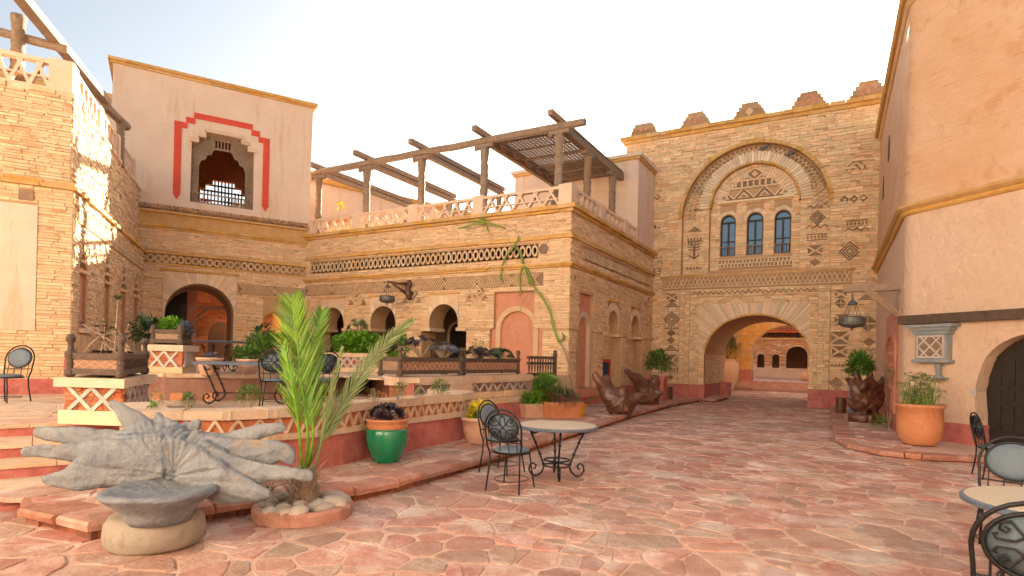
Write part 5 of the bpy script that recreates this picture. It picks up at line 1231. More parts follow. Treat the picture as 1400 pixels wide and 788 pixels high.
# terrace floor
PW = [G(x, y, .98) for x, y in ((190, 564), (250, 563), (310, 563), (370, 561), (430, 558), (470, 555), (506, 551), (540, 548.5), (570, 546), (600, 543.5), (630, 541))]
PW = [(p.x, p.y) for p in PW]; PW = [(-8.3, 4.25)] + PW + [(-6.25, 9.5), (-7.1, 9.75)]
R2 = [G(x, y, L1) for x, y in ((205, 546), (225, 547.5), (330, 548), (400, 545.5), (450, 541.5), (506, 537))]; R2 = [(p.x, p.y) for p in R2]
R2 = [(-13.3, 5.9)] + R2
W2 = [(-7.62, 9.0), (-7.38, 10.4), (-7.38, 11.15), (-7.22, 13.7)]
fl = MB(); hslab(fl, [ST.P(-5, 0, -.1)[:2], ST.P(1.9, 0, -.1)[:2], (-8.2, 4.45)] + [(x - .15, y + .05) for x, y in PW[1:-2]] + [(-7.4, 9.6), (-12.5, 14), (-17.5, 9.5), (-18, 3), (-14, -1)], -.02, L1 - .012); fl = put('terrace_floor', fl, 'joint', None, kind='structure')
def in_t(p): return p[0] < -8.9 or (p[0] < -6.6 and 4.6 < p[1] < 9.0)
pave(fl, voronoi(-14.5, -6.5, -1, 13.5, .62, .3, 41, .7), L1 - .002, .03, .01, 100, 'terrfloor', 43, lambda p: in_t(p) and (V((p[0], p[1], 0)) - V(ST.P(0, 0, 0))).dot(ST.n) < -.75)
f2 = MB(); hslab(f2, R2 + [W2[0], W2[1], W2[2], W2[3], (-7.45, 16.85), (-19.3, 16.85), (-22.2, 11.7), (-15.2, 6.5)], -.02, L2 - .01); f2 = put('upper_terrace_floor', f2, 'joint', None, kind='structure')
pave(f2, voronoi(-21, -7.6, 6.5, 16.7, .6, .3, 51), L2, .03, .01, 60, 'terrfloor', 53, lambda p: p[0] < -7.9 and p[1] > 9.5 + (p[0] + 11.5) * -.2)
# red riser of the upper terrace
g = thing('upper_terrace_wall', 'low red wall with cream edge and orange tiles below the upper terrace', 'wall', (-11.5, 9, L1))
pth = R2 + [(-7.62, 9.0)]
mb = MB(); sweep(mb, pth, [(0, L1 - .05), (0, L2 - .05), (-.3, L2 - .05), (-.3, L1 - .05)]); put('wall_body', mb, 'redp', g)
put('coping', band(pth, .05, L2 - .055, L2 + .02, back=-.4, lmin=.5, lmax=1.0), 'cap', g)
for k, (a, b) in enumerate(zip(pth[1:-1], pth[2:])):
    fr = Fr(a, b); s = .1
    while s < fr.L - .3: mb = MB(); mb.fbox(fr, s, s + .25, L1 - .01, L1 + .15, -.05, .02); put('orange_tile', mb, 'pot', g); s += .62
def zigzag(parent, path, z0, z1, per, w, o0, o1, mat, name='zigzag_bar', cross=False):
    for a, b in zip(path, path[1:]):
        fr = Fr(a, b); n = max(1, round(fr.L / per)); st = fr.L / n
        for k in range(n):
            s = k * st
            for p, q in (((s, z0), (s + st / 2, z1)), ((s + st / 2, z1), (s + st, z0))):
                mb = MB(); flatbar(mb, fr, p, q, w, o0, o1 + R.uniform(0, .006)); put(name, mb, mat, parent)
            if cross:
                for p, q in (((s, z1), (s + st / 2, z0)), ((s + st / 2, z0), (s + st, z1))):
                    mb = MB(); flatbar(mb, fr, p, q, w, o0, o1 - .008); put(name, mb, mat, parent)
# curved planter wall
g = thing('curved_planter_wall', 'long curved red planter wall with cream zigzag band and coping', 'wall', (-6, 6.5, LZ))
mb = MB(); sweep(mb, PW, [(.0, LZ - .05), (.0, .60), (-.28, .60), (-.28, LZ - .05)]); put('red_wall', mb, 'redp', g)
mb = MB(); sweep(mb, PW, [(.0, .66), (-.0, .90), (-.26, .90), (-.26, .66)]); put('band_ground', mb, 'clayred', g)
put('lower_ledge', band(PW, .045, .60, .665, back=-.28, lmin=.5, lmax=1.1, j=.008), 'cap', g)
put('coping', band(PW, .06, .885, .985, back=-.36, lmin=.6, lmax=1.3, j=.008), 'cap', g)
zigzag(g, PW, .68, .875, .21, .032, -.02, .03, 'cap')
mb = MB(); sweep(mb, PW[:-1], [(-.3, .5), (-.3, .915), (-1.0, .93), (-1.0, .5)]); put('soil', mb, 'soil', g)
# end wall of the upper terrace
g = thing('upper_planter_wall', 'stone and red wall with white zigzag band below the long wooden planters', 'wall', (-7.3, 11.5, LZ))
pth = W2
mb = MB(); sweep(mb, pth, [(.0, LZ - .05), (.0, 1.1), (-.3, 1.1), (-.3, LZ - .05)]); put('wall_body', mb, 'clayred', g)
S = Stones(g, 'pale')
for a, b in zip(pth, pth[1:]): S.fill(Fr(a, b), 0, Fr(a, b).L, .55, .88, [], h=(.13, .2), l=(.3, .6), o=.01, pr=(.01, .03))
S.finish(60)
put('red_base', band(pth, .05, LZ - .03, .55, back=-.1, lmin=3, lmax=5, j=.0), 'redp', g)
put('coping', band(pth, .09, 1.09, 1.26, back=-.35, lmin=.6, lmax=1.2, j=.008), 'cap', g)
zigzag(g, pth, .89, 1.08, .36, .04, -.02, .035, 'white')
for s_ in (1.42,):
    mb = MB(); fr = Fr(W2[1], W2[2]); mb.fbox(fr, -.02, fr.L + .02, LZ - .03, 1.24, -.1, .07); put('pier', mb, 'pale', g)
mb = MB(); fr = Fr((-7.22, 13.72), (-7.3, 16.75)); mb.fbox(fr, 0, fr.L, LZ - .03, L2 - .02, -.3, 0); put('rear_wall_body', mb, 'pale', g)
mb = MB(); mb.fbox(fr, 0, fr.L, LZ - .03, .62, -.1, .03); put('rear_red_base', mb, 'redp', g)
# ---------------------------------------------- pedestals with crossed white laths
def pedestal(name, label, A, B, C, z0, z1, nx, group=None):
    """A-B the front edge, B-C the right side (plan points)"""
    t = thing(name, label, 'planter', ((A[0] + B[0]) / 2, (A[1] + B[1]) / 2, z0), group)
    D = (A[0] + C[0] - B[0], A[1] + C[1] - B[1]); H = z1 - z0
    def quad(zz0, zz1, e):
        f1, f2 = Fr(A, B), Fr(B, C); ps = [V(f1.P(-e, 0, e)), V(f1.P(f1.L, 0, e)) + f1.u * e, V((C[0], C[1], 0)) + f1.u * e - f1.n * e, V((D[0], D[1], 0)) - f1.u * e - f1.n * e]
        m_ = MB(); m_.hexa([(p.x, p.y, zz0) for p in ps] + [(p.x, p.y, zz1) for p in ps]); return m_
    put('stone_base', quad(z0, z0 + H * .30, .05), 'pale', t); put('brick_body', quad(z0 + H * .30, z1 - H * .2, 0), 'clayred', t); put('coping', quad(z1 - H * .2, z1, .09), 'cap', t)
    S = Stones(t, 'clayred'); S.fill(Fr(A, B), 0, Fr(A, B).L, z0 + H * .3, z1 - H * .2, [], h=(.05, .07), l=(.15, .3), pr=(.0, .02)); S.fill(Fr(B, C), 0, Fr(B, C).L, z0 + H * .3, z1 - H * .2, [], h=(.05, .07), l=(.15, .3), pr=(.0, .02)); S.finish(90, 'brick')
    for fr, n in ((Fr(A, B), nx), (Fr(B, C), 5)):
        w = .05 if n == nx else .035
        m_ = fr.L * (.1 if n == nx else .04); st = (fr.L - 2 * m_) / n
        for k in range(n):
            s = m_ + k * st
            for p, q, o in (((s, z0 + H * .3), (s + st, z1 - H * .2), .04), ((s + st, z0 + H * .3), (s, z1 - H * .2), .047)):
                mb = MB(); flatbar(mb, fr, p, q, w, 0, o); put('white_lath', mb, 'white', t)
    return t
p = [G(88, 579, L1), G(167, 582, L1), G(201, 565, L1)]; p = [(q.x, q.y) for q in p]
PA = p; pedestal('brick_planter', 'brick pedestal with two white crosses carrying a dark wooden planter beside steps', p[0], p[1], p[2], L1, 1.30, 2)
p = [G(202, 514, L2 + .0), G(249, 514, L2), G(258, 509, L2)]; p = [(q.x, q.y) for q in p]
# keep it on the upper terrace edge
q0 = GD(203, 500, 12.2); q1 = GD(249, 500, 12.0); q2 = GD(263, 498, 12.9); PB = [(q0.x, q0.y), (q1.x, q1.y), (q2.x, q2.y)]
pedestal('brick_planter', 'small brick pedestal with white crosses carrying a wooden planter of bright green leaves', PB[0], PB[1], PB[2], L2 - .05, 1.80, 2)
q0 = GD(446, 500, 15.0); q1 = GD(521, 500, 15.6); q2 = GD(528, 500, 16.6); PC = [(q0.x, q0.y), (q1.x, q1.y), (q2.x, q2.y)]
pedestal('brick_planter', 'long brick planter with white lath band and trimmed green hedge on top', PC[0], PC[1], PC[2], L2 - .02, 1.72, 6)
q0 = GD(335, 495, 14.3); q1 = GD(403, 495, 14.9); q2 = GD(410, 495, 15.8); PD = [(q0.x, q0.y), (q1.x, q1.y), (q2.x, q2.y)]
pedestal('brick_planter', 'brick planter with trailing leaves and purple flowers behind the scroll back chair', PD[0], PD[1], PD[2], L2 - .02, 1.62, 4)
# ---------------------------------------------- carved wooden planter boxes
def wood_planter(label, A, B, C, z0, hgt, post_h, panel='terra', mats='pwood', posts=(1, 1, 1, 1)):
    t = thing('wooden_planter', label, 'planter', ((A[0] + B[0]) / 2, (A[1] + B[1]) / 2, z0)); D = (A[0] + C[0] - B[0], A[1] + C[1] - B[1])
    r = .045
    for p, on in zip((A, B, C, D), posts):
        mb = MB(); pf = [(.001, 0), (r * .8, 0), (r * 1.5, .03), (r * 1.5, .09), (r, .12), (r, hgt * .5), (r * 1.3, hgt * .55), (r, hgt * .6), (r, hgt - .1), (r * 1.5, hgt - .07), (r * 1.5, hgt), (r * .8, hgt + .03), (r * .75, post_h - .12), (r * 1.25, post_h - .09), (r * 1.3, post_h - .05), (r * .8, post_h), (.001, post_h)]
        mb.lathe(pf, (p[0], p[1], z0), 10); put('post', mb, mats, t, smooth=True)
    for k, (a, b) in enumerate(((A, B), (B, C), (C, D), (D, A))):
        fr = Fr(a, b)
        for z in (.04, hgt - .09):
            mb = MB(); mb.fbox(fr, .03, fr.L - .03, z0 + z, z0 + z + .08, -.04, .03); put('rail', mb, mats, t)
        mb = MB(); mb.fbox(fr, .04, fr.L - .04, z0 + .1, z0 + hgt - .08, -.03, -.005); P_ = put('side_panel', mb, panel if k == 0 else mats, t)
        if k < 2:
            n = max(3, int(fr.L / (.09 if k == 0 else .1))); mb = MB()
            if k == 0: lattice_row(mb, fr, .06, fr.L - .06, z0 + .13, z0 + hgt - .11, max(3, int(fr.L / .16)), .014, -.01, .006); put('panel_carving', mb, panel, P_)
            else:
                for i in range(n):
                    s = .07 + (fr.L - .14) * (i + .5) / n; mb = MB(); pc = V(fr.P(s, z0 + .11, .005)); h = hgt - .19
                    mb.lathe([(.001, 0), (.022, 0), (.012, h * .25), (.022, h * .5), (.012, h * .75), (.022, h), (.001, h)], pc, 6); put('baluster', mb, mats, t, smooth=True)
    mb = MB(); hslab(mb, [A, B, C, D], z0 + .1, z0 + hgt - .04); put('soil', mb, 'soil', t)
    return t
def inset(P, e):
    A, B, C = (V((x, y, 0)) for x, y in P); u = (B - A).normalized(); v = (C - B).normalized()
    return [((A + u * e + v * e).x, (A + u * e + v * e).y), ((B - u * e + v * e).x, (B - u * e + v * e).y), ((C - u * e - v * e).x, (C - u * e - v * e).y)]
A_ = inset(PA, .05); wood_planter('dark carved wooden planter with turned posts on the near brick pedestal', A_[0], A_[1], A_[2], 1.30, .34, .58)
B_ = inset(PB, .08); wood_planter('small weathered wooden planter full of bright leaves near the arch', B_[0], B_[1], B_[2], 1.80, .33, .42, panel='dry')
for lab, y0, y1 in (('long carved wooden planter with dark rosette shrub, nearest the green pot', 9.05, 11.0), ('carved wooden planter with grey succulents in front of the terracotta niche', 11.15, 13.45)):
    wood_planter(lab, (-7.66 + .05 * (y0 - 9), y0), (-7.66 + .06 * (y1 - 9), y1), (-8.16 + .06 * (y1 - 9), y1), 1.27, .40, .62)
D_ = inset(PD, .06); wood_planter('wooden planter box with pink flowers behind the terrace table', D_[0], D_[1], D_[2], 1.62, .3, .42)
# wooden railing beside the niche
t = thing('wooden_railing', 'dark wooden baluster railing beside the terracotta niche', 'railing', (-7.35, 14.6, L2)); a, b = (-7.33, 13.9), (-7.36, 15.65); fr = Fr(a, b)
for z in (.02, .32, .48):
    mb = MB(); mb.fbox(fr, 0, fr.L, L2 + z, L2 + z + .07, -.05, .03); put('rail', mb, 'pwood', t)
for k in range(10):
    mb = MB(); s = .08 + k * .175; mb.lathe([(.001, 0), (.03, 0), (.018, .1), (.032, .25), (.018, .38), (.03, .5), (.001, .5)], fr.P(s, L2, -.01), 6); put('baluster', mb, 'pwood', t, smooth=True)
mb = MB(); mb.lathe([(.001, 0), (.06, 0), (.06, .55), (.08, .57), (.08, .62), (.05, .65), (.07, .7), (.001, .75)], fr.P(fr.L, L2, 0), 8); put('post', mb, 'pwood', t)
# ============================================================ furniture
def spiral(c, r0, r1, a0, a1, n, ax, ay):
    c = V(c); return [c + V(ax) * ((r0 + (r1 - r0) * i / n) * math.cos(a0 + (a1 - a0) * i / n)) + V(ay) * ((r0 + (r1 - r0) * i / n) * math.sin(a0 + (a1 - a0) * i / n)) for i in range(n + 1)]
def make_chair():
    """faces +Y, origin between the feet"""
    t = thing('iron_chair', 'x', 'chair', (0, 0, 0)); r = .0105
    mb = MB(); mb.lathe([(.001, .455), (.235, .455), (.24, .47), (.001, .47)], n=24); put('seat_ring', mb, 'black', t)
    mb = MB(); mb.lathe([(.001, .468), (.2, .468), (.222, .48), (.222, .497), (.19, .512), (.001, .517)], n=24); put('seat_pad', mb, 'pad', t, smooth=True)
    for sx in (-1, 1):
        mb = MB(); mb.tube([(sx * .16, .18, .46), (sx * .185, .2, .25), (sx * .215, .235, 0)], [r, r, r * .9], 7); put('leg', mb, 'black', t, smooth=True)
    tilt = lambda x, z, d=0: V((x, -.20 - (z - .45) * .20 - d, z))
    oc, ow, oh = .79, .20, .165
    hoop = [tilt(-.20, .45)] + [tilt(-.232, .56), tilt(-.236, .66)] + [tilt(-.245 * math.cos(a), .77 + .235 * math.sin(a)) for a in [math.pi * i / 14 for i in range(15)]] + [tilt(.236, .66), tilt(.232, .56), tilt(.20, .45)]
    for sx in (-1, 1):
        mb = MB(); mb.tube([tilt(sx * .20, .46), (sx * .205, -.205, .3), (sx * .225, -.25, 0)], [r * 1.1, r * 1.1, r], 7); put('leg', mb, 'black', t, smooth=True)
    mb = MB(); mb.tube(hoop, r * 1.15, 7); put('back_hoop', mb, 'black', t, smooth=True)
    mb = MB(); ring = [tilt(ow * math.cos(a), oc + oh * math.sin(a)) for a in [2 * math.pi * i / 28 for i in range(29)]]; mb.tube(ring, r * 1.1, 7, cap=False); OV = put('back_oval', mb, 'black', t, smooth=True)
    mb = MB(); n = 28; vs = []
    for lay, (f, d) in enumerate(((.0, -.036), (.6, -.034), (.9, -.022), (.97, -.006), (.0, -.004))): vs += [tilt(ow * f * math.cos(2 * math.pi * i / n), oc + oh * f * math.sin(2 * math.pi * i / n), d) for i in range(n)]
    fs = []
    for l in range(4):
        for i in range(n): fs.append((l * n + i, l * n + (i + 1) % n, (l + 1) * n + (i + 1) % n, (l + 1) * n + i))
    mb.add(vs, fs); put('back_pad', mb, 'pad', OV, smooth=True)
    for qx in (-1, 1):                        # scrollwork behind the pad
        for qz in (-1, 1):
            mb = MB(); pts = [tilt(0, oc, .008)] + [tilt(qx * x, oc + qz * z, .008) for x, z in ((.05, .05), (.10, .115), (.135, .105), (.14, .07), (.115, .055), (.105, .078), (.12, .085))]; mb.tube(pts, .0065, 6); put('scroll', mb, 'black', OV, smooth=True)
            mb = MB(); pts = [tilt(qx * x, oc + qz * z, .011) for x, z in ((.0, .15), (.035, .11), (.03, .06), (.08, .02), (.15, .02), (.165, .045), (.145, .05))]; mb.tube(pts, .006, 6); put('scroll', mb, 'black', OV, smooth=True)
    for x in (-.17, -.06, .06, .17):
        mb = MB(); z1 = oc - oh * math.sqrt(max(0, 1 - (x / ow) ** 2)); mb.tube([tilt(x, .46), tilt(x, max(.6, z1))], .006, 6); put('spindle', mb, 'black', t)
    mb = MB(); mb.tube([tilt(-.232, .61), tilt(-.1, .605), tilt(.1, .605), tilt(.232, .61)], .0075, 6); put('back_rail', mb, 'black', t)
    mb = MB(); st = [(.21 * math.cos(a), .235 * math.sin(a) * .95, .13) for a in [2 * math.pi * i / 24 for i in range(25)]]; mb.tube(st, .006, 6, cap=False); put('stretcher', mb, 'black', t, smooth=True)
    return t
chair0 = make_chair(); used = [False]
def chair(loc, ang, label, s=1.0):
    t = copy_tree(chair0) if used[0] else chair0; used[0] = True
    t.location = loc; t.rotation_euler = (0, 0, rad(ang)); t.scale = (s, s, s); t['label'] = label; t['group'] = 'wrought iron cafe chairs'; return t
chair((-3.69, 6.60, 0), 4, 'iron chair with scroll back turned to us at the round mosaic table', 1.04)
chair((-4.32, 7.46, 0), -96, 'iron chair with grey oval pad behind the scroll back one at the round table', 1.04)
v_ = GD(1378, 700, 5.3); chair((v_.x, v_.y, 0), 162, 'iron chair with blue grey oval pad behind the right hand mosaic table', 1.05)
v_ = GD(1364, 600, 9.0); chair((v_.x, v_.y, .0), -82, 'iron chair seen edge on in front of the dark arched door', 1.0)
v_ = GD(1416, 700, 3.05); chair((v_.x, v_.y, 0), -10, 'nearest iron chair, cut off by the lower right picture corner', 1.05)
v_ = GD(375, 556, 10.7); chair((v_.x, v_.y, L1), 48, 'iron chair with scroll back at the long terrace table', 1.05)
v_ = GD(437, 556, 11.2); chair((v_.x, v_.y, L1), 75, 'iron chair half hidden by the palm fronds on the terrace', 1.05)
v_ = GD(333, 500, 14.6); chair((v_.x, v_.y, L2), 150, 'small far iron chair beside the upper terrace table', 1.0)
v_ = GD(8, 550, 10.6); chair((v_.x, v_.y, L1 - .05), -150, 'iron chair cut by the left picture edge beside the corner house', 1.08)
def scroll_leg(t, ang, R0, H, c, r=.014):
    ca, sa = math.cos(ang), math.sin(ang); q = lambda rr, z: V((c[0] + rr * ca, c[1] + rr * sa, c[2] + z))
    pts = [q(R0 * .50, H - .10), q(R0 * .58, H - .13), q(R0 * .64, H - .08), q(R0 * .70, H - .03), q(R0 * .66, H - .10), q(R0 * .54, H - .25), q(R0 * .42, H - .42), q(R0 * .33, H - .56), q(R0 * .31, .17), q(R0 * .36, .08), q(R0 * .47, .025), q(R0 * .60, .03), q(R0 * .68, .10), q(R0 * .66, .175), q(R0 * .58, .205), q(R0 * .51, .17), q(R0 * .53, .125), q(R0 * .58, .12)]
    mb = MB(); mb.tube(pts, r, 8); l = put('leg', mb, 'black', t, smooth=True)
    for k in (5, 6, 7):
        mb = MB(); mb.lathe([(.001, -.02), (r * 1.7, -.012), (r * 1.7, .012), (.001, .02)], pts[k], 8); put('collar', mb, 'black', l, smooth=True)
    mb = MB(); p = q(R0 * .53, 0); mb.lathe([(.001, 0), (.012, 0), (.012, .03), (.001, .03)], p, 6); put('foot', mb, 'black', l)
def round_table(loc, Rr, H, label, straight=False, a0=.5, zig=False):
    t = thing('round_table', label, 'table', loc); c = loc
    mb = MB(); mb.lathe([(.001, H - .045), (Rr * .97, H - .045), (Rr, H - .035), (Rr, H - .008), (Rr * .985, H), (Rr * .955, H + .001), (.001, H + .001)], c, 48); put('table_rim', mb, 'rim', t)
    mb = MB(); mb.lathe([(.001, H + .002), (Rr * .955, H + .002), (Rr * .95, H + .006), (.001, H + .006)], c, 48); put('mosaic_top', mb, 'mosaic', t)
    if straight:
        for k in range(4):
            a = a0 + k * math.pi / 2; mb = MB(); mb.tube([(c[0] + Rr * .55 * math.cos(a), c[1] + Rr * .55 * math.sin(a), H - .05), (c[0] + Rr * .66 * math.cos(a), c[1] + Rr * .66 * math.sin(a), 0)], .014, 8); put('leg', mb, 'black', t)
        for z, f in ((H - .1, .62), (.16, .62)):
            mb = MB(); mb.tube([(c[0] + Rr * f * math.cos(2 * math.pi * i / 30), c[1] + Rr * f * math.sin(2 * math.pi * i / 30), z) for i in range(31)], .010, 7, cap=False); put('hoop', mb, 'black', t, smooth=True)
    else:
        for k in range(4): scroll_leg(t, a0 + k * math.pi / 2, Rr, H, c)
        for z in (.17, .25):
            mb = MB(); mb.tube([(c[0] + Rr * .31 * math.cos(2 * math.pi * i / 24), c[1] + Rr * .31 * math.sin(2 * math.pi * i / 24), c[2] + z) for i in range(25)], .012, 7, cap=False); put('hoop', mb, 'black', t, smooth=True)
    return t
round_table((-3.52, 7.62, 0), .58, .75, 'round mosaic table with scrolled iron legs in the open court', a0=.55)
round_table((1.42, 5.52, 0), .62, .75, 'round mosaic table with straight iron legs at the right picture edge', True, a0=.9)
v_ = GD(300, 500, 14.3); 
# upper terrace round table (rim only, metal top)
t = thing('round_table', 'dark round table with scrolled legs on the upper terrace before the arch', 'table', (v_.x, v_.y, L2)); c = (v_.x, v_.y, L2)
mb = MB(); mb.lathe([(.001, .70), (.62, .70), (.64, .72), (.63, .74), (.001, .745)], c, 32); put('table_top', mb, 'rim', t)
for k in range(4): scroll_leg(t, .6 + k * math.pi / 2, .62, .7, c)
# long terrace table
p0, p1 = GD(262, 500, 10.9), GD(398, 500, 11.3); fr = Fr((p0.x, p0.y), (p1.x, p1.y)); t = thing('long_table', 'long dark topped table with scrolled iron legs on the terrace', 'table', (p0.x, p0.y, L1))
mb = MB(); mb.fbox(fr, 0, fr.L, L1 + .76, L1 + .81, -.9, 0); put('table_top', mb, 'rim', t)
for s in (.45, fr.L - .35):
    for o, ps in ((-.12, 1), (-.78, 1)):
        c = V(fr.P(s, L1, o)); ang = math.atan2(-fr.u.y, -fr.u.x) if s < 1 else math.atan2(fr.u.y, fr.u.x)
        c = c - V((math.cos(ang), math.sin(ang), 0)) * .15; scroll_leg(t, ang, .62, .78, c, .016)
mb = MB(); mb.tube([fr.P(.3, L1 + .2, -.45), fr.P(fr.L - .2, L1 + .2, -.45)], .012, 7); put('stretcher', mb, 'black', t)
from mathutils import noise
# ============================================================ carved root seats and driftwood
def rootwood(name, label, cat, limbs, d0, mat, voxel=.02, flat=.6, amp=.02, extra=None, base=None, loc=None, smooth_it=3):
    t = thing(name, label, cat, loc)
    tmp = MB()
    for L in limbs:
        P = [GD(p[0], p[1], d0 + p[2]) for p in L]; rr = [p[3] for p in L]; n = 10
        # refine the centre line
        Q, W = [], []
        for i in range(len(P) - 1):
            for k in range(4):
                f = k / 4; Q.append(P[i].lerp(P[i + 1], f)); W.append(rr[i] + (rr[i + 1] - rr[i]) * f)
        Q.append(P[-1]); W.append(rr[-1])
        for _ in range(2): Q = [Q[0]] + [(Q[i - 1] + Q[i] * 2 + Q[i + 1]) / 4 for i in range(1, len(Q) - 1)] + [Q[-1]]
        d = (Q[-1] - Q[-2]).normalized(); Q.append(Q[-1] + d * W[-1] * .7); W.append(W[-1] * .55)
        k0 = len(tmp.v); tmp.tube(Q, W, n)
        for i in range(k0, len(tmp.v)):
            c = Q[(i - k0) // n]; o = V(tmp.v[i]) - c; o -= FWD * o.dot(FWD) * (1 - flat); tmp.v[i] = tuple(c + o)
    if extra: extra(tmp)
    me = bpy.data.meshes.new('tmp'); me.from_pydata(tmp.v, [], tmp.f); ob = bpy.data.objects.new('tmp', me); COL.objects.link(ob)
    bm_ = bmesh.new(); bm_.from_mesh(me); bmesh.ops.recalc_face_normals(bm_, faces=bm_.faces); bm_.to_mesh(me); bm_.free()
    md = ob.modifiers.new('r', 'REMESH'); md.mode = 'VOXEL'; md.voxel_size = voxel
    sm = ob.modifiers.new('s', 'SMOOTH'); sm.factor = .6; sm.iterations = smooth_it
    dg = bpy.context.evaluated_depsgraph_get(); ev = ob.evaluated_get(dg); me2 = bpy.data.meshes.new_from_object(ev)
    bpy.data.objects.remove(ob)
    cc = V(loc) + V((0, 0, .55)); b = org(t)
    no = [v.normal.copy() for v in me2.vertices]
    for v, nn in zip(me2.vertices, no):
        p = v.co; q = p - cc; ang = math.atan2(q.z, q.dot(RT)); r_ = q.length
        k = noise.noise(V((ang * 7, r_ * 1.2, q.dot(FWD) * 3))) * .8 + noise.noise(V((ang * 19, r_ * 2.0, 3))) * .5 + noise.noise(p * 6) * .6
        h = noise.noise(p * 3.3 + V((7, 3, 1)))
        k -= max(0, h - .42) * 3
        v.co = p + nn * amp * k
    for v in me2.vertices: v.co = v.co - b
    me2.polygons.foreach_set('use_smooth', [True] * len(me2.polygons)); me2.materials.clear(); me2.materials.append(M[mat])
    o = bpy.data.objects.new('root_wood', me2); COL.objects.link(o); o.parent = t; WL[o.name] = b
    return t
RB0 = GD(213, 730, 5.12); RB0.z = 0
limbs = [
 [(240, 650, .30, .26), (185, 622, .34, .22), (125, 602, .38, .12), (85, 594, .40, .075), (50, 591, .42, .05)],
 [(235, 655, .22, .26), (160, 632, .20, .24), (110, 622, .18, .13), (75, 617, .16, .085), (34, 619, .16, .06)],
 [(225, 662, .12, .24), (150, 648, .06, .22), (110, 650, .0, .15), (85, 656, .0, .09), (63, 656, -.02, .05)],
 [(238, 645, .30, .26), (205, 612, .36, .22), (182, 583, .42, .13), (165, 562, .45, .07), (152, 556, .47, .035)],
 [(245, 640, .32, .25), (232, 604, .38, .18), (222, 584, .42, .10), (214, 572, .43, .04)],
 [(245, 640, .32, .25), (252, 608, .38, .18), (258, 592, .42, .10), (270, 582, .42, .055)],
 [(255, 650, .28, .26), (300, 622, .28, .20), (330, 602, .26, .11), (355, 589, .25, .075), (386, 585, .23, .05)],
 [(260, 655, .22, .26), (320, 632, .2, .22), (362, 618, .17, .14), (388, 616, .16, .09), (397, 630, .15, .06)],
 [(270, 662, .12, .22), (325, 650, .06, .16), (372, 645, .0, .075), (400, 647, -.02, .06), (424, 651, -.04, .05)],
 [(255, 672, .05, .20), (310, 666, -.03, .17), (345, 672, -.06, .10), (364, 676, -.08, .05)],
 [(118, 625, .25, .17), (235, 628, .32, .27), (335, 628, .22, .17)], [(128, 648, .08, .15), (235, 655, .2, .25), (325, 655, .06, .15)], [(240, 640, .35, .28), (240, 665, .25, .28)], [(180, 635, .3, .24), (300, 640, .3, .24)], [(160, 664, .15, .17), (145, 672, .05, .11)], [(150, 668, .14, .14), (290, 668, .14, .15)], [(285, 668, .05, .14), (300, 682, -.05, .10)],
]
limbs = [[(x, min(y - 4, 664 - r_ * 150) if 135 < x < 305 else y, d + .30, r_) for x, y, d, r_ in L] for L in limbs]
t = rootwood('root_bench', 'grey carved tree root seat with radiating limbs on a round wooden foot', 'bench', limbs, 4.98, 'grey', .015, .36, .024, None, loc=(RB0.x, RB0.y, 0), smooth_it=4)
c = GD(219, 690, 5.02)
mb = MB(); n_ = 44; pr = [(.001, .24), (.25, .24), (.26, .30), (.30, .36), (.38, .425), (.435, .47), (.45, .49), (.435, .51), (.40, .515), (.34, .50), (.22, .485), (.10, .48), (.001, .478)]
mb.lathe(pr, (c.x, c.y, 0), n_); mb.v = [(x + .02 * noise.noise(V((x * 2.5, y * 2.5, z * 2))), y + .02 * noise.noise(V((y * 2.5, x * 2.5, z * 2))), z + .018 * noise.noise(V((x * 3, y * 3, 1)))) for x, y, z in mb.v]; put('seat', mb, 'grey', t, smooth=True)
c = GD(213, 735, 5.15)
mb = MB(); pf = [(.001, .0), (.36, .0), (.39, .03), (.395, .12), (.385, .2), (.35, .255), (.28, .27), (.001, .275)]; mb.lathe(pf, (c.x, c.y, 0), 36); mb.v = [(x + .012 * noise.noise(V((x * 5, y * 5, z * 3))), y + .012 * noise.noise(V((y * 5, x * 5, z * 3))), z) for x, y, z in mb.v]; put('round_foot', mb, 'rootend', t, smooth=True)
rootwood('driftwood_sculpture', 'dark polished driftwood shaped like an open hand on the ledge', 'sculpture',
 [[(850, 563, 0, .35), (845, 550, 0, .4), (832, 540, 0, .25), (820, 522, 0, .14), (813, 512, 0, .1)], [(848, 555, .1, .3), (832, 530, .1, .16), (828, 516, .1, .12)], [(850, 560, 0, .35), (852, 542, -.1, .18), (851, 532, -.1, .09)], [(850, 560, 0, .35), (862, 548, 0, .22), (875, 541, 0, .12), (884, 540, 0, .06)]], 16.6, 'dred', .035, .7, .035, loc=tuple(GD(848, 566, 16.6).xy) + (LZ,))
rootwood('driftwood_sculpture', 'spiky dark driftwood sculpture with long pointed arm beside the gate', 'sculpture',
 [[(886, 548, 0, .4), (882, 535, 0, .4), (872, 520, -.2, .2), (856, 507, -.4, .1)], [(885, 545, 0, .35), (893, 528, 0, .26), (898, 519, 0, .16), (892, 515, -.1, .1)], [(885, 545, 0, .4), (897, 538, -.1, .22), (903, 538, -.2, .12)], [(880, 530, 0, .3), (873, 516, .2, .15), (868, 512, .2, .1)], [(875, 551, 0, .22), (895, 552, 0, .22)]], 20.6, 'dred', .045, .7, .04, loc=tuple(GD(886, 553, 20.6).xy) + (LZ,))
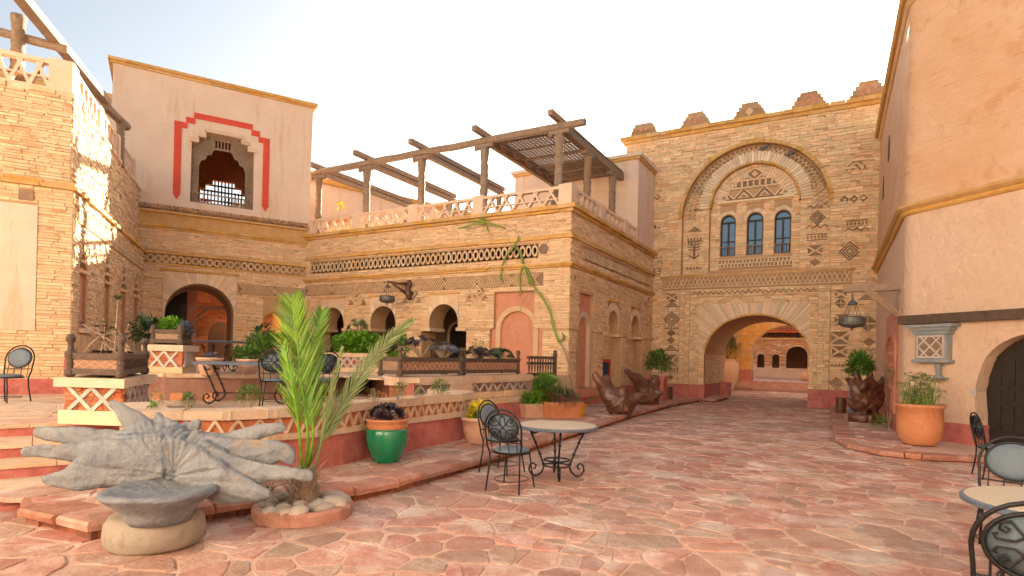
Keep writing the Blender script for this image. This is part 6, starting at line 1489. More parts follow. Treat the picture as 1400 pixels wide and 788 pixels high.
rootwood('driftwood_sculpture', 'large reddish root sculpture with curled limbs on a disc beside the plastered house', 'sculpture',
 [[(1183, 560, 0, .28), (1180, 548, 0, .3), (1168, 530, 0, .14), (1158, 517, 0, .07)], [(1182, 550, 0, .28), (1176, 528, -.1, .15), (1170, 509, -.1, .06)], [(1184, 550, 0, .28), (1187, 528, 0, .17), (1192, 507, 0, .06)], [(1184, 550, 0, .28), (1199, 537, .1, .19), (1207, 518, .1, .08)], [(1186, 555, 0, .35), (1200, 548, 0, .2), (1208, 540, 0, .1)], [(1180, 555, 0, .3), (1165, 551, -.1, .14), (1158, 546, -.1, .07)], [(1184, 545, .1, .3), (1196, 528, -.1, .2), (1184, 523, -.3, .12), (1178, 533, -.35, .08)]], 16.4, 'dred', .035, .75, .04,
 lambda tmp: (lambda mb: tmp.add(mb.v, mb.f))(MB().lathe([(.001, .10), (.40, .10), (.42, .18), (.40, .34), (.001, .36)], (GD(1182, 570, 16.5).x, GD(1182, 570, 16.5).y, 0), 20)), loc=tuple(GD(1183, 574, 16.4).xy) + (.11,))

# ============================================================ plants
def leaf(mb, p, d, l, w, up=V((0, 0, 1)), fold=.25, droop=0):
    d = d.normalized(); s = d.cross(up)
    if s.length < .05: s = d.cross(V((1, 0, 0)))
    s.normalize(); n = s.cross(d)
    a, m1, e = p, p + d * l * .5, p + d * l - V((0, 0, droop * l))
    mb.add([a, m1 + s * w / 2 + n * w * fold, e, m1 - s * w / 2 + n * w * fold, m1], [(0, 4, 1), (4, 2, 1), (0, 3, 4), (3, 2, 4)])
def rdir(r, zmin=-1, zmax=1):
    a = r.uniform(0, 2 * math.pi); z = r.uniform(zmin, zmax); s = math.sqrt(max(0, 1 - z * z)); return V((s * math.cos(a), s * math.sin(a), z))
def bush(c, rx, rz, n, l, w, seed, hang=0, ry=None, u=None, lump=.35):
    r = random.Random(seed); mb = MB(); c = V(c); ry = ry or rx; u = u or V((1, 0, 0)); v = V((-u.y, u.x, 0))
    for i in range(n):
        d = rdir(r, -.55 - hang, 1); k = r.random() ** .4; k *= 1 - lump * (.5 + .5 * noise.noise(d * 2.2 + V((seed, 0, 0))))
        p = c + u * (d.x * rx * k) + v * (d.y * ry * k) + V((0, 0, d.z * rz * k))
        leaf(mb, p, (d + rdir(r) * .8), l * r.uniform(.6, 1.2), w * r.uniform(.7, 1.2))
    return mb
def rosette(mb, c, rr, n, seed, ax=V((0, 0, 1)), w=.3, lay=3):
    r = random.Random(seed); a = ax.normalized(); x = a.cross(V((.3, .9, .2))).normalized(); y = a.cross(x)
    for k in range(lay):
        m_ = max(5, int(n * (1 - k * .25))); e = .25 + k * .45
        for i in range(m_):
            t = 2 * math.pi * (i + k * .5 + r.uniform(-.2, .2)) / m_; d = (x * math.cos(t) + y * math.sin(t)) + a * e; leaf(mb, V(c), d, rr * (1 - k * .18) * r.uniform(.85, 1.1), rr * w, a, .15)
def plant(name, label, loc, parts, group=None, cat='plant'):
    t = thing(name, label, cat, loc, group)
    for nm, mb, mat in parts: put(nm, mb, mat, t, kind='stuff' if nm == 'foliage' else None)
    return t
def stems(pts, r0=.008):
    mb = MB()
    for a, b in pts: mb.tube([a, (V(a) + V(b)) / 2 + V((R.uniform(-.02, .02), R.uniform(-.02, .02), 0)), b], [r0, r0 * .8, r0 * .5], 5)
    return mb
def pot(t, c, prof, mat, n=28, soil=True, name='pot'):
    mb = MB(); mb.lathe(prof, c, n); o = put(name, mb, mat, t, smooth=True)
    me = o.data
    return o
# green glazed pot with dark rosettes
c = GD(529, 600, 8.45); c.z = LZ; t = thing('glazed_pot', 'bright green glazed pot with bare clay rim standing on the ledge', 'pot', c)
H = .62
pot(t, c, [(.001, .0), (.18, .0), (.185, .03), (.235, .1), (.285, .22), (.305, .35), (.30, .45), (.285, H * .78), (.001, H * .78)], 'green', 40)
mb = MB(); mb.lathe([(.284, H * .78 - .01), (.292, H * .84), (.29, H * .93), (.312, H * .95), (.315, H), (.28, H), (.27, H * .9), (.001, H * .9)], c, 40); put('clay_rim', mb, 'pot', t, smooth=True)
mb = MB(); r_ = random.Random(4)
for k in range(15):
    d = rdir(r_, .1, 1); rosette(mb, c + V((d.x * .2, d.y * .2, H + .02 + d.z * .16)), .125, 10, k, d + V((0, 0, .4)), .3)
plant('rosette_plant', 'dark purple rosette succulent growing in the green glazed pot', (c.x, c.y, H + LZ - .05), [('foliage', mb, 'purple'), ('stem', stems([((c.x, c.y, c.z + H - .08), (c.x + k * .05, c.y, c.z + H + .1)) for k in (-2, 0, 2)], .012), 'dry')])
# terracotta pot on the right with papyrus
c = GD(1257, 590, 12.0); c.z = .11; t = thing('terracotta_pot', 'large round orange terracotta pot on the side pavement', 'pot', c)
mb = MB(); mb.lathe([(.001, 0), (.27, 0), (.30, .03), (.36, .12), (.40, .28), (.41, .5), (.40, .74), (.435, .76), (.44, .83), (.405, .83), (.38, .75), (.001, .75)], c, 36); put('body', mb, 'pot', t, smooth=True)
r_ = random.Random(8); mb = MB(); st = []
for k in range(60):
    a = V((c.x + r_.uniform(-.28, .28), c.y + r_.uniform(-.24, .24), c.z + .75)); b = a + V((r_.uniform(-.22, .22), r_.uniform(-.15, .15), r_.uniform(.2, .72))); st.append((a, b))
    for i in range(12): leaf(mb, b, rdir(r_, -.2, .35), r_.uniform(.1, .2), .014, droop=.35)
    leaf(mb, a, (b - a) + V((r_.uniform(-.1, .1), r_.uniform(-.1, .1), 0)), r_.uniform(.3, .5), .022)
plant('papyrus_plant', 'tall papyrus reeds in the large orange pot', (c.x, c.y, .86), [('foliage', mb, 'olive'), ('stem', stems(st, .007), 'bright')])
# palm in a ring of stone
c = V((-4.9, 4.3, 0)); t = thing('palm_planter_ring', 'low round terracotta edged bed with pebbles round the young palm', 'planter', c)
mb = MB(); n = 40; pr = [(.42, 0), (.50, 0), (.505, .10), (.485, .135), (.44, .135), (.42, .12)]
vs = []; fs = []
for j in range(n):
    a = 2 * math.pi * j / n; q = 1 + .02 * noise.noise(V((math.cos(a) * 3, math.sin(a) * 3, 0)))
    for r_, z in pr: vs.append((c.x + r_ * q * math.cos(a), c.y + r_ * q * math.sin(a), z + .012 * noise.noise(V((a * 4, r_, z))) * (z > .05)))
m_ = len(pr)
for j in range(n):
    for i in range(m_): fs.append((j * m_ + i, ((j + 1) % n) * m_ + i, ((j + 1) % n) * m_ + (i + 1) % m_, j * m_ + (i + 1) % m_))
mb.add(vs, fs); put('edge_ring', mb, 'kerb', t)
mb = MB(); mb.lathe([(.001, 0), (.46, 0), (.46, .085), (.001, .10)], c, 30); put('soil', mb, 'soil', t)
r_ = random.Random(77); k = 0
while k < 34:
    a = r_.uniform(0, 6.283); rr = math.sqrt(r_.uniform(.12, .92)) * .44; s = r_.uniform(.045, .11)
    if k < 3: a, rr, s = (.3 + k * .42, .33, .14)
    mb = MB(); bm_ = bmesh.new(); bmesh.ops.create_icosphere(bm_, subdivisions=2, radius=1); sx, sy, sz = s * r_.uniform(.8, 1.3), s * r_.uniform(.7, 1.1), s * r_.uniform(.5, .75); rot = Matrix.Rotation(r_.uniform(0, 6), 3, 'Z')
    vs = []
    for v in bm_.verts:
        p = v.co * (1 + .25 * noise.noise(v.co * 1.3 + V((k * 3.1, 0, 0)))); p = rot @ V((p.x * sx, p.y * sy, p.z * sz)); vs.append((c.x + rr * math.cos(a) + p.x, c.y + rr * math.sin(a) + p.y, .10 + sz * .4 + p.z))
    mb.add(vs, [tuple(v.index for v in f.verts) for f in bm_.faces]); bm_.free(); put('pebble', mb, 'pebble', t, smooth=True); k += 1
def frond(t, pts, lmax, w, n, mat, seed, spread=.9, sweep_=.8, side=None, start=.3):
    r = random.Random(seed); P = [V(p) for p in pts]
    def bez(f):
        k = f * (len(P) - 1); i = min(int(k), len(P) - 2); q = k - i
        p0, p1, p2, p3 = P[max(i - 1, 0)], P[i], P[i + 1], P[min(i + 2, len(P) - 1)]
        return .5 * ((2 * p1) + (p2 - p0) * q + (2 * p0 - 5 * p1 + 4 * p2 - p3) * q * q + (3 * p1 - p0 - 3 * p2 + p3) * q ** 3)
    cl = [bez(i / 24) for i in range(25)]; mb = MB(); mb.tube(cl, [.016 * (1 - i / 27) + .002 for i in range(25)], 6); o = put('frond', mb, 'bright' if mat == 'palm' else 'palmb', t, smooth=True)
    mb = MB()
    for i in range(n):
        f = start + (1 - start) * i / n; p = bez(f); tg = (bez(min(1, f + .02)) - bez(max(0, f - .02))).normalized(); sd = side or tg.cross(FWD).normalized()
        ll = lmax * (math.sin(math.pi * min(1, (f * .78 + .2))) ** .7) * r.uniform(.85, 1.1)
        for sg in (-1, 1):
            d = (sd * sg * spread + tg * sweep_ + FWD * (r.uniform(-.35, .35) - .1)).normalized(); s = d.cross(FWD + rdir(r) * .5).normalized(); nn = s.cross(d)
            ww = w * r.uniform(.8, 1.1); q1 = p + d * ll * .45; q2 = p + d * ll - V((0, 0, .06 * ll * r.random()))
            mb.add([p - s * ww * .2, p + s * ww * .2, q1 + s * ww * .5 + nn * ww * .2, q1 - s * ww * .5 + nn * ww * .2, q1, q2], [(0, 4, 3), (0, 1, 4), (1, 2, 4), (4, 2, 5), (3, 4, 5)])
    put('leaflets', mb, mat, o, kind='stuff')
t = thing('young_palm', 'young date palm with upright green fronds in the pebble bed', 'palm', (c.x, c.y, .1))
b0 = V((c.x, c.y, .1)); D = 5.95
mb = MB(); mb.lathe([(.001, 0), (.16, 0), (.15, .08), (.14, .2), (.125, .33), (.09, .40), (.001, .42)], b0, 14); put('trunk', mb, 'wood', t)
r_ = random.Random(5); mb = MB()
for k in range(120):
    a = r_.uniform(0, 6.283); z = r_.uniform(0, .36); p = V((c.x + .13 * math.cos(a), c.y + .13 * math.sin(a), .1 + z)); leaf(mb, p, V((math.cos(a) * .6, math.sin(a) * .6, r_.uniform(-.6, 1.0))), r_.uniform(.08, .2), .025)
put('trunk_fibre', mb, 'dry', t, kind='stuff')
tp = lambda x, y, d=0: GD(x, y, D + d)
base = V((c.x, c.y, .42))
frond(t, [base, tp(421, 600), tp(412, 520), tp(404, 450), tp(399, 407)], .46, .024, 58, 'palm', 1, .62, .95)
frond(t, [base, tp(428, 600, .1), tp(426, 530, .15), tp(430, 470, .2), tp(441, 425, .25)], .40, .022, 44, 'palm', 2, .5, .95)
frond(t, [base, tp(440, 600, .1), tp(475, 540, .2), tp(520, 478, .3), tp(563, 438, .4)], .32, .017, 60, 'palmb', 3, .40, 1.0, start=.22)
frond(t, [base, tp(412, 630, -.05), tp(408, 580, -.1), tp(398, 520, -.15), tp(388, 470, -.15)], .30, .02, 22, 'palm', 5, .4, 1.0, start=.5)
frond(t, [base, tp(430, 640, -.1), tp(445, 580, -.1), tp(455, 530, -.1), tp(468, 475, -.1)], .24, .014, 22, 'palmb', 6, .25, 1.1, start=.45)
mb = bush((c.x - .33, c.y - .2, .2), .12, .1, 60, .12, .012, 3); plant('grass_tuft', 'small green tuft among the pebbles left of the palm', (c.x - .33, c.y - .2, .13), [('foliage', mb, 'leaf')])
# ---- shrubs in the curved planter
def at(x, y, d, z): p = GD(x, y, d); return V((p.x, p.y, z))
def shrub(label, x, d, z, rx, h, n, l, w, mat, seed, nst=6, cat='plant', group=None, name='shrub', lean=.0):
    c_ = at(x, 540, d, z); r = random.Random(seed); st = []
    for k in range(nst):
        a = c_ + V((r.uniform(-rx, rx) * .4, r.uniform(-rx, rx) * .4, 0)); st.append((a, a + V((r.uniform(-rx, rx) * .5, r.uniform(-rx, rx) * .5, h * r.uniform(.6, .9)))))
    mb = bush(c_ + V((0, 0, h * .58)), rx, h * .48, n, l, w, seed); return plant(name, label, c_, [('stem', stems(st, .006), 'dry'), ('foliage', mb, mat)], group)
shrub('fine leaved green shrub in the curved planter before the terrace table', 341, 7.75, .92, .21, .34, 900, .05, .010, 'leaf', 11, 9)
shrub('little round topped bush at the left end of the curved planter', 258, 7.3, .92, .09, .26, 200, .05, .014, 'leaf', 12, 3)
shrub('thin straggly shrub in the planter beside the near brick pedestal', 214, 7.4, .92, .10, .28, 90, .05, .014, 'olive', 13, 6)
shrub('small bright sprig low in the planter left of the bench horn', 209, 7.1, .92, .05, .14, 80, .05, .018, 'bright', 14, 2)
shrub('feathery green conifer like shrub in the curved planter', 601, 10.2, .92, .17, .36, 420, .08, .010, 'leaf', 15, 6)
shrub('thin upright shrub left of the feathery one in the planter', 546, 9.2, .92, .12, .34, 220, .06, .014, 'leaf', 16, 6)
shrub('sparse yellowish shrub in the planter behind the green pot plant', 510, 8.7, .92, .12, .26, 100, .05, .014, 'olive', 17, 6)
shrub('sparse dry shrub beside the feathery conifer shrub', 572, 9.7, .92, .12, .22, 90, .05, .012, 'olive', 18, 6)
shrub('dry twiggy shrub at the foot of the long table', 395, 8.0, .92, .14, .26, 110, .05, .012, 'olive', 19, 7)
# ---- plants on and around the pedestals
mid = lambda P, z: V(((P[0][0] + P[2][0]) / 2, (P[0][1] + P[2][1]) / 2, z))
c_ = mid(A_, 1.6); r = random.Random(2); st = [(c_ + V((r.uniform(-.3, .3), r.uniform(-.25, .25), 0)), c_ + V((r.uniform(-.35, .35), r.uniform(-.3, .3), r.uniform(.2, .5)))) for k in range(16)]; st += [(c_ + V((.1, .0, 0)), c_ + V((.06, .05, .82)))]
mb = MB(); md = MB()
for k, (a, b) in enumerate(st):
    rosette(mb if k % 2 else md, b, .07, 8, k, V((0, 0, 1)), .35, 2)
for k in range(10): rosette(md, c_ + V((r.uniform(-.4, .4), r.uniform(-.3, .3), .03)), .09, 9, k, w=.3)
rosette(mb, c_ + V((.06, .05, .84)), .13, 10, 99, w=.35)
plant('succulent_shrub', 'leggy dry succulent with green tips in the near dark wooden planter', c_, [('stem', stems(st, .011), 'dry'), ('foliage', mb, 'olive'), ('dark_rosettes', md, 'purple')])
c_ = mid(B_, 2.14); u_ = (V((*B_[1], 0)) - V((*B_[0], 0))).normalized()
plant('leafy_plant', 'bright green leaf cluster in the small wooden planter near the arch', c_, [('foliage', bush(c_ + V((0, 0, .06)), .3, .2, 500, .11, .05, 21, ry=.2, u=u_), 'bright')])
c2 = c_ - u_ * .62 + V((0, 0, -.05)); plant('dark_leafed_plant', 'dark broad leafed plant spilling left of the small wooden planter', c2, [('foliage', bush(c2, .36, .34, 380, .16, .075, 22, .3), 'dleaf'), ('stem', stems([(c2 - V((0, 0, .5)), c2), (c2 - V((-.1, 0, .5)), c2 + V((.1, 0, .1)))], .012), 'dry')])
c2 = c_ + u_ * .36 + V((0, 0, -.02)); plant('grey_leafed_plant', 'grey green rosettes at the right end of the small wooden planter', c2, [('foliage', bush(c2, .2, .16, 140, .12, .05, 23), 'blueleaf')])
hc = V(((PC[0][0] + PC[2][0]) / 2, (PC[0][1] + PC[2][1]) / 2, 1.95)); hu = (V((*PC[1], 0)) - V((*PC[0], 0))); hl = hu.length; hu.normalize()
plant('ivy_hedge', 'dense bright ivy hedge hanging over the long brick planter', hc, [('foliage', bush(hc, hl * .56, .34, 1700, .13, .085, 31, .4, ry=.55, u=hu, lump=.15), 'bright')])
c2 = at(490, 450, 16.2, 1.7); mb = MB(); r = random.Random(3); st = [(c2, c2 + V((0, 0, .72)))]
for k in range(9): d = rdir(r, .0, 1); e = c2 + V((0, 0, .68)) + d * .24; st.append((c2 + V((0, 0, .6)), e)); rosette(mb, e, .17, 9, k, d + V((0, 0, .6)), .32)
plant('tree_succulent', 'small branched tree succulent rising above the ivy hedge', c2, [('stem', stems(st, .018), 'dry'), ('foliage', mb, 'olive')])
hc = V(((PD[0][0] + PD[2][0]) / 2, (PD[0][1] + PD[2][1]) / 2, 1.95)); hu = (V((*PD[1], 0)) - V((*PD[0], 0))); hl = hu.length; hu.normalize()
mb = bush(hc + V((0, 0, .12)), hl * .5, .12, 130, .06, .04, 33, u=hu, ry=.3)
plant('trailing_plant', 'trailing bright leaves hanging from the flowered wooden planter', hc, [('foliage', bush(hc, hl * .52, .28, 800, .12, .06, 32, .4, ry=.42, u=hu), 'bright'), ('purple_flowers', mb, M['purple'])])
for lab, x, d, z, rx, h, n, l, w, mat, sd in (('broad leafed green plant at the end of the long terrace table', 352, 13.4, 1.2, .28, .85, 120, .24, .10, 'leaf', 41), ('upright broad leafed plant behind the far chair', 357, 14.0, 1.2, .26, 1.15, 90, .22, .09, 'dleaf', 42), ('low green plant in front of the flowered planter', 336, 12.7, 1.45, .28, .3, 200, .2, .06, 'leaf', 43)): shrub(lab, x, d, z, rx, h, n, l, w, mat, sd, 4)
def simple_pot(label, x, d, z, r0, r1, h, mat, name='clay_pot', sq=False, yoff=0):
    c_ = at(x, 540, d, z); t = thing(name, label, 'pot', c_); mb = MB()
    if sq:
        f = Fr((c_.x - r0, c_.y), (c_.x + r0, c_.y)); k = 4
    mb.lathe([(.001, 0), (r0 * .92, 0), (r0, .02), ((r0 + r1) / 2 * 1.04, h * .5), (r1, h * .86), (r1 * 1.08, h * .88), (r1 * 1.08, h), (r1 * .93, h), (r1 * .9, h * .9), (.001, h * .9)], c_, 4 if sq else 26); put('body', mb, mat, t, smooth=not sq); return c_
c_ = simple_pot('pale clay pot with spiky agave behind the left end of the long table', 286, 11.9, L2, .17, .24, .36, 'potp'); mb = MB(); rosette(mb, c_ + V((0, 0, .34)), .3, 15, 5, w=.14, lay=3); plant('agave', 'blue grey spiky agave in the pale clay pot', c_ + V((0, 0, .33)), [('foliage', mb, 'blueleaf')])
c_ = simple_pot('pale clay pot holding drooping leaves behind the long table', 338, 12.4, L2, .16, .22, .34, 'potp')
c_ = simple_pot('orange clay pot at the left end of the long wooden planters', 541, 14.0, L2, .14, .24, .32, 'pot'); plant('potted_bush', 'green bushy plant spilling over the orange clay pot', c_ + V((0, 0, .3)), [('foliage', bush(c_ + V((0, 0, .36)), .34, .2, 350, .13, .05, 51, .3), 'bright'), ('upper_leaves', bush(c_ + V((.1, .1, .68)), .18, .3, 200, .14, .04, 52), 'leaf')])
# plants in the long wooden planters
def aeon(label, y, x, z, rr, n, h, mat, sd):
    c_ = V((x, y, z)); r = random.Random(sd); mb = MB(); st = []
    for k in range(n): d = rdir(r, .05, 1); e = c_ + V((d.x * rr, d.y * rr, h * .55 + d.z * rr * .6)); st.append((c_, e)); rosette(mb, e, .12, 10, k, d + V((0, 0, .7)), .28, 2)
    plant('succulent_shrub', label, c_, [('stem', stems(st, .014), 'dry'), ('foliage', mb, mat)])
aeon('dark branched rosette shrub in the long wooden planter', 9.95, -7.85, 1.62, .32, 16, .5, 'purple', 61)
aeon('grey blue rosette clump in the wooden planter', 10.7, -7.8, 1.62, .30, 24, .3, 'blueleaf', 62)
aeon('reddish low rosettes in the second wooden planter', 11.9, -7.7, 1.62, .34, 22, .16, 'purple', 63)
aeon('green grey low succulents at the far end of the wooden planters', 12.9, -7.65, 1.62, .36, 24, .12, 'dleaf', 64)
shrub('pale twiggy shrub in the second wooden planter', 652, 14.1, 1.62, .26, .52, 120, .05, .03, 'olive', 65, 14)
# pots by the niche
def box_pot(label, A, u, L, W, z, h, mat):
    A = V((A[0], A[1], 0)); u = V((*u, 0)).normalized(); v = V((-u.y, u.x, 0)); t = thing('box_planter', label, 'planter', (A.x, A.y, z)); e = .05
    q = lambda k, zz: [(*(A + u * (-k) + v * (-k)).xy, zz), (*(A + u * (L + k) + v * (-k)).xy, zz), (*(A + u * (L + k) + v * (W + k)).xy, zz), (*(A + u * (-k) + v * (W + k)).xy, zz)]
    mb = MB(); mb.hexa(q(-e, z) + q(0, z + h * .8)); put('body', mb, mat, t); mb = MB(); mb.hexa(q(.03, z + h * .8) + q(.03, z + h)); put('rim', mb, mat, t); return A + u * L / 2 + v * W / 2 + V((0, 0, z + h))
c_ = box_pot('pale clay trough with bright green plant beside the niche', (-6.95, 13.1), (.5, .86), .75, .4, LZ, .36, 'potp'); plant('potted_bush', 'bright green tufts in the pale clay trough', c_, [('foliage', bush(c_ + V((0, 0, .1)), .42, .22, 420, .14, .05, 71), 'bright'), ('upper_leaves', bush(c_ + V((.1, .1, .38)), .17, .3, 200, .13, .05, 72), 'leaf')])
c_ = box_pot('terracotta trough with grassy plants in front of the niche', (-6.35, 13.35), (.5, .86), .95, .45, LZ, .42, 'pot'); plant('potted_grass', 'dark green grassy plant filling the terracotta trough', c_, [('foliage', bush(c_ + V((0, 0, .1)), .5, .28, 700, .2, .02, 73, .2), 'dleaf')])
c_ = simple_pot('yellow pot with rounded green bush below the railing', 745, 16.0, .47, .22, .28, .38, 'poty'); plant('potted_bush', 'rounded bright green bush in the yellow pot', c_, [('foliage', bush(c_ + V((0, 0, .48)), .45, .32, 1000, .12, .04, 74, lump=.1), 'bright')])
mb = MB(); p_ = at(745, 555, 16.0, LZ); mb.box(p_.x - .35, p_.x + .35, p_.y - .3, p_.y + .35, LZ - .02, .47); tb = put('stone_plinth', mb, 'redp', None, loc=(p_.x, p_.y, LZ - .02)); setp(tb, 'low red block carrying the yellow pot beside the wall', 'block')
c_ = simple_pot('small yellow pot with one long leaf at the ledge', 790, 15.6, LZ, .16, .24, .34, 'poty'); mb = MB(); leaf(mb, c_ + V((0, 0, .3)), V((.7, .3, .35)), .75, .14); leaf(mb, c_ + V((0, 0, .3)), V((-.3, .2, .9)), .4, .1); plant('long_leaf_plant', 'single arching leaf plant in the small yellow pot', c_ + V((0, 0, .3)), [('foliage', mb, 'leaf')])
c_ = simple_pot('terracotta pot half hidden behind the iron chairs', 658, 10.5, LZ, .26, .33, .46, 'potp'); plant('yellow_green_plant', 'yellow green leafy plant in the pot behind the chairs', c_ + V((0, 0, .45)), [('foliage', bush(c_ + V((0, 0, .52)), .26, .22, 420, .12, .05, 75), 'yellow'), ('lower_leaves', bush(c_ + V((0, 0, .48)), .26, .16, 300, .12, .05, 76), 'bright')])
# gate side pots and bins
p_ = at(899, 545, 22.6, LZ); t = thing('red_pot', 'square red pot beside the left gate pier', 'pot', p_); mb = MB(); mb.box(p_.x - .3, p_.x + .3, p_.y - .3, p_.y + .3, LZ, LZ + .85); put('body', mb, 'redp', t); mb = MB(); mb.box(p_.x - .34, p_.x + .34, p_.y - .34, p_.y + .34, LZ + .85, LZ + .95); put('rim', mb, 'redp', t)
plant('potted_bush', 'round green bush in the square red pot by the gate', p_ + V((0, 0, .9)), [('foliage', bush(p_ + V((0, 0, 1.45)), .52, .55, 700, .2, .06, 81), 'leaf'), ('stem', stems([(p_ + V((0, 0, .9)), p_ + V((.05, 0, 1.4))), (p_ + V((.1, 0, .9)), p_ + V((.2, .1, 1.5)))], .02), 'dry')])
for lab, x, d, z in (('brown metal bin beside the left gate pier', 914, 23.6, LZ), ('brown metal bin beside the right gate pier', 1150, 19.5, .11)):
    p_ = at(x, 545, d, z); t = thing('metal_bin', lab, 'bin', p_, 'metal bins by the gate'); mb = MB(); mb.lathe([(.001, 0), (.15, 0), (.16, .02), (.16, .5), (.145, .5), (.14, .1), (.001, .1)], p_, 16); put('body', mb, 'dred', t); mb = MB(); mb.lathe([(.162, .46), (.172, .47), (.172, .5), (.162, .51)], p_, 16); put('rim', mb, 'dred', t)
p_ = at(1176, 500, 16.7, 1.35); plant('leafy_plant', 'green leafy plant growing on top of the reddish root sculpture', p_, [('foliage', bush(p_ + V((0, 0, .3)), .38, .45, 500, .22, .07, 82), 'leaf')])
p_ = at(1206, 580, 15.2, .12); plant('grass_tuft', 'small wispy grass tuft at the foot of the side wall', p_, [('foliage', bush(p_ + V((0, 0, .08)), .25, .14, 120, .25, .014, 83), 'bright')])
p_ = at(1216, 560, 14.6, .12); plant('grass_tuft', 'wispy papyrus sprig left of the big orange pot', p_, [('foliage', bush(p_ + V((0, 0, 1.25)), .22, .3, 90, .25, .016, 84), 'olive'), ('stem', stems([(p_, p_ + V((.05, 0, 1.2))), (p_, p_ + V((-.1, 0, 1.3)))], .008), 'dry')])
p_ = at(1169, 545, 19.0, .11); t = thing('blue_board', 'small blue panel leaning behind the root sculpture', 'panel', p_); mb = MB(); mb.hexa([(p_.x - .16, p_.y, .11), (p_.x + .16, p_.y, .11), (p_.x + .16, p_.y + .05, .11), (p_.x - .16, p_.y + .05, .11), (p_.x - .16, p_.y + .15, 1.1), (p_.x + .16, p_.y + .15, 1.1), (p_.x + .16, p_.y + .2, 1.1), (p_.x - .16, p_.y + .2, 1.1)]); put('panel', mb, 'bluep', t)
# jar and plant inside the gate
p_ = at(993, 520, 34.5, 0); t = thing('storage_jar', 'big pale clay jar in the court beyond the gate', 'jar', p_); mb = MB(); mb.lathe([(.001, .0), (.35, 0), (.42, .1), (.62, .8), (.72, 1.35), (.66, 1.65), (.52, 1.8), (.58, 1.88), (.5, 1.9), (.45, 1.75), (.001, 1.75)], p_, 24); put('body', mb, 'potp', t, smooth=True)
p_.z = 1.8; plant('jar_palm', 'small palm growing from the big clay jar', p_, [('foliage', bush(p_ + V((0, 0, .7)), .7, .9, 300, .6, .06, 91), 'palmb')])
p_ = at(1103, 517, 39.2, .5); t = thing('clay_ball_pot', 'round pale pot on the steps beyond the gate', 'pot', p_); mb = MB(); mb.lathe([(.001, 0), (.25, .02), (.42, .2), (.45, .4), (.36, .62), (.25, .68), (.28, .74), (.2, .74), (.001, .6)], p_, 18); put('body', mb, 'potp', t, smooth=True)
# ============================================================ climbing cactus on the corner
t = thing('climbing_cactus', 'long green climbing cactus stem hanging across the arcade corner', 'plant', FF.P(11.7, .2, .2))
def onff(x, y, o=.09):
    dx, dy = x - 700, 489 - y; u = dx * math.cos(ROLL) - dy * math.sin(ROLL); v = dx * math.sin(ROLL) + dy * math.cos(ROLL); r_ = FWD + RT * (u / FPX) + UP * (v / FPX)
    k = (16.8 - o) / r_.y; return V((0, 0, EYE)) + r_ * k
def stem(pp, r0, mat, o=.09):
    P = [onff(x, y, o) for x, y in pp]; Q = []; W = []
    for i in range(len(P) - 1):
        for k in range(4): f = k / 4; Q.append(P[i].lerp(P[i + 1], f)); W.append(r0 * .62 * (.7 + .5 * abs(math.sin((i * 4 + k) * .9))))
    Q.append(P[-1]); W.append(r0 * .4); mb = MB(); mb.tube(Q, W, 6); put('stem', mb, mat, t)
stem([(788, 548), (783, 520), (778, 500), (772, 480), (765, 468)], .05, 'dry', .16)
stem([(765, 470), (757, 450), (752, 425), (742, 408), (730, 392)], .055, 'cactus', .12)
stem([(733, 398), (722, 402), (713, 415), (711, 425)], .02, 'dry'); stem([(730, 392), (722, 372), (715, 360), (712, 345), (703, 338)], .06, 'cactus')
stem([(715, 362), (710, 378), (712, 398), (710, 405)], .045, 'cactus'); stem([(703, 338), (692, 350), (686, 365), (684, 380), (688, 388)], .045, 'cactus'); stem([(712, 350), (720, 375), (725, 392)], .04, 'cactus'); stem([(698, 345), (708, 328), (709, 322)], .05, 'cactus', .2)
stem([(709, 322), (700, 312), (690, 307), (680, 306)], .018, 'dry', .24)
for e in ((626, 313), (640, 303), (652, 297), (661, 298), (690, 312), (668, 318)): stem([(664, 305), ((664 + e[0]) / 2, (305 + e[1]) / 2 - 1), e], .05, 'cactus', .26)
stem([(765, 468), (772, 462), (768, 455)], .05, 'cactus', .14)
# ============================================================ lanterns
def lantern(label, p, s=1.0):
    t = thing('hanging_lantern', label, 'lantern', p, 'hanging lanterns'); x, y, z = p
    mb = MB(); mb.lathe([(.001, -.16 * s), (.04 * s, -.14 * s), (.03 * s, -.1 * s), (.24 * s, -.06 * s), (.30 * s, 0), (.30 * s, .16 * s), (.26 * s, .19 * s), (.001, .21 * s)], p, 20); put('body', mb, 'zinc', t, smooth=False)
    mb = MB(); mb.lathe([(.305 * s, .02 * s), (.315 * s, .03 * s), (.315 * s, .05 * s), (.305 * s, .06 * s)], p, 20); put('band', mb, 'zinc', t)
    for k in range(4):
        a = .5 + k * math.pi / 2; mb = MB(); mb.tube([(x + .24 * s * math.cos(a), y + .24 * s * math.sin(a), z + .18 * s), (x + .07 * s * math.cos(a), y + .07 * s * math.sin(a), z + .55 * s)], .008, 5); put('chain', mb, 'zinc', t)
    mb = MB(); mb.lathe([(.001, .5 * s), (.12 * s, .5 * s), (.1 * s, .56 * s), (.03 * s, .62 * s), (.02 * s, .8 * s), (.001, .8 * s)], p, 12); put('canopy', mb, 'zinc', t)
t = thing('timber_bracket', 'grey timber beam with diagonal brace on the plastered house corner', 'bracket', (1.2, 17.1, 3.2))
tip = GD(1153, 394, 15.1); wl = V((1.25, 17.25, 3.66)); tip.z = 3.66
mb = MB(); mb.bar(wl, tip, .2, .17); put('beam', mb, 'wood', t); mb = MB(); mb.bar(wl + V((-.02, 0, -.72)), tip.lerp(wl, .42) + V((0, 0, -.05)), .17, .14); put('brace', mb, 'wood', t)
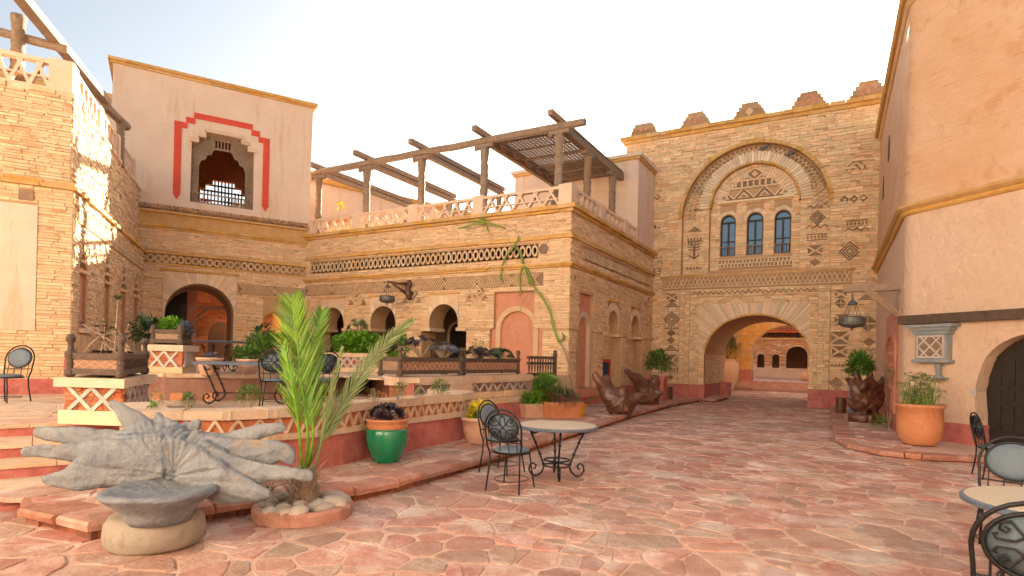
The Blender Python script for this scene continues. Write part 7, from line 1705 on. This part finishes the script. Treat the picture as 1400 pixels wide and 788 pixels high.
q = tip.lerp(wl, .17); lantern('flat round zinc lantern hanging from the timber beam on the right', (q.x, q.y, 2.75))
t = thing('carved_bracket', 'carved wooden figure bracket on the arcade wall', 'bracket', FF.P(5.5, 3.8, 0)); P = FF.P
mb = MB(); mb.tube([P(5.55, 3.75, .05), P(5.58, 3.95, .18), P(5.5, 4.1, .12), P(5.55, 4.3, .1), P(5.52, 4.42, .06)], [.10, .13, .1, .12, .07], 8); put('figure', mb, 'dred', t, smooth=True)
mb = MB(); mb.tube([P(5.5, 4.3, .1), P(5.35, 4.27, .5), P(5.2, 4.3, .85)], [.05, .045, .04], 7); put('arm', mb, 'dred', t, smooth=True); mb = MB(); mb.tube([P(5.55, 3.85, .12), P(5.4, 4.08, .42), P(5.27, 4.24, .68)], [.045, .05, .04], 7); put('brace', mb, 'dred', t, smooth=True)
q = P(5.18, 3.62, .85); lantern('flat round zinc lantern on the carved bracket of the arcade', q, .92)
# pigeons on the arch
for lab, x, y in (('pigeon on top of the blind arch', 1045, 205), ('pigeon on the right shoulder of the blind arch', 1081, 215)):
    p_ = GD(x, y, 23.7 if x > 1060 else 24.0); p_.y = 25.93; t = thing('pigeon', lab, 'bird', p_, 'pigeons on the gatehouse arch'); mb = MB()
    mb.tube([p_ + V((-.22, 0, .04)), p_ + V((-.12, 0, .07)), p_ + V((0, 0, .10)), p_ + V((.09, 0, .13)), p_ + V((.12, 0, .19)), p_ + V((.16, 0, .20)), p_ + V((.20, 0, .19))], [.02, .05, .075, .065, .04, .035, .008], 8); put('body', mb, 'zinc', t, smooth=True)
# flowers on the tower window sill and the roof
for lab, s0, s1, mat, sd in (('red flowers on the left of the tower window', 1.7, 2.4, 'red', 101), ('yellow flowers on the right of the tower window', 2.9, 3.7, 'yellow', 102)):
    c_ = V(BW.P((s0 + s1) / 2, 7.36, -.32)); t = thing('flower_box', lab, 'flowers', c_); put('foliage', bush(c_ + V((0, 0, .06)), (s1 - s0) / 2, .1, 200, .08, .05, sd, ry=.1, u=BW.u), mat, t, kind='stuff'); mb = MB(); mb.fbox(BW, s0, s1, 7.28, 7.38, -.42, -.3); put('trough', mb, 'pot', t)
c_ = GD(465, 283, 24.6); plant('potted_sprig', 'yellow leafed sprig on the roof terrace by the first post', c_, [('foliage', bush(c_, .22, .2, 60, .16, .06, 104), 'yellow'), ('stem', stems([(c_ - V((0, 0, .9)), c_)], .012), 'dry')])
